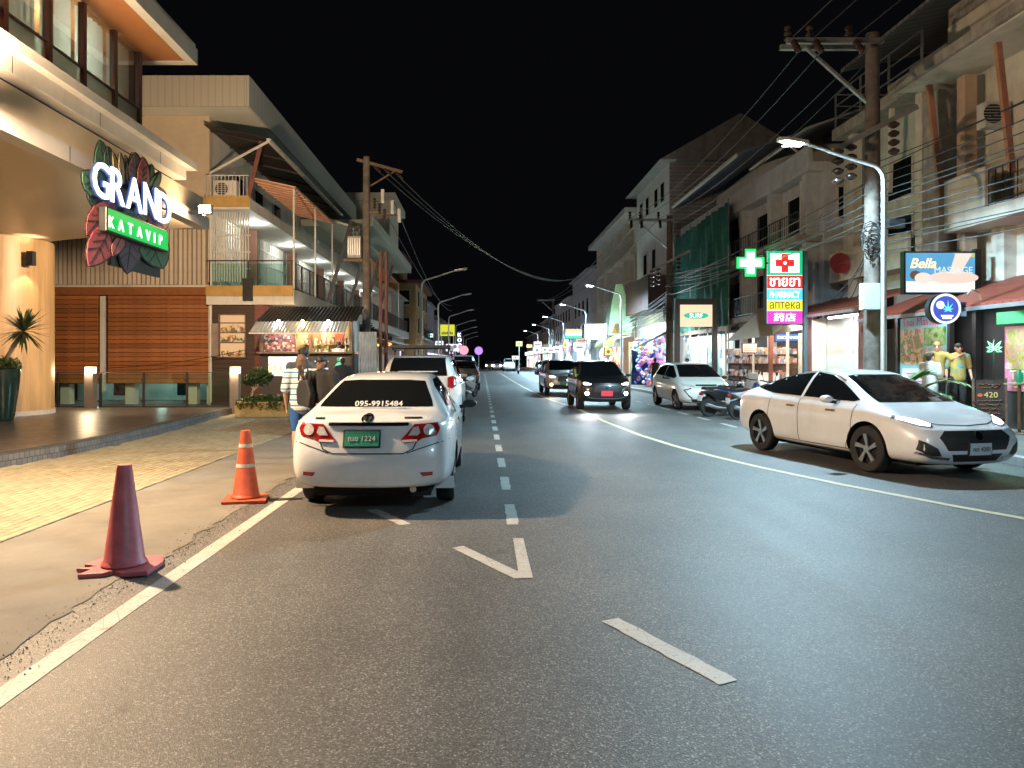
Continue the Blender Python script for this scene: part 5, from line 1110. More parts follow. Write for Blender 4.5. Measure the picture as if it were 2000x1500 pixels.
t = T('neon_shop', 'shop front with bright red and orange displays below the yellow awning', 'shop', (10, 52, .13)); box('display', collage('red_display', ((.8, .1, .03), (.9, .3, .05), (.9, .6, .2), (.5, .03, .03), (.9, .85, .8)), 2.2, emit=.8), t, 9.6, 9.7, 50, 58, .3, 2.6); plate2d('badge', glow('badge_w', (1, .8, .9), 1.8), t, circ(.55, 20), (9.2, 53, 2.1), U, W, .05); plate2d('badge_c', glow('badge_p', (.6, .15, .35), 1), t, circ(.32, 16), (9.2, 52.99, 2.1), U, W, .05)
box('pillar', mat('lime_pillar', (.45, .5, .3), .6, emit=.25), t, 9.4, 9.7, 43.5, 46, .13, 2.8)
t = T('green_gable', 'pale green boarded gable with a dark doorway above the yellow awning', 'building', (10, 49, 0)); MB().prism([P(1187, 655, 49), P(1195, 590, 49), P(1203, 555, 49), P(1216, 555, 49), P(1236, 640, 49), P(1232, 655, 49)], (0, 1.5, 0)).build('wall', mat('pale_green_boards', (.33, .45, .34), .8, var=.2, dirt=.3), t); MB().prism([P(1195, 650, 48.9), P(1202, 632, 48.9), P(1208, 632, 48.9), P(1208, 650, 48.9)], (0, .08, 0)).build('opening', mat('amber_recess', (.3, .12, .03), .7), t)
light('gable_light', 'POINT', P(1190, 640, 46.5), 200, (.7, 1, .75), t, .2)
for px0, px1, py0, py1, Y, c, lb in ((1041, 1057, 678, 690, 92, (.8, .85, 1), 'white lightbox with a dark emblem above the far shops'), (1008, 1020, 667, 676, 112, (.85, .75, .05), 'small glowing yellow sign hung far down the street'), (1058, 1070, 678, 688, 84, (.75, 1, .8), 'pale green lightbox beside the emblem lightbox'), (1000, 1013, 695, 702, 120, (1, .7, .95), 'pinkish lightbox above the far right pavement'), (1100, 1107, 668, 680, 55, (.9, .85, .05), 'small yellow panel sign under the flag-striped board'), (1181, 1195, 680, 694, 41, (.75, .75, .25), 'pale yellow square notice beside the bright pillar')):
    t, o, w_, h_ = board('shop_sign', lb, Y, px0, px1, py0, py1, glow('rs_%d' % px0, c, .8), .1, post=((px0 + px1) // 2,), z0=.13)
    plate2d('emblem', glow('em_%d' % px0, tuple(x * .3 for x in c), .6), t, circ(min(w_, h_) * .25), o, U, W, .004)
# satellite dish
c_ = P(1641, 514, 23.5); t = T('satellite_dish', 'round red satellite dish on the grey-green house wall', 'satellite dish', tuple(c_)); MB().lathe([(.03, .1), (.2, .07), (.34, 0), (.33, .01), (.19, .09), (.02, .12)], c_, 24, 'y').build('dish', mat('dish_red', (.28, .03, .03), .5), t, smooth=True); MB().bar(c_, c_ + V((0, -.35, -.05)), .02, .02).build('feed_arm', M_steel, t); MB().bar(c_ + V((0, .1, 0)), c_ + V((.5, .6, -.35)), .04, .04).build('mount', M_steel, t)
# power poles right
cable([P(205, 719, 25.6), P(482, 683, 25.4)], .12, .012, 'thin black cable drooping along the orange slatted wall', None)
def hv_pole(x, y, h, label):
    t = wooden_pole(x, y, h, label, m=M_pole, r=.2, z0=.13); zt = h + .13
    MB().box(x - 2.05, x + .15, y - .22, y - .12, zt - .3, zt - .18).box(x - 2.05, x + .15, y + .12, y + .22, zt - .3, zt - .18).build('crossarm', M_steel, t)
    MB().bar((x - 1.55, y, zt - .3), (x - .1, y, zt - 1.6), .08, .06).build('brace', M_steel, t)
    for dx in (-1.95, -1.45, -.55):
        insulator(t, (x + dx, y, zt - .18), (x + dx, y, zt + .2), 3, .08); insulator(t, (x + dx, y - .3, zt - .3), (x + dx - .1, y - .8, zt - .75), 4, .07)
    for k in range(4): insulator(t, (x + .35, y - .25, zt - 2.25 - .2 * k), (x + .35, y - .25, zt - 2.1 - .2 * k), 1, .12); insulator(t, (x - .6, y - .2, zt - 2.75 - .22 * k), (x - .6, y - .2, zt - 2.6 - .22 * k), 1, .13); insulator(t, (x - .9, y - .2, zt - 2.85 - .22 * k), (x - .9, y - .2, zt - 2.7 - .22 * k), 1, .13)
    MB().bar((x - 1.0, y - .2, zt - 2.75), (x + .9, y - .2, zt - 1.75), .1, .12).build('low_crossarm', M_steel, t)
    mb = MB()
    for k in range(9): a = 2 * math.pi * k / 9; mb.tube([(x - .15 + .22 * math.cos(a + q * .8), y - .25 + .06 * math.sin(q), zt - 4.6 + .25 * math.sin(a + q * .8) - .05 * k) for q in range(8)], .012, 5)
    mb.build('cable_coils', M_cable, t)
    return t
hp = hv_pole(8.98, 16.5, 9.0, 'tall weathered power pole with steel crossarm by the massage billboard')
box('meter_box', mat('box_green_grey', (.45, .50, .47), .5, var=.1), hp, 8.55, 8.95, 16.1, 16.28, 2.75, 3.35, .02)
box('junction_box', M_black, hp, 9.15, 9.5, 16.1, 16.3, 4.6, 4.8)
hv_pole(9.2, 35.2, 8.6, 'power pole wrapped in cables beside the surf gate sign'); hv_pole(9.1, 92, 9.5, 'far power pole standing among the distant street lamps')
# cables: high-voltage trio, low bundle
for k, dx in enumerate((-1.95, -1.45, -.55)):
    cable([(8.98 + dx, 16.5, 8.95), (9.3 + dx + .4, -6, 10.0)], .35, .014, 'high cable leaving the steel crossarm away from the surf sign'); cable([(8.98 + dx - .1, 15.7, 8.38), (9.2 + dx, 35.2, 8.6)], .5, .014, 'high cable from the steel crossarm to the surf sign pole'); cable([(9.2 + dx, 35.2, 8.55), (9.1 + dx, 92, 9.4)], 1.2, .016, 'high cable from the surf sign pole to the far pole')
cable([(8.98, 16.4, 8.8), (9.6, -6, 9.9)], .3, .014); cable([(8.98, 16.4, 8.6), (9.2, 35.2, 8.3)], .5, .014)
for k in range(11):
    a = V((8.9 + random.uniform(-.15, .2), 16.4, 4.75 + k * .11)); cable([a, (9.15 + random.uniform(-.2, .2), 35.1, 5.1 + random.uniform(-.3, .8))], random.uniform(.1, .5), .011, 'thin cable sagging between the two kerbside power poles', 'low cable bundle', mat('grey_cable', (.09, .095, .095), .5, var=0))
for k in range(13): cable([(9.0, 16.5, 4.1 + k * .17), (9.9 + random.uniform(-.2, .3), -3, 4.5 + k * .2 + random.uniform(-.1, .1))], random.uniform(.2, .5), .011, 'thin black cable running in front of the cream apartment house', 'cables past the apartments')
for k in range(10): cable([(9.15, 35.2, 4.0 + k * .12), (9.1 + random.uniform(-.2, .2), 60, 4.3 + random.uniform(-.3, .6))], random.uniform(.4, 1.0), .013, 'cable sagging onward from the surf sign pole', 'cables beyond the surf sign', mat('grey_cable'))
for k in range(3): cable([(-3.9 + k * .4, 26, 8.6 - k * .12), (8.4 - k * .3, 60, 8.6)], 1.6, .016, 'cable crossing above the street from the transformer pole', 'cables crossing the street')
for k in range(2): cable([(-3.7 + k * .5, 26, 7.4), (-3.0, 70, 7.0 - k * .5)], 1.0, .014, 'cable running on behind the transformer pole', 'cables behind the transformer pole')
for k in range(4): cable([(8.85, 16.3, 4.6 - .2 * k), (11.5, 22.5 + k, 3.5)], .3, .011, 'house service cable dropping from the tall pole', 'house service cables')

rnd = random.Random(31)
for k in range(16):
    Y = 62 + k * 5.5; left = k % 4 == 3; X = (-5.6 if left else 8.9) + rnd.uniform(-.5, .5); z = rnd.uniform(2.2, 4.2); ww, hh = rnd.uniform(.5, 1.3), rnd.uniform(.4, .9)
    c = rnd.choice(((1, .75, .8), (.8, .9, 1), (1, .85, .5), (.5, .9, .7), (.75, .5, 1), (1, .4, .35)))
    t = T('hanging_sign', 'small glowing shop sign far along the ' + ('balcony-side' if left else 'shop-side') + ' pavement', 'sign', (X, Y, z), 0, 'small far shop signs ' + ('left' if left else 'right'))
    MB().box(X - ww / 2, X + ww / 2, Y, Y + .12, z, z + hh).build('face', glow('hs_%d' % k, c, .9), t); MB().bar((X, Y + .06, z + hh + .02), (X + (-1 if left else 1) * 1.6, Y + .06, z + hh + .02), .04, .04).build('arm', M_black, t)
    MB().box(X - ww * .35, X + ww * .35, Y - .006, Y - .001, z + hh * .35, z + hh * .6).build('text_bar', glow('hsb_%d' % k, tuple(q * .25 for q in c), .6), t)
# ================================================================== vehicles
def keyed(keys, y):
    if y <= keys[0][0]: return keys[0][1]
    for (a, va), (b, vb) in zip(keys, keys[1:]):
        if a <= y <= b: return va + (vb - va) * (y - a) / (b - a)
    return keys[-1][1]
def car_body(sp, paint):
    st = sp['st']; rows = []; ymin, ymax = st[0], st[-1]; rk, fk = sp.get('rear', [(0, 0), (2, 0)]), sp.get('front', [(0, 0), (2, 0)])
    def end(y, z, x, w_):
        o = 0
        fr_ = max(0, 1 - (y - ymin) / .75); ff = max(0, 1 - (ymax - y) / .75)
        return y + keyed(rk, z) * fr_ - keyed(fk, z) * ff
    for y in st:
        zb, zs, zt, w_, wr = (keyed(sp[k], y) for k in ('zb', 'zs', 'zt', 'w', 'wr'))
        zt = max(zt, zs + .012); zm = zb + .52 * (zs - zb); g = min(1, (zt - zs) / .3)
        x7 = .93 * w_; x9 = min(wr, x7 - .02)
        pts = [(0, zb), (.7 * w_, zb), (.92 * w_, zb + .035), (.985 * w_, zb + .14), (w_, zm), (.99 * w_, zs - .11), (.955 * w_, zs - .02), (x7, zs + .006),
               (x7 + (x9 - x7) * .5 + .02 * g, zs + .006 + (zt - .06 * g - zs - .006) * .5), (x9, zt - .055 * g - .001), (x9 - .07, zt - .015 * g), (x9 * .5, zt), (0, zt + .008)]
        rows.append([(x, end(y, z, x, w_), z) for x, z in pts])
    n = len(rows[0]); vs = []; idx = {}
    for i, r_ in enumerate(rows):
        for j, (x, y, z) in enumerate(r_):
            idx[i, j, 1] = len(vs); vs.append((x, y, z))
            if 0 < j < n - 1: idx[i, j, -1] = len(vs); vs.append((-x, y, z))
            else: idx[i, j, -1] = idx[i, j, 1]
    fs = []
    for i in range(len(rows) - 1):
        for j in range(n - 1):
            for s_ in (1, -1):
                q = (idx[i, j, s_], idx[i + 1, j, s_], idx[i + 1, j + 1, s_], idx[i, j + 1, s_]); fs.append(q if s_ > 0 else q[::-1])
    for i, bow, sg in ((0, -sp.get('bow_r', .06), -1), (len(rows) - 1, sp.get('bow_f', .1), 1)):
        cen = {}
        for j in range(1, n - 1):
            if j == 1: cen[j] = idx[i, 0, 1]
            elif j == n - 2: cen[j] = idx[i, n - 1, 1]
            else: x, y, z = rows[i][j]; cen[j] = len(vs); vs.append((0, y + bow, z))
        vs[idx[i, 0, 1]] = (0, rows[i][0][1] + bow, rows[i][0][2]); vs[idx[i, n - 1, 1]] = (0, rows[i][n - 1][1] + bow * .7, rows[i][n - 1][2])
        for j in range(1, n - 2):
            for s_ in (1, -1):
                q = (idx[i, j, s_], idx[i, j + 1, s_], cen[j + 1], cen[j]); fs.append(q)
    me = bpy.data.meshes.new('body'); me.from_pydata(vs, [], fs); bm = bmesh.new(); bm.from_mesh(me)
    bmesh.ops.recalc_face_normals(bm, faces=bm.faces); bm.to_mesh(me); bm.free()
    tmp = bpy.data.objects.new('tmp', me); C.objects.link(tmp); me.materials.append(paint); me.materials.append(M_wheelwell)
    m = tmp.modifiers.new('s', 'SUBSURF'); m.levels = m.render_levels = 2
    full = evaluated(tmp)
    # wheel arches
    cut = MB()
    for y in (sp['ra'], sp['fa']):
        for s_ in (-1, 1):
            xo = sp['hw']; cut.lathe([(sp['r'] + .055, s_ * (xo - .34)), (sp['r'] + .055, s_ * (xo + .3))], (0, y, sp['r'] + .01), 32, 'x')
    co = cut.build('cut', M_wheelwell)
    co.data.materials.clear(); co.data.materials.append(M_wheelwell)
    bo = tmp.modifiers.new('b', 'BOOLEAN'); bo.operation = 'DIFFERENCE'; bo.object = co; bo.solver = 'EXACT'
    try: bo.material_mode = 'TRANSFER'
    except Exception: pass
    res = evaluated(tmp); bpy.data.objects.remove(tmp); bpy.data.objects.remove(co)
    if len(res.polygons) < 500: res = full
    res.polygons.foreach_set('use_smooth', [True] * len(res.polygons))
    try: res.set_sharp_from_angle(angle=R(38))
    except Exception: pass
    return res, BVHTree.FromPolygons([v.co.copy() for v in full.vertices], [tuple(p.vertices) for p in full.polygons])
DIRS = {'rear': (V((0, 1, 0)), lambda a, b: V((a, -6, b))), 'front': (V((0, -1, 0)), lambda a, b: V((a, 6, b))), 'right': (V((-1, 0, 0)), lambda a, b: V((4, a, b))), 'left': (V((1, 0, 0)), lambda a, b: V((-4, a, b))), 'top': (V((0, 0, -1)), lambda a, b: V((a, b, 5)))}
def decal(name, view, pts, m, parent, bvh, off=.005, step=.06, rim=.012):
    bm = bmesh.new(); bm.faces.new([bm.verts.new((a, b, 0)) for a, b in pts])
    xs = [p[0] for p in pts]; ys = [p[1] for p in pts]
    for ax_, lo, hi in ((0, min(xs), max(xs)), (1, min(ys), max(ys))):
        q = lo + step
        while q < hi - step * .3:
            no = (1, 0, 0) if ax_ == 0 else (0, 1, 0); co = (q, 0, 0) if ax_ == 0 else (0, q, 0)
            bmesh.ops.bisect_plane(bm, geom=bm.verts[:] + bm.edges[:] + bm.faces[:], plane_co=co, plane_no=no); q += step
    d, org = DIRS[view]; bad = []; info = {}
    for v in bm.verts:
        h = bvh.ray_cast(org(v.co.x, v.co.y), d)
        if h[0] is None: bad.append(v)
        else:
            nrm = h[1] if h[1].dot(d) < 0 else -h[1]; info[v] = (h[0], nrm)
    for v in info: v.co = info[v][0] + info[v][1] * off
    if bad: bmesh.ops.delete(bm, geom=bad, context='VERTS')
    if rim and bm.faces:
        be = [e for e in bm.edges if len(e.link_faces) == 1]; r_ = bmesh.ops.extrude_edge_only(bm, edges=be)
        for v in r_['geom']:
            if isinstance(v, bmesh.types.BMVert): v.co = v.co + d * rim
    bmesh.ops.recalc_face_normals(bm, faces=bm.faces)
    me = bpy.data.meshes.new(name); bm.to_mesh(me); bm.free()
    return link(name, me, m, parent, smooth=False)
def strip(pts, w_):
    """2-D polyline -> thin closed outline"""
    P2 = [V(p) for p in pts]; L_, R_ = [], []
    for i, p in enumerate(P2):
        d = (P2[min(i + 1, len(P2) - 1)] - P2[max(i - 1, 0)]).normalized(); s_ = V((-d.y, d.x)) * w_ / 2; L_.append(tuple(p + s_)); R_.append(tuple(p - s_))
    return L_ + R_[::-1]
def mir(pts): return [(-a, b) for a, b in pts][::-1]
M_wheelwell = mat('wheel_well', (.012, .012, .012), .9, var=0)
M_tyre = mat('tyre_rubber', (.018, .018, .018), .8, var=.2)
M_rim = mat('alloy', (.45, .46, .47), .3, metal=.8, var=.05); M_rimd = mat('alloy_dark', (.03, .03, .032), .35, metal=.5, var=0)
M_cg = mat('car_glass', (.006, .007, .008), .04, var=0, spec=.6)
M_chr = mat('chrome', (.6, .6, .6), .12, metal=1, var=0)
M_plast = mat('black_plastic', (.02, .02, .02), .5, var=.1)
M_redl = mat('tail_lens_red', (.30, .01, .012), .12, var=.1, coat=1); M_clr = mat('lens_clear', (.55, .52, .5), .1, var=.25, vs=30, coat=1)
M_gap = mat('panel_gap', (.012, .012, .012), .8, var=0)
def carpaint(nm, c, flake=0): return mat('paint_' + nm, c, .32, metal=flake, var=.05, coat=1, spec=.5, dirt=.10)
WM = {}
def wheel(parent, x, y, r_, sgn, style='five', w_=.2):
    key = (r_, sgn, style)
    if key not in WM:
        t = MB().lathe([(r_ * .66, -w_ * .46), (r_ * .93, -w_ * .5), (r_ * .985, -w_ * .4), (r_, -w_ * .2), (r_, w_ * .2), (r_ * .985, w_ * .4), (r_ * .93, w_ * .5), (r_ * .66, w_ * .46)], (0, 0, 0), 36, 'x', False).mesh('tyre')
        rm = MB().lathe([(r_ * .67, -w_ * .45), (r_ * .67, w_ * .45), (r_ * .63, w_ * .43), (r_ * .60, w_ * .2), (r_ * .1, w_ * .22)], (0, 0, 0), 32, 'x', True)
        sp_ = MB(); n = 5
        for k in range(n):
            for q, (da, tw) in enumerate((((-.10, .0), (.10, .0)) if style != 'blade' else ((-.02, .34), (.16, .34)))):
                a = 2 * math.pi * k / n + da; b = a + tw; ro = r_ * .645
                sp_.bar((w_ * .36, math.cos(a) * r_ * .1, math.sin(a) * r_ * .1), (w_ * .45, math.cos(b) * ro, math.sin(b) * ro), r_ * .085, .02, (1, 0, 0))
        sp_.lathe([(r_ * .16, w_ * .25), (r_ * .16, w_ * .44), (r_ * .08, w_ * .47)], (0, 0, 0), 14, 'x')
        for mb in (rm, sp_):
            if sgn < 0: mb.v = [(-a, b, c) for a, b, c in mb.v]; mb.f = [f[::-1] for f in mb.f]
        rmm = rm.mesh('rim_dish'); spm = sp_.mesh('spokes')
        for me, m in ((t, M_tyre), (rmm, M_rimd), (spm, M_rim)):
            me.materials.append(m); me.polygons.foreach_set('use_smooth', [True] * len(me.polygons))
            try: me.set_sharp_from_angle(angle=R(35))
            except Exception: pass
        WM[key] = (t, rmm, spm)
    t, rmm, spm = WM[key]
    o = link('wheel', t, None, parent); o.location = (x, y, r_)
    for nm, me in (('rim_dish', rmm), ('rim_spokes', spm)): q = link(nm, me, None, o)
    return o
def seg(a, b, n): return [a + (b - a) * i / n for i in range(n + 1)]
SPEC = {
 'sedan': dict(st=[-2.27, -2.18, -2.0, -1.74, -1.45, -1.05, -.8, -.4, .1, .5, .75, 1.05, 1.3, 1.6, 1.95, 2.15, 2.27], ra=-1.27, fa=1.33, r=.315, hw=.865,
   zb=[(-2.27, .30), (-1.8, .24), (0, .19), (1.8, .2), (2.27, .24)], zs=[(-2.27, .94), (-1.74, .99), (0, .93), (1.2, .92), (2.0, .80), (2.27, .66)],
   zt=[(-2.27, .98), (-2.18, 1.03), (-1.74, 1.075), (-1.45, 1.2), (-1.05, 1.365), (-.8, 1.425), (-.2, 1.465), (.1, 1.46), (.5, 1.41), (1.3, .99), (1.6, .95), (2.05, .82), (2.27, .68)],
   w=[(-2.27, .66), (-2.18, .79), (-2.0, .84), (-1.4, .88), (0, .88), (1.5, .87), (1.95, .82), (2.15, .72), (2.27, .56)], wr=[(-2.27, .62), (-1.74, .70), (-1.3, .61), (-.8, .565), (.1, .58), (.5, .565), (1.3, .70), (2.0, .68), (2.27, .48)],
   rear=[(.2, .14), (.32, .03), (.45, 0), (.64, .0), (.70, .07), (.92, .10), (1.05, .16)], front=[(.2, .1), (.4, 0), (.6, .02), (.75, .15)]),
 'fastback': dict(st=[-2.33, -2.22, -2.0, -1.7, -1.35, -1.0, -.6, -.2, .2, .55, .9, 1.2, 1.5, 1.85, 2.1, 2.25, 2.33], ra=-1.34, fa=1.34, r=.335, hw=.92,
   zb=[(-2.33, .3), (-1.8, .24), (0, .19), (1.8, .2), (2.33, .2)], zs=[(-2.33, .96), (-1.7, 1.0), (0, .94), (1.2, .90), (2.0, .80), (2.33, .67)],
   zt=[(-2.33, 1.02), (-2.2, 1.08), (-1.9, 1.12), (-1.35, 1.27), (-.8, 1.41), (-.2, 1.47), (.15, 1.465), (.5, 1.40), (1.35, .98), (1.7, .925), (2.1, .82), (2.33, .69)],
   w=[(-2.33, .68), (-2.2, .82), (-2.0, .88), (-1.4, .92), (0, .915), (1.4, .92), (1.9, .90), (2.12, .84), (2.25, .78), (2.33, .69)], wr=[(-2.33, .62), (-1.9, .68), (-1.3, .6), (-.6, .57), (.15, .59), (.5, .57), (1.35, .72), (2.0, .72), (2.33, .5)],
   rear=[(.2, .12), (.4, 0), (.66, .02), (.95, .05), (1.05, .1)], front=[(.2, .12), (.3, .02), (.5, 0), (.62, .03), (.78, .2)]),
 'hatch': dict(st=[-2.1, -2.02, -1.85, -1.6, -1.3, -.9, -.4, .1, .5, .8, 1.1, 1.4, 1.7, 1.95, 2.08, 2.15], ra=-1.3, fa=1.38, r=.32, hw=.885,
   zb=[(-2.1, .3), (-1.6, .24), (1.6, .22), (2.15, .24)], zs=[(-2.1, 1.02), (0, .98), (1.1, .95), (1.9, .84), (2.15, .72)],
   zt=[(-2.1, 1.15), (-2.0, 1.3), (-1.7, 1.47), (-1.2, 1.55), (-.3, 1.57), (.3, 1.53), (.6, 1.46), (1.35, 1.06), (1.7, .98), (2.0, .87), (2.15, .74)],
   w=[(-2.1, .72), (-2.0, .83), (-1.5, .885), (1.3, .885), (1.8, .86), (2.02, .76), (2.15, .6)], wr=[(-2.1, .6), (-1.6, .6), (-.4, .62), (.5, .6), (1.35, .72), (1.9, .68), (2.15, .5)],
   rear=[(.2, .1), (.4, 0), (.7, .02), (1.0, .06), (1.5, .1)], front=[(.2, .1), (.35, 0), (.65, .02), (.85, .15)]),
 'suv': dict(st=[-2.05, -1.98, -1.8, -1.5, -1.1, -.6, -.1, .3, .6, .85, 1.15, 1.4, 1.7, 1.88, 1.97], ra=-1.25, fa=1.25, r=.34, hw=.87,
   zb=[(-2.05, .34), (0, .26), (1.97, .28)], zs=[(-2.05, 1.06), (0, 1.03), (1.1, 1.03), (1.7, .98), (1.97, .88)],
   zt=[(-2.05, 1.3), (-1.95, 1.5), (-1.6, 1.6), (-.6, 1.63), (.2, 1.61), (.45, 1.55), (1.1, 1.13), (1.5, 1.07), (1.85, 1.0), (1.97, .9)],
   w=[(-2.05, .74), (-1.95, .83), (-1.5, .87), (1.4, .87), (1.75, .83), (1.9, .74), (1.97, .64)], wr=[(-2.05, .62), (-1.6, .63), (0, .64), (.45, .62), (1.1, .73), (1.7, .72), (1.97, .56)],
   rear=[(.3, .08), (.5, 0), (.9, .03), (1.5, .12)], front=[(.25, .12), (.4, 0), (.75, .02), (1.0, .12)]),
}
def scaled(b, sx, sy, sz, **kw):
    s_ = dict(SPEC[b]); q = {}
    for k, v in s_.items():
        if k == 'st': q[k] = [y * sy for y in v]
        elif k in ('zb', 'zs', 'zt'): q[k] = [(a * sy, z * sz) for a, z in v]
        elif k in ('w', 'wr'): q[k] = [(a * sy, x * sx) for a, x in v]
        elif k in ('rear', 'front'): q[k] = [(z * sz, o) for z, o in v]
        elif k in ('ra', 'fa'): q[k] = v * sy
        elif k == 'hw': q[k] = v * sx
        else: q[k] = v
    q.update(kw); return q
SPEC['fastback'] = scaled('fastback', 1, .965, 1)
SPEC['bigsuv'] = scaled('suv', 1.06, 1.17, 1.07, r=.39, ra=-1.4, fa=1.42)
SPEC['bigsuv']['zt'] = [(a, z if z < 1.2 else z) for a, z in SPEC['bigsuv']['zt']]
SPEC['pickup'] = scaled('suv', 1.06, 1.3, 1.04, r=.38, ra=-1.6, fa=1.55)
SPEC['van'] = scaled('suv', 1.06, 1.2, 1.22, r=.34)
BODY = {}
def car(name, kind, paint, label, x, y, rz, group, style='five', windows=True, cat='car', lights=None):
    sp = SPEC[kind]
    if (kind, paint.name) not in BODY: BODY[kind, paint.name] = car_body(sp, paint)
    me, bvh = BODY[kind, paint.name]
    t = T(name, label, cat, (x, y, 0), rz, group, world=False)
    b = link('body', me, None, t)
    for yy in (sp['ra'], sp['fa']):
        for s_ in (-1, 1): wheel(t, s_ * (sp['hw'] - .115), yy, sp['r'], s_, style)
    return t, b, bvh, sp
def both(name, pts, m, t, bvh, **k):
    decal(name, 'right', pts, m, t, bvh, **k); decal(name, 'left', pts, m, t, bvh, **k)
def mirror(t, x, y, z, m, s_):
    o = MB().lathe([(.005, -.06), (.075, -.045), (.085, .0), (.06, .05), (.01, .06)], (0, 0, 0), 14, 'y'); o.v = [(a * 1.25 + s_ * x, b * 1.1 + y + .03 * a * s_, c * .72 + z) for a, b, c in o.v]
    q = o.build('wing_mirror', m, t, smooth=True); MB().bar((s_ * (x - .14), y + .03, z - .05), (s_ * x, y, z - .03), .04, .05).build('mirror_arm', M_plast, q); return q
def plate(t, view, x, z, w_, h_, bvh, face, txt, tm, off=.02):
    o = decal('number_plate', view, rect(w_ + .03, h_ + .03, x, z), M_plast, t, bvh, off=off, rim=.03); p = decal('plate_face', view, rect(w_, h_, x, z), face, o, bvh, off=off + .004, rim=0)
    if txt:
        d, org = DIRS[view]; h = bvh.ray_cast(org(x, z), d); u = (1, 0, 0) if view == 'rear' else (-1, 0, 0); n = h[1] if h[1].dot(d) < 0 else -h[1]
        v = V((0, 0, 1)); v = (v - n * v.dot(n)).normalized()
        text(txt, 'plate_text', tm, o, h[0] + n * (off + .008), u, v, width=w_ * .8, depth=.001)
    return o
# --- white taxi sedan, rear towards the camera ------------------------------
wp = carpaint('white', (.66, .67, .68))
t, b, bvh, sp = car('sedan', 'sedan', wp, 'white sedan taxi with green number plate and phone number on its rear window', -1.17, 9.57, 0, None)
decal('rear_window', 'rear', [(-.625, 1.095), (.625, 1.095), (.60, 1.16), (.485, 1.36), (.3, 1.372), (-.3, 1.372), (-.485, 1.36), (-.60, 1.16)], M_cg, t, bvh)
both('side_window', [(-1.22, 1.08), (-.95, 1.30), (-.7, 1.37), (.0, 1.40), (.35, 1.36), (.95, 1.02), (.9, .99)], M_cg, t, bvh); both('door_pillar', strip([(-.12, .98), (-.1, 1.42)], .07), M_plast, t, bvh, off=.008); both('door_gap', strip([(-.12, .28), (-.12, .98)], .012), M_gap, t, bvh, rim=0, off=.003); both('door_gap', strip([(.95, .28), (1.0, .95)], .012), M_gap, t, bvh, rim=0, off=.003)
both('door_handle', rect(.2, .03, -.35, .86), M_chr, t, bvh, off=.02); both('sill_trim', rect(1.9, .05, .03, .27), M_plast, t, bvh)
text('095-9915484', 'rear_phone_number', mat('decal_white', (.7, .7, .7), .6, var=0), t, V((.04, -1.735, 1.135)), (1, 0, 0), V((0, .62, .78)), width=.52, depth=.002, bold=.01)
for s_ in (1, -1):
    f = (lambda p: p) if s_ > 0 else mir
    tl = decal('tail_lamp', 'rear', f([(.335, .79), (.40, .86), (.47, .945), (.70, .955), (.725, .90), (.70, .83), (.55, .80), (.50, .765), (.36, .755)]), M_redl, t, bvh, off=.012, rim=.03)
    decal('lamp_reflector', 'rear', f(circ(.055, 16, .615, .885)), M_clr, tl, bvh, off=.020, rim=.008); decal('lamp_reflector', 'rear', f([(.41, .83), (.46, .915), (.51, .92), (.53, .86), (.50, .83)]), M_clr, tl, bvh, off=.020, rim=.008); decal('reverse_lens', 'rear', f([(.355, .762), (.345, .785), (.50, .79), (.50, .768)]), mat('lens_white', (.6, .58, .56), .2, var=0), tl, bvh, off=.020, rim=.006)
    decal('bumper_reflector', 'rear', f([(.53, .465), (.66, .47), (.66, .435), (.56, .425)]), M_redl, t, bvh, off=.008)
    mirror(t, .99, .62, 1.0, M_plast, s_)
decal('chrome_garnish', 'rear', rect(.82, .03, .0, .945), M_chr, t, bvh, off=.016, rim=.025)
plate(t, 'rear', -.06, .80, .35, .15, bvh, mat('plate_green', (.02, .20, .13), .4, var=.1), 'ณข 1224', mat('plate_silver', (.5, .55, .52), .4))
decal('badge', 'rear', [(a, b + 1.0) for a, b in circ(.062, 20, -.02, 0, .042)], M_chr, t, bvh, off=.008); decal('badge_inner', 'rear', [(a, b + 1.0) for a, b in circ(.045, 20, -.02, 0, .028)], mat('badge_dark', (.08, .08, .09), .3, metal=.5, var=0), t, bvh, off=.016, rim=.004); decal('badge_oval', 'rear', strip([(-.055, 1.012), (-.02, 1.018), (.015, 1.012)], .008), M_chr, t, bvh, off=.021, rim=.003); decal('badge_oval', 'rear', strip([(-.02, .975), (-.02, 1.018)], .01), M_chr, t, bvh, off=.021, rim=.003)
decal('model_script', 'rear', rect(.18, .014, .45, 1.005), M_rimd, t, bvh, off=.006, rim=.004); decal('model_script', 'rear', rect(.10, .016, -.52, 1.0), M_rimd, t, bvh, off=.006, rim=.004)
decal('boot_gap', 'rear', strip([(-.60, 1.02), (-.56, .9), (-.46, .70), (-.36, .655), (.36, .655), (.46, .70), (.56, .9), (.60, 1.02)], .012), M_gap, t, bvh, rim=0, off=.003)
for s_ in (-1, 1): box('mud_flap', wp, t, s_ * .77 - .11, s_ * .77 + .09, -1.67, -1.64, .2, .33)
box('underbody', M_wheelwell, t, -.62, .62, -1.95, 1.9, .17, .3)
MB().tube([(.45, -2.12, .27), (.45, -1.8, .27)], .035, 10).build('exhaust', M_chr, t, smooth=True)
for s_ in (1, -1): f = (lambda p: p) if s_ > 0 else mir; decal('bumper_gap', 'rear', f(strip([(.40, .66), (.52, .70), (.70, .755), (.82, .78)], .01)), M_gap, t, bvh, rim=0, off=.003)
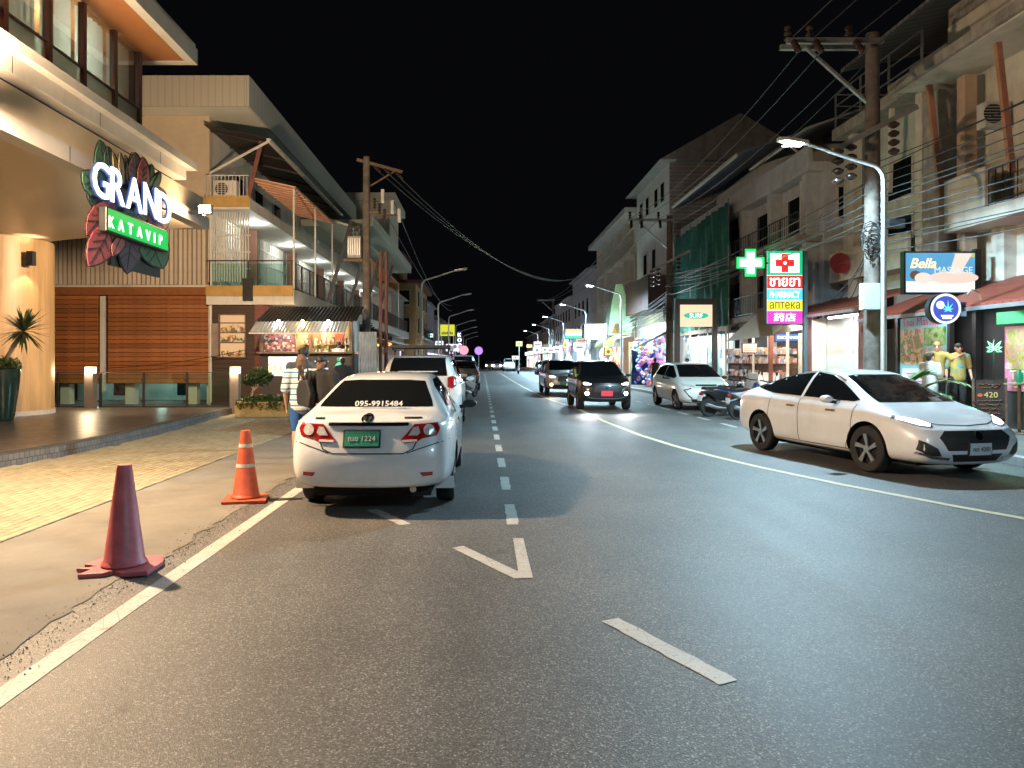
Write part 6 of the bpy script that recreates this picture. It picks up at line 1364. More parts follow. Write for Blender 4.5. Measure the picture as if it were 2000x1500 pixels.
# --- white SUV with roof rack behind it ----------------------------------------
def suv_rear(t, bvh, lamp_on=False, hk=1.0):
    k = hk; decal('rear_window', 'rear', [(-.62, 1.2 * k), (.62, 1.2 * k), (.56, 1.56 * k), (-.56, 1.56 * k)], M_cg, t, bvh); both('side_window', [(-2.0, 1.18 * k), (-1.85, 1.5 * k), (.3, 1.55 * k), (1.1, 1.15 * k)], M_cg, t, bvh)
    for s_ in (1, -1): f = (lambda p: p) if s_ > 0 else mir; decal('tail_lamp', 'rear', f([(.62, .98 * k), (.62, 1.17 * k), (.72, 1.2 * k), (.80, 1.16 * k), (.80, 1.0 * k), (.72, .95 * k)]), glow('brake_on', (1, .03, .03), .9) if lamp_on else M_redl, t, bvh, off=.012, rim=.03)
    plate(t, 'rear', 0, .85 * k, .34, .15, bvh, mat('plate_white', (.6, .6, .6), .5), '', None); decal('rear_bumper', 'rear', rect(1.5, .16, 0, .5 * k), M_plast, t, bvh, off=.012); decal('tailgate_gap', 'rear', strip([(-.66, 1.15 * k), (-.66, .66 * k), (.66, .66 * k), (.66, 1.15 * k)], .012), M_gap, t, bvh, rim=0, off=.003)
t, b, bvh, sp = car('roof_rack_car', 'bigsuv', wp, 'white SUV with a black roof rack parked ahead of the taxi', -1.36, 17.5, 0, None)
suv_rear(t, bvh, hk=1.07)
rk = MB().bar((-.62, -1.6, 1.86), (-.62, .3, 1.86), .05, .05).bar((.62, -1.6, 1.86), (.62, .3, 1.86), .05, .05).box(-.66, .66, -1.7, .35, 1.89, 1.95).build('roof_rack', M_black, t)
for yy in (-1.4, 0): MB().bar((-.6, yy, 1.72), (-.6, yy, 1.86), .04, .05).bar((.6, yy, 1.72), (.6, yy, 1.86), .04, .05).build('rack_foot', M_black, rk)
for s_ in (1, -1): mirror(t, 1.05, .85, 1.15, wp, s_)
bk = carpaint('black', (.012, .012, .013)); sv = carpaint('silver', (.36, .36, .36), .3)
t, b, bvh, sp = car('parked_car', 'suv', bk, 'black hatchback parked tail-on beyond the roof-rack SUV', -.98, 40, 0, None); suv_rear(t, bvh)
t, b, bvh, sp = car('parked_van', 'van', wp, 'white van parked beyond the black hatchback', -1.25, 49, 0, None, cat='van'); suv_rear(t, bvh, hk=1.22)
# --- front dressing -----------------------------------------------------------------
def front(t, bvh, sp, wz, hz, hx, hood_lamp, on, grille, gz, pl, fog=None):
    """wz: windscreen base/top heights; hx: half widths; lamp outline; grille outline"""
    decal('windscreen', 'front', [(-hx[0], wz[0]), (hx[0], wz[0]), (hx[1], wz[1]), (hx[1] * .7, wz[1] + .02), (-hx[1] * .7, wz[1] + .02), (-hx[1], wz[1])], M_cg, t, bvh)
    for s_ in (1, -1):
        f = (lambda p: p) if s_ > 0 else mir; hl = decal('headlamp', 'front', f(hood_lamp), M_clr if not on else M_rimd, t, bvh, off=.008, rim=.02)
        if on:
            cx = sum(p[0] for p in hood_lamp) / len(hood_lamp); cz = sum(p[1] for p in hood_lamp) / len(hood_lamp)
            decal('beam', 'front', f([(cx + (a - cx) * .9, cz + (b - cz) * .85) for a, b in hood_lamp]), glow('headlamp_on', (.95, .98, 1), on), hl, bvh, off=.014, rim=.004)
        if fog: decal('fog_lamp', 'front', f(circ(.06, 14, fog[0], fog[1])), glow('fog_on_%d' % int(fog[2][2] * 10), fog[2], 14), t, bvh, off=.01)
    decal('grille', 'front', grille, M_plast, t, bvh, off=.006)
    decal('lower_intake', 'front', gz, M_plast, t, bvh, off=.006)
    if pl: plate(t, 'front', *pl[:4], bvh, pl[4], pl[5], mat('plate_ink', (.03, .03, .05), .5))
# --- white fastback crossing the right foreground ------------------------------------
pw = carpaint('pearl', (.72, .73, .76))
rz = math.pi + .2126
t, b, bvh, sp = car('sedan', 'fastback', pw, 'white fastback sedan with bladed alloys pulling out at the right', 6.13, 11.78, rz, None, 'blade')
both('side_window', [(-1.72, 1.13), (-1.3, 1.24), (-.75, 1.365), (-.1, 1.415), (.22, 1.375), (.5, 1.27), (1.0, 1.02), (.92, .995), (-1.0, 1.04)], M_cg, t, bvh, step=.08); both('door_pillar', strip([(-.22, 1.0), (-.18, 1.42)], .06), pw, t, bvh, off=.008)
both('window_trim', strip([(-1.72, 1.135), (-1.25, 1.265), (-.7, 1.39), (-.1, 1.435), (.26, 1.395), (.52, 1.29)], .018), M_plast, t, bvh, off=.008)
for xs_ in ([(-.22, .30), (-.24, .98)], [(.86, .30), (1.0, .60), (1.02, .96)], [(-1.05, .62), (-1.0, .98)]): both('door_gap', strip(xs_, .012), M_gap, t, bvh, rim=0, off=.003)
both('door_handle', rect(.2, .03, -.42, .86), M_chr, t, bvh, off=.022, rim=.03); both('door_handle', rect(.2, .03, .55, .84), M_chr, t, bvh, off=.022, rim=.03); both('sill_trim', rect(2.0, .06, 0, .27), M_plast, t, bvh)
front(t, bvh, sp, (1.0, 1.365), 0, (.655, .515), [(.50, .735), (.62, .80), (.80, .84), (.845, .80), (.70, .72), (.56, .70)], 3.5, [(-.56, .58), (-.46, .665), (.46, .665), (.56, .58), (.46, .41), (-.46, .41)], [(-.40, .36), (.40, .36), (.34, .26), (-.34, .26)], (0, .43, .34, .15, mat('plate_white'), 'กท 4281'))
for s_ in (1, -1): f = (lambda p: p) if s_ > 0 else mir; decal('side_intake', 'front', f([(.60, .44), (.78, .55), (.80, .42), (.70, .34), (.54, .34)]), M_plast, t, bvh, off=.006); decal('chin_blade', 'front', f(strip([(.42, .30), (.66, .33), (.80, .38)], .03)), M_chr, t, bvh, off=.012); mirror(t, 1.02, .62, 1.02, pw, s_)
decal('front_badge', 'front', circ(.055, 12, 0, .60), M_chr, t, bvh, off=.016, rim=.006); decal('bonnet_gap', 'front', strip([(-.72, .80), (-.4, .735), (0, .72), (.4, .735), (.72, .80)], .01), M_gap, t, bvh, rim=0, off=.003)
decal('tail_lamp', 'right', [(-2.24, .90), (-2.2, 1.02), (-2.02, 1.04), (-2.05, .92)], glow('tail_orange', (1, .1, .04), 1.2), t, bvh, off=.01); decal('tail_lamp', 'left', [(-2.24, .90), (-2.2, 1.02), (-2.02, 1.04), (-2.05, .92)], glow('tail_orange'), t, bvh, off=.01)
box('underbody', M_wheelwell, t, -.62, .62, -1.95, 1.9, .17, .3)
# --- pale hatchback parked facing us
pg = carpaint('pale', (.70, .72, .69))
t, b, bvh, sp = car('parked_car', 'hatch', pg, 'pale white electric hatchback parked by the kerb beside the motorbikes', 7.2, 25.0, math.pi, None)
both('side_window', [(-1.85, 1.14), (-1.5, 1.38), (-.4, 1.47), (.3, 1.44), (1.15, 1.08), (1.05, 1.03)], M_cg, t, bvh, step=.08); both('door_pillar', strip([(-.2, 1.04), (-.16, 1.48)], .07), M_plast, t, bvh, off=.008)
front(t, bvh, sp, (1.07, 1.46), 0, (.68, .56), [(.38, .80), (.62, .86), (.76, .88), (.74, .80), (.55, .76), (.40, .76)], 0, [(-.34, .84), (.34, .84), (.34, .79), (-.34, .79)], [(-.55, .38), (.55, .38), (.48, .28), (-.48, .28)], (0, .52, .34, .15, mat('plate_white'), ''))
for s_ in (1, -1): f = (lambda p: p) if s_ > 0 else mir; decal('bumper_accent', 'front', f(strip([(.52, .72), (.72, .66), (.60, .48), (.50, .40)], .035)), M_plast, t, bvh, off=.008); mirror(t, 1.0, .72, 1.05, M_plast, s_)
both('door_gap', strip([(-.2, .32), (-.2, 1.0)], .012), M_gap, t, bvh, rim=0, off=.003)
# --- black SUV and silver pickup coming towards us
t, b, bvh, sp = car('oncoming_car', 'suv', bk, 'black SUV with lit headlamps and a red number plate driving up', 3.98, 24.9, math.pi, None)
both('side_window', [(-1.7, 1.15), (-1.4, 1.5), (.2, 1.53), (.9, 1.15)], M_cg, t, bvh, step=.08)
front(t, bvh, sp, (1.12, 1.55), 0, (.68, .57), [(.46, .86), (.66, .92), (.74, .90), (.70, .82), (.5, .82)], 22, [(-.36, .80), (.36, .80), (.42, .6), (-.42, .6)], [(-.6, .46), (.6, .46), (.55, .34), (-.55, .34)], (0, .56, .36, .16, glow('plate_red', (.75, .02, .05), .7), ''), (.62, .56, (.95, .97, 1)))
decal('front_badge', 'front', [(-.05, .74), (0, .77), (.05, .74), (0, .70)], M_chr, t, bvh, off=.014, rim=.006); decal('chrome_lip', 'front', strip([(-.6, .44), (-.4, .40), (.4, .40), (.6, .44)], .025), M_chr, t, bvh, off=.014)
for s_ in (1, -1): mirror(t, .98, .62, 1.13, bk, s_); light('headlight_beam', 'SPOT', (s_ * .6, 2.1, .85), 90, (.95, .98, 1), t, .06, spot=70, blend=.8, target=None, rot=(R(78), 0, 0))
t, b, bvh, sp = car('oncoming_pickup', 'pickup', sv, 'silver pickup with lit headlamps following the black SUV', 3.85, 35.3, math.pi, None, cat='pickup')
both('side_window', [(-1.2, 1.15), (-1.1, 1.5), (.2, 1.55), (1.0, 1.17)], M_cg, t, bvh, step=.1)
front(t, bvh, sp, (1.17, 1.6), 0, (.70, .60), [(.46, .86), (.62, .94), (.78, .92), (.74, .82), (.5, .82)], 20, [(-.36, .90), (.36, .90), (.42, .66), (-.42, .66)], [(-.66, .52), (.66, .52), (.6, .36), (-.6, .36)], (.1, .58, .36, .16, mat('plate_green'), ''), (.68, .52, (1, .62, .3)))
decal('bonnet_scoop', 'front', rect(.34, .03, 0, 1.06), M_plast, t, bvh, off=.02)
for s_ in (1, -1): mirror(t, 1.05, .85, 1.2, M_chr, s_)
light('headlight_beam', 'SPOT', (.6, 2.7, .8), 40, (1, .85, .65), t, .06, spot=70, blend=.8, rot=(R(78), 0, 0))
# --- distant traffic and parked cars
far = [('suv', wp, 'white car with glaring headlamps far up the road', 2.6, 128, math.pi, 1), ('van', wp, 'white van with lit headlamps coming down the far road', 4.1, 112, math.pi, 1), ('sedan', sv, 'silver sedan parked beyond the pale hatchback', 7.1, 41, math.pi, 0), ('suv', bk, 'dark parked car at the end of the motorbike row', 7.1, 84, math.pi, 0), ('sedan', bk, 'dark sedan parked under the far yellow panel sign', 7.1, 66, math.pi, 0), ('sedan', wp, 'white car with glaring headlamps far up the road', 1.4, 150, math.pi, 1), ('hatch', wp, 'white hatchback parked before the white van on the left', -1.2, 62, 0, 0)]
for kind, pt, lb, x, y, rz, on in far:
    t, b, bvh, sp = car('distant_car', kind, pt, lb, x, y, rz, 'cars far along the street', cat='car' if kind != 'van' else 'van'); k = 1.22 if kind == 'van' else 1
    if rz: 
        zt_ = max(z for _, z in sp['zt']); decal('windscreen', 'front', [(-.66, zt_ * .72), (.66, zt_ * .72), (.56, zt_ * .95), (-.56, zt_ * .95)], M_cg, t, bvh)
        for s_ in (1, -1): decal('headlamp', 'front', circ(.12, 12, s_ * .58, .8 * k if kind != 'sedan' else .68), glow('headlamp_far', (1, .98, .95), 26) if on else M_clr, t, bvh, off=.012)
    else: decal('rear_window', 'rear', [(-.6, 1.15), (.6, 1.15), (.52, 1.45), (-.52, 1.45)], M_cg, t, bvh)

# ================================================================== motorbikes
def scooter(label, x, y, rz, body, group, cat='motorbike'):
    t = T('motorbike', label, cat, (x, y, 0), rz, group, world=False); r_ = .29
    for yy in (-.62, .62):
        w_ = MB().lathe([(r_ * .72, -.045), (r_ * .95, -.05), (r_, 0), (r_ * .95, .05), (r_ * .72, .045)], (0, yy, r_), 28, 'x').build('wheel', M_tyre, t, smooth=True)
        mb = MB().lathe([(r_ * .74, -.03), (r_ * .74, .03)], (0, yy, r_), 24, 'x', False)
        for k in range(5): a = 2 * math.pi * k / 5; mb.bar((0, yy, r_), (0, yy + math.cos(a) * r_ * .72, r_ + math.sin(a) * r_ * .72), .03, .02, (1, 0, 0))
        mb.build('rim', M_rim, w_)
    MB().prism([(-.14, -.85, .72), (-.14, -.45, .5), (-.14, .1, .42), (-.14, .25, .55), (-.14, .0, .70), (-.14, -.45, .78)], (.28, 0, 0)).build('rear_fairing', body, t, bevel=.03)
    MB().prism([(-.10, .20, .30), (-.10, .45, .45), (-.10, .52, .85), (-.10, .42, .95), (-.10, .28, .6)], (.2, 0, 0)).build('leg_shield', body, t, bevel=.03)
    MB().box(-.13, .13, -.3, .35, .27, .33).box(-.09, .09, -.6, -.1, .2, .42).build('engine', M_plast, t, bevel=.015)
    MB().prism([(-.13, -.8, .77), (-.13, -.4, .80), (-.13, .05, .74), (-.13, .1, .79), (-.13, -.35, .86), (-.13, -.78, .86)], (.26, 0, 0)).build('seat', mat('seat_vinyl', (.015, .015, .015), .5), t, bevel=.03)
    MB().tube([(0, .62, r_), (0, .52, .6), (0, .42, .95)], .035, 8).build('fork', M_steel, t, smooth=True); hb = MB().tube([(-.34, .28, 1.06), (-.15, .38, 1.02), (.15, .38, 1.02), (.34, .28, 1.06)], .018, 8).build('handlebar', M_black, t, smooth=True)
    MB().lathe([(.02, .06), (.09, .03), (.1, -.03)], (0, .5, .93), 14, 'y').build('headlamp', M_clr, t, smooth=True)
    for s_ in (-1, 1): MB().tube([(s_ * .26, .33, 1.05), (s_ * .32, .33, 1.22)], .008, 6).lathe([(.01, -.012), (.055, 0), (.01, .012)], (s_ * .34, .33, 1.25), 12, 'y').build('mirror', M_black, hb)
    MB().tube([(.15, -.15, .24), (.16, -.5, .27), (.17, -.8, .36)], [.03, .05, .055], 10).build('exhaust', M_steel, t, smooth=True); MB().prism([(-.06, .35, .6), (-.06, .62, .62), (-.06, .9, .45), (-.06, .62, .58)], (.12, 0, 0)).prism([(-.07, -.9, .5), (-.07, -.6, .62), (-.07, -.4, .55), (-.07, -.6, .58)], (.14, 0, 0)).build('mudguard', body, t)
    MB().box(-.07, .07, -.9, -.86, .62, .70).build('tail_lamp', M_redl, t); MB().box(-.1, .1, -.93, -.92, .46, .6).build('number_plate', mat('plate_white'), t); MB().bar((-.1, .02, .28), (-.22, -.05, .0), .025, .02).build('stand', M_steel, t)
    return t
sb = mat('scooter_black', (.012, .012, .014), .25, coat=.6); sw_ = mat('scooter_silver', (.3, .32, .34), .3, coat=.6); bb = mat('scooter_blue', (.03, .06, .2), .3, coat=.6)
proto = scooter('black scooter parked nose-in in front of the pale hatchback', 7.1, 20.8, R(-72), sb, 'motorbikes parked along the kerb')
scooter('black scooter with silver wheels parked next to the white fastback', 7.55, 19.6, R(-78), sw_, 'motorbikes parked along the kerb')
scooter('blue-grey motorbike parked at the souvenir shop kerb', 8.0, 22.0, R(-80), bb, 'motorbikes parked along the kerb')
scooter('white motorbike parked between the roof-rack SUV and the black hatchback', -.55, 31, R(-20), mat('scooter_white', (.5, .5, .5), .3, coat=.6), None)
scooter('motorbike riding up the far road with its lamp lit', 4.4, 88, math.pi, sw_, None)
for k in range(14):
    q = copy_tree(proto); q.location = (7.3 + random.uniform(-.15, .15), 47 + k * 1.15 + (k // 7) * 22, 0); q.rotation_euler.z = R(-75 + random.uniform(-8, 8)); q['label'] = 'dark motorbike in the long row parked by the far right kerb'; q['group'] = 'far row of motorbikes'
# ================================================================== traffic cones
def cone(x, y, label, c, stripes_, h=.78, broken=False, tilt=0):
    t = T('traffic_cone', label, 'traffic cone', (x, y, .006), R(tilt), None, world=False); m = mat('cone_' + label[:6], c, .5, var=.3, vs=6, bump=.15, bs=25, dirt=.12)
    prof = [(.155, .035), (.165, .05), (.15, .075), (.145, .08), (.055, h - .03), (.05, h), (.042, h)]
    MB().lathe(prof, n=36).build('cone', m, t, smooth=True)
    k = .235; pts = [(-k, -k), (k * .1, -k * 1.02), (k, -k), (k * 1.02, k * .1), (k, k), (-k, k)]
    if broken: pts = [(-k * 1.05, -k), (-k * .3, -k * .95), (-k * .1, -k * .7), (k * .3, -k * 1.05), (k, -k * .95), (k * 1.15, k * .2), (k * .9, k), (-k, k), (-k * 1.3, k * .2), (-k * .8, -k * .1), (-k * 1.35, -k * .3), (-k * .85, -k * .45)]
    MB().prism([(a, b, .002) for a, b in pts], (0, 0, .033)).build('base', m, t, bevel=.006)
    for z0, z1 in stripes_:
        f = lambda z: .145 + (.055 - .145) * (z - .08) / (h - .11) + .003
        MB().lathe([(f(z0), z0), (f(z1), z1)], n=36, caps=False).build('reflective_band', mat('band_silver', (.5, .47, .43), .35, var=.3, vs=20), t, smooth=True)
    return t
g1, g2 = G(243, 1112), G(480, 978)
cone(g1.x, g1.y, 'faded purple-red traffic cone with a torn base, no bands', (.42, .095, .115), (), .80, True, 8)
cone(g2.x, g2.y, 'orange traffic cone with two silver bands near the taxi', (.45, .07, .025), ((.385, .425), (.61, .65)), .80, False, 12)
# ================================================================== people
def capsule(mb, p, q, r0, r1, ax=(1, 1), side=V((1, 0, 0)), n=12, m=6):
    """tapered limb with rounded ends; ax: scale of the two cross axes"""
    p, q = V(p), V(q); d = q - p; L_ = d.length; d = d.normalized() if L_ > 1e-5 else V((0, 0, 1)); a = side - d * side.dot(d); a = a.normalized() if a.length > .05 else d.cross(V((0, 1, 0))).normalized(); b = d.cross(a); rings = []
    for i in range(m + 1): th = math.pi / 2 * (1 - i / m); rings.append((p - d * r0 * math.sin(th) * .9, r0 * math.cos(th)))
    for i in range(1, 4): rings.append((p.lerp(q, i / 4), r0 + (r1 - r0) * i / 4))
    for i in range(m + 1): th = math.pi / 2 * i / m; rings.append((q + d * r1 * math.sin(th) * .9, r1 * math.cos(th)))
    vs = []; fs = []
    for c, r_ in rings:
        r_ = max(r_, .002)
        for k in range(n): t = 2 * math.pi * k / n; vs.append(c + a * math.cos(t) * r_ * ax[0] + b * math.sin(t) * r_ * ax[1])
    for i in range(len(rings) - 1):
        for k in range(n): fs.append((i * n + k, i * n + (k + 1) % n, (i + 1) * n + (k + 1) % n, (i + 1) * n + k))
    fs += [tuple(range(n))[::-1], tuple((len(rings) - 1) * n + k for k in range(n))]; mb.add(vs, fs)
def fused(name, mb, m, parent, vox=.014, extra=None, smooth=6):
    me = mb.mesh(name); o = bpy.data.objects.new('tmp', me); C.objects.link(o); r_ = o.modifiers.new('r', 'REMESH'); r_.mode = 'VOXEL'; r_.voxel_size = vox; r_.use_smooth_shade = True
    s_ = o.modifiers.new('s', 'SMOOTH'); s_.iterations = smooth; s_.factor = .5; res = evaluated(o); bpy.data.objects.remove(o)
    if extra is not None:
        bm = bmesh.new(); bm.from_mesh(res); e = extra.mesh('x'); bm.from_mesh(e); bm.to_mesh(res); bm.free()
    res.materials.clear(); return link(name, res, m, parent, smooth=True)
SKIN = {'tan': mat('skin_tan', (.30, .16, .095), .55, var=.08), 'fair': mat('skin_fair', (.48, .28, .20), .55, var=.06), 'dark': mat('skin_dark', (.16, .085, .055), .55, var=.08)}
def person(label, loc, rz, h=1.7, skin='tan', hair=(.01, .008, .007), top=None, bottom=None, sleeve=.45, legs='long', arms=None, long_hair=False, shoe=(.02, .02, .02), step=0, head_turn=0, build=1.0, group=None, vox=.014, name='person', head_tilt=0, glasses=False):
    """arms: {side: (elbow, wrist)} in body space, +y = facing direction"""
    t = T(name, label, 'person', loc, rz, group, world=False); k = h / 1.7; sk = SKIN[skin]; B = build
    S = lambda x, y, z: V((x * k, y * k, z * k))
    hipz = .88; J = {}
    A = dict(arms or {})
    for s_ in (-1, 1):
        e, w_ = A.get(s_, ((s_ * .25, -.02, 1.12), (s_ * .27, .06, .87))); J[s_] = (S(s_ * .185 * B, 0, 1.40), S(*e), S(*w_))
    ft = {s_: (S(s_ * .09, 0, hipz), S(s_ * .10, .03 + s_ * step * .3, .48), S(s_ * .10, -.02 + s_ * step, .09)) for s_ in (-1, 1)}
    bd = MB(); X = V((1, 0, 0))
    capsule(bd, S(0, 0, .93), S(0, 0, 1.12), .125 * k * B, .115 * k * B, (1.18, .85)); capsule(bd, S(0, 0, 1.1), S(0, 0, 1.36), .12 * k * B, .135 * k, (1.2, .78)); capsule(bd, S(0, 0, 1.38), S(0, .015, 1.50), .06 * k, .052 * k)
    hc = S(0, .025, 1.585); capsule(bd, hc + S(0, -.005, .025), hc + S(0, .012, -.045), .083 * k, .062 * k, (.92, 1.1)); 
    hd_R = Matrix.Rotation(head_turn, 4, 'Z'); 
    def hp(x, y, z): return hc + hd_R @ (V((x, y, z)) * k)
    capsule(bd, hp(0, .085, .0), hp(0, .105, -.015), .012 * k, .016 * k); capsule(bd, hp(0, .06, -.06), hp(0, .075, -.075), .035 * k, .028 * k)
    for s_ in (-1, 1):
        capsule(bd, hp(s_ * .082, -.005, .01), hp(s_ * .084, -.012, -.02), .018 * k, .013 * k)
        sh, el, wr = J[s_]; capsule(bd, sh, el, .056 * k * B, .043 * k); capsule(bd, el, wr, .043 * k, .029 * k)
        d = (wr - el).normalized(); capsule(bd, wr, wr + d * .075 * k, .03 * k, .034 * k, (.6, 1.1), X)
        hpn, kn, an = ft[s_]; capsule(bd, hpn, kn, .088 * k * B, .06 * k); capsule(bd, kn, kn.lerp(an, .35), .056 * k, .06 * k); capsule(bd, kn.lerp(an, .35), an, .06 * k, .036 * k); capsule(bd, an + S(0, -.03, -.045), an + S(0, .15, -.055), .036 * k, .03 * k, (1.1, .9))
    ex = MB()
    for s_ in (-1, 1):
        sh, el, wr = J[s_]; d = (wr - el).normalized(); a = d.cross(V((0, 0, 1))); a = a.normalized() if a.length > .1 else X.copy(); 
        if abs(d.z) > .8: a = V((0, 1, 0)) - d * d.y; a.normalize()
        c = d.cross(a)
        for q in range(4):
            b0 = wr + d * .10 * k + a * (q - 1.5) * .019 * k; L_ = (.07, .08, .075, .06)[q] * k; ex.tube([b0 - d * .02 * k, b0 + d * L_ * .5 - c * .008 * k, b0 + d * L_ - c * .026 * k], [.0095 * k, .009 * k, .006 * k], 6)
        ex.tube([wr + d * .03 * k + a * .022 * k, wr + d * .07 * k + a * .055 * k, wr + d * .1 * k + a * .058 * k], [.011 * k, .0095 * k, .007 * k], 6)
    fused('body', bd, sk, t, vox, ex, 5)
    fc = MB()
    for s_ in (-1, 1): fc.lathe([(.002, .006), (.011, .003), (.013, -.004)], hp(s_ * .032, .083, .012), 10, 'y')
    fc.build('eyes', mat('eye_dark', (.03, .02, .02), .2), t); MB().bar(hp(-.024, .094, -.045), hp(.024, .094, -.045), .008 * k, .01 * k).build('mouth', mat('lips', (.22, .07, .06), .5), t)
    hr = MB(); capsule(hr, hp(0, -.03, .05), hp(0, .02, .062), .088 * k, .078 * k, (.98, 1.0)); capsule(hr, hp(0, -.055, .03), hp(0, -.06, -.03), .075 * k, .055 * k)
    if long_hair:
        capsule(hr, hp(0, -.05, .03), hp(0, -.065, -.14), .09 * k, .075 * k, (1.12, .8))
        for s_ in (-1, 1): capsule(hr, hp(s_ * .07, -.02, .03), hp(s_ * .078, -.03, -.12), .035 * k, .03 * k)
    fused('hair', hr, mat('hair_%d' % int(hair[0] * 1000), hair, .6, var=.4, vs=40, bump=.5, bs=120), t, .011, None, 3)
    if glasses:
        g = MB()
        for s_ in (-1, 1): g.tube([hp(s_ * .034 + .026 * math.cos(q * math.pi / 6), .1, .01 + .02 * math.sin(q * math.pi / 6)) for q in range(13)], .0025, 5)
        g.bar(hp(-.008, .1, .012), hp(.008, .1, .012), .004, .004)
        for s_ in (-1, 1): g.bar(hp(s_ * .06, .1, .012), hp(s_ * .082, 0, .012), .004, .004)
        g.build('glasses', M_black, t)
    tp = MB(); capsule(tp, S(0, 0, .86), S(0, 0, 1.1), .15 * k * B, .138 * k * B, (1.2, .92)); capsule(tp, S(0, 0, 1.1), S(0, 0, 1.385), .138 * k * B, .142 * k, (1.22, .84)); capsule(tp, S(-.14, 0, 1.41), S(.14, 0, 1.41), .07 * k, .07 * k)
    for s_ in (-1, 1): sh, el, wr = J[s_]; capsule(tp, sh, sh.lerp(el, sleeve * 1.9 if sleeve < .55 else 1), .078 * k * B, .068 * k * B) if sleeve else None
    fused('shirt', tp, top or mat('shirt_grey', (.2, .2, .2), .85), t, vox, None, 5)
    pt = MB(); capsule(pt, S(0, 0, .86), S(0, 0, .98), .135 * k * B, .13 * k * B, (1.2, .92))
    for s_ in (-1, 1):
        hpn, kn, an = ft[s_]; capsule(pt, hpn, kn.lerp(hpn, -.02), .102 * k * B, .078 * k)
        if legs == 'long': capsule(pt, kn, an + S(0, 0, .02), .078 * k, .062 * k)
        elif legs == 'short': pass
    fused('trousers', pt, bottom or mat('denim', (.04, .05, .08), .9), t, vox, None, 5)
    for s_ in (-1, 1): an = ft[s_][2]; q = MB(); capsule(q, an + S(0, -.035, -.055), an + S(0, .16, -.06), .042 * k, .036 * k, (1.1, .75)); q.build('shoe', mat('shoe_%d' % int(shoe[0] * 1000), shoe, .6), t, smooth=True)
    return t
# striped top for the woman
M_str = bpy.data.materials.new('striped_knit'); M_str.use_nodes = True; n_ = M_str.node_tree; b_ = n_.nodes['Principled BSDF']
tc = nd(n_, 'ShaderNodeTexCoord'); s_ = nd(n_, 'ShaderNodeSeparateXYZ'); n_.links.new(tc.outputs['Object'], s_.inputs[0]); q = nd(n_, 'ShaderNodeMath', operation='MULTIPLY'); q.inputs[1].default_value = 11; n_.links.new(s_.outputs[2], q.inputs[0]); f = nd(n_, 'ShaderNodeMath', operation='FRACT'); n_.links.new(q.outputs[0], f.inputs[0]); cr = nd(n_, 'ShaderNodeValToRGB'); cr.color_ramp.interpolation = 'CONSTANT'; e = cr.color_ramp.elements
e[0].position = 0; e[0].color = (.58, .62, .66, 1); e[1].position = .34; e[1].color = (.03, .17, .36, 1); k_ = e.new(.62); k_.color = (.58, .62, .66, 1); k_ = e.new(.9); k_.color = (.5, .46, .3, 1); n_.links.new(f.outputs[0], cr.inputs[0]); n_.links.new(cr.outputs[0], b_.inputs['Base Color']); b_.inputs['Roughness'].default_value = .9
blk = mat('black_cotton', (.012, .012, .013), .9, var=.2)
person('woman in a blue striped top and blue shorts seen from behind', (-3.0, 11.9, .006), R(12), 1.69, 'fair', (.10, .055, .028), M_str, mat('blue_shorts', (.02, .09, .30), .85), .5, 'short', {-1: ((-.27, -.03, 1.12), (-.25, .08, .87)), 1: ((.26, .0, 1.12), (.2, .2, 1.0))}, build=1.12, step=.06, shoe=(.05, .03, .02), long_hair=True)
person('tall man in a slate blue shirt standing with his back turned', (-3.22, 12.9, .006), R(4), 1.82, 'dark', (.012, .01, .009), mat('slate_cotton', (.05, .07, .10), .9), mat('dark_shorts', (.03, .03, .04), .9), .5, 'short', build=1.12)
t = person('man in black with glasses and shoulder bag raising a phone', (-2.55, 11.4, .006), R(158), 1.66, 'tan', (.008, .007, .006), blk, blk, .5, 'long', {1: ((.30, .12, 1.10), (.22, .22, 1.36)), -1: ((-.27, .0, 1.1), (-.2, .2, 1.0))}, build=1.18, glasses=True, head_turn=R(-8))
def held(name, label, cat, loc, rz, mk):
    t = T(name, label, cat, loc, rz, None, world=False); mk(t); return t
def mk_bag(t):
    MB().prism([(-.12, -.07, -.27), (.13, -.07, -.22), (.15, -.07, .0), (.09, -.07, .17), (-.09, -.07, .19), (-.17, -.07, -.05)], (0, .13, 0)).build('bag', mat('bag_black', (.012, .012, .013), .7, var=.3, bump=.3, bs=30), t, bevel=.04); MB().tube([(-.1, 0, .15), (-.06, .02, .38), (.08, .04, .40), (.12, .02, .16)], .014, 6).build('strap', M_black, t)
held('shoulder_bag', 'black shoulder bag hanging beside the man with glasses', 'bag', (-2.78, 11.25, 1.13), R(150), mk_bag)
def mk_phone(t): MB().box(-.037, .037, -.005, .005, -.075, .075).build('case', M_black, t, bevel=.004); MB().box(-.033, .033, -.0075, -.0055, -.068, .068).build('screen', glow('phone_screen', (.6, .75, 1), .8), t)
held('phone', 'phone held up by the man in black', 'phone', (-2.83, 11.13, 1.46), R(150), mk_phone)
# helpers at the kiosk
person('kiosk cook with a dark cap behind the counter', (-4.95, 24.75, .62), R(170), 1.62, 'tan', top=mat('cook_white', (.5, .46, .42), .9), bottom=blk, vox=.02)
person('customer in dark clothes waiting at the snack kiosk', (-4.42, 22.7, .006), R(20), 1.68, 'tan', top=mat('dark_shirt', (.02, .02, .024), .9), bottom=blk, vox=.02)
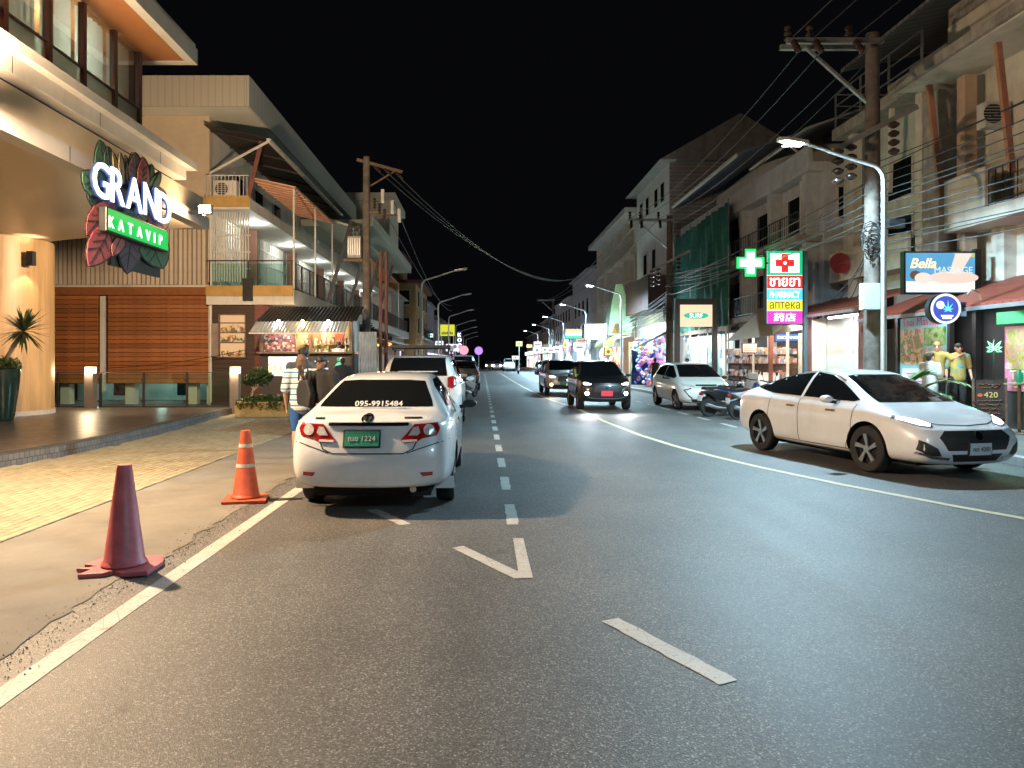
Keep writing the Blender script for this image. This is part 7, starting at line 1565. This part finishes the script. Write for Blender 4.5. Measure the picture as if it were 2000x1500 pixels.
# outside the massage shop
yl = mat('mustard_shirt', (.34, .24, .06), .85, var=.25, vs=7, bump=.5, bs=9)
t = person('man in a white sleeveless shirt looking at his phone by the massage shop', (10.55, 16.9, .13), R(-75), 1.66, 'fair', (.02, .015, .012), mat('white_cotton', (.55, .55, .57), .9), mat('pale_shorts', (.3, .38, .36), .9), .35, 'short', {1: ((.25, .05, 1.10), (.12, .27, 1.08)), -1: ((-.25, .05, 1.10), (-.12, .27, 1.08))}, build=1.1, vox=.018)
held('phone', 'white phone in the hands of the man in the white shirt', 'phone', (10.86, 16.98, 1.2), R(-75), lambda t: MB().box(-.05, .05, -.004, .004, -.08, .08).build('case', mat('phone_white', (.6, .6, .6), .3), t, bevel=.003))
person('blond man in a mustard shirt with an arm round his friend', (11.0, 17.35, .33), R(150), 1.72, 'fair', (.35, .22, .08), yl, blk, .5, 'long', {-1: ((-.30, .0, 1.30), (-.42, .02, 1.36)), 1: ((.25, -.02, 1.12), (.22, .1, .9))}, vox=.018, group=None)
tr_ = mat('tropical_shirt', (.12, .42, .38), .85, var=.6, vs=5)
person('dark-haired man in a mustard and teal patterned shirt', (11.42, 17.2, .33), R(165), 1.68, 'fair', (.015, .012, .01), print_mat('patterned_shirt', ((.34, .24, .06), (.36, .26, .07), (.30, .22, .06), (.08, .3, .27), (.03, .1, .07)), 5, 2, .6), blk, .5, 'long', build=1.0, vox=.018)
tag(MB().box(10.6, 11.8, 17.0, 17.9, .13, .33).build('shop_step', M_conc, None, bevel=.01), 'low concrete step at the massage shop door', 'step')
# walkers
person('woman in a long black dress walking beside the pale hatchback', (8.0, 33.2, .13), R(0), 1.6, 'tan', top=blk, bottom=blk, sleeve=0, vox=.022, step=.05)
person('person in dark clothes sitting inside the surf shop doorway', (10.3, 36.0, .13), R(90), 1.6, 'tan', top=mat('navy', (.03, .04, .08), .9), bottom=blk, vox=.025)
person('person with dark curly hair and beige shirt at the right edge', (10.35, 13.35, .13), R(60), 1.7, 'tan', (.01, .02, .012), mat('beige_shirt', (.42, .36, .26), .9), mat('grey_trousers', (.18, .18, .19), .9), .45, 'long', build=1.1, long_hair=True, vox=.018)
# plants on the right pavement
def fern(label, c, n, L_, seed, w_=.05, name='palm_plant'):
    t = T(name, label, 'plant', tuple(c)); c = V(c); rnd = random.Random(seed); st_ = MB(); lf = MB()
    for k in range(n):
        a = rnd.uniform(0, 2 * math.pi); e = rnd.uniform(.6, 1.35); l = L_ * rnd.uniform(.7, 1.1); pts = []
        for i in range(9):
            q = i / 8; pts.append(c + V((math.cos(a) * math.cos(e) * l * q, math.sin(a) * math.cos(e) * l * q, math.sin(e) * l * q - .55 * l * q * q)))
        st_.tube(pts, [.014 * (1 - i / 10) for i in range(9)], 5)
        for i in range(2, 9):
            d = (pts[i] - pts[i - 1]).normalized(); sd = d.cross(V((0, 0, 1))).normalized()
            for s_ in (-1, 1):
                for h_ in (0, .5): b0 = pts[i - 1].lerp(pts[i], h_); lf.blade(b0, b0 + (sd * s_ * .75 + d * .6) * l * .24 * math.sin(math.pi * (i / 10 + .1)), w_, .05, n=2)
    st_.build('stem', M_leaf, t); lf.build('fronds', mat('frond_green', (.06, .14, .03), .5, var=.4), t)
fern('green palm growing at the foot of the lit street lamp', (8.72, 15.7, .13), 20, 3.0, 4, .07)
fern('small leafy palm beside the massage shop door post', (10.9, 19.4, .13), 9, 1.1, 6)
t = T('leafy_plant', 'dense dark green bush at the poster wall end', 'plant', (10.9, 13.9, .13)); mb = MB(); foliage(mb, (10.95, 13.75, .75), (.3, .3, .55), 900, .06, 77); mb.build('leaves', M_leaf2, t); MB().lathe([(.14, .13), (.2, .42), (.17, .42)], (10.95, 13.75, 0), 16).build('pot', mat('terracotta', (.25, .1, .06), .8), t)
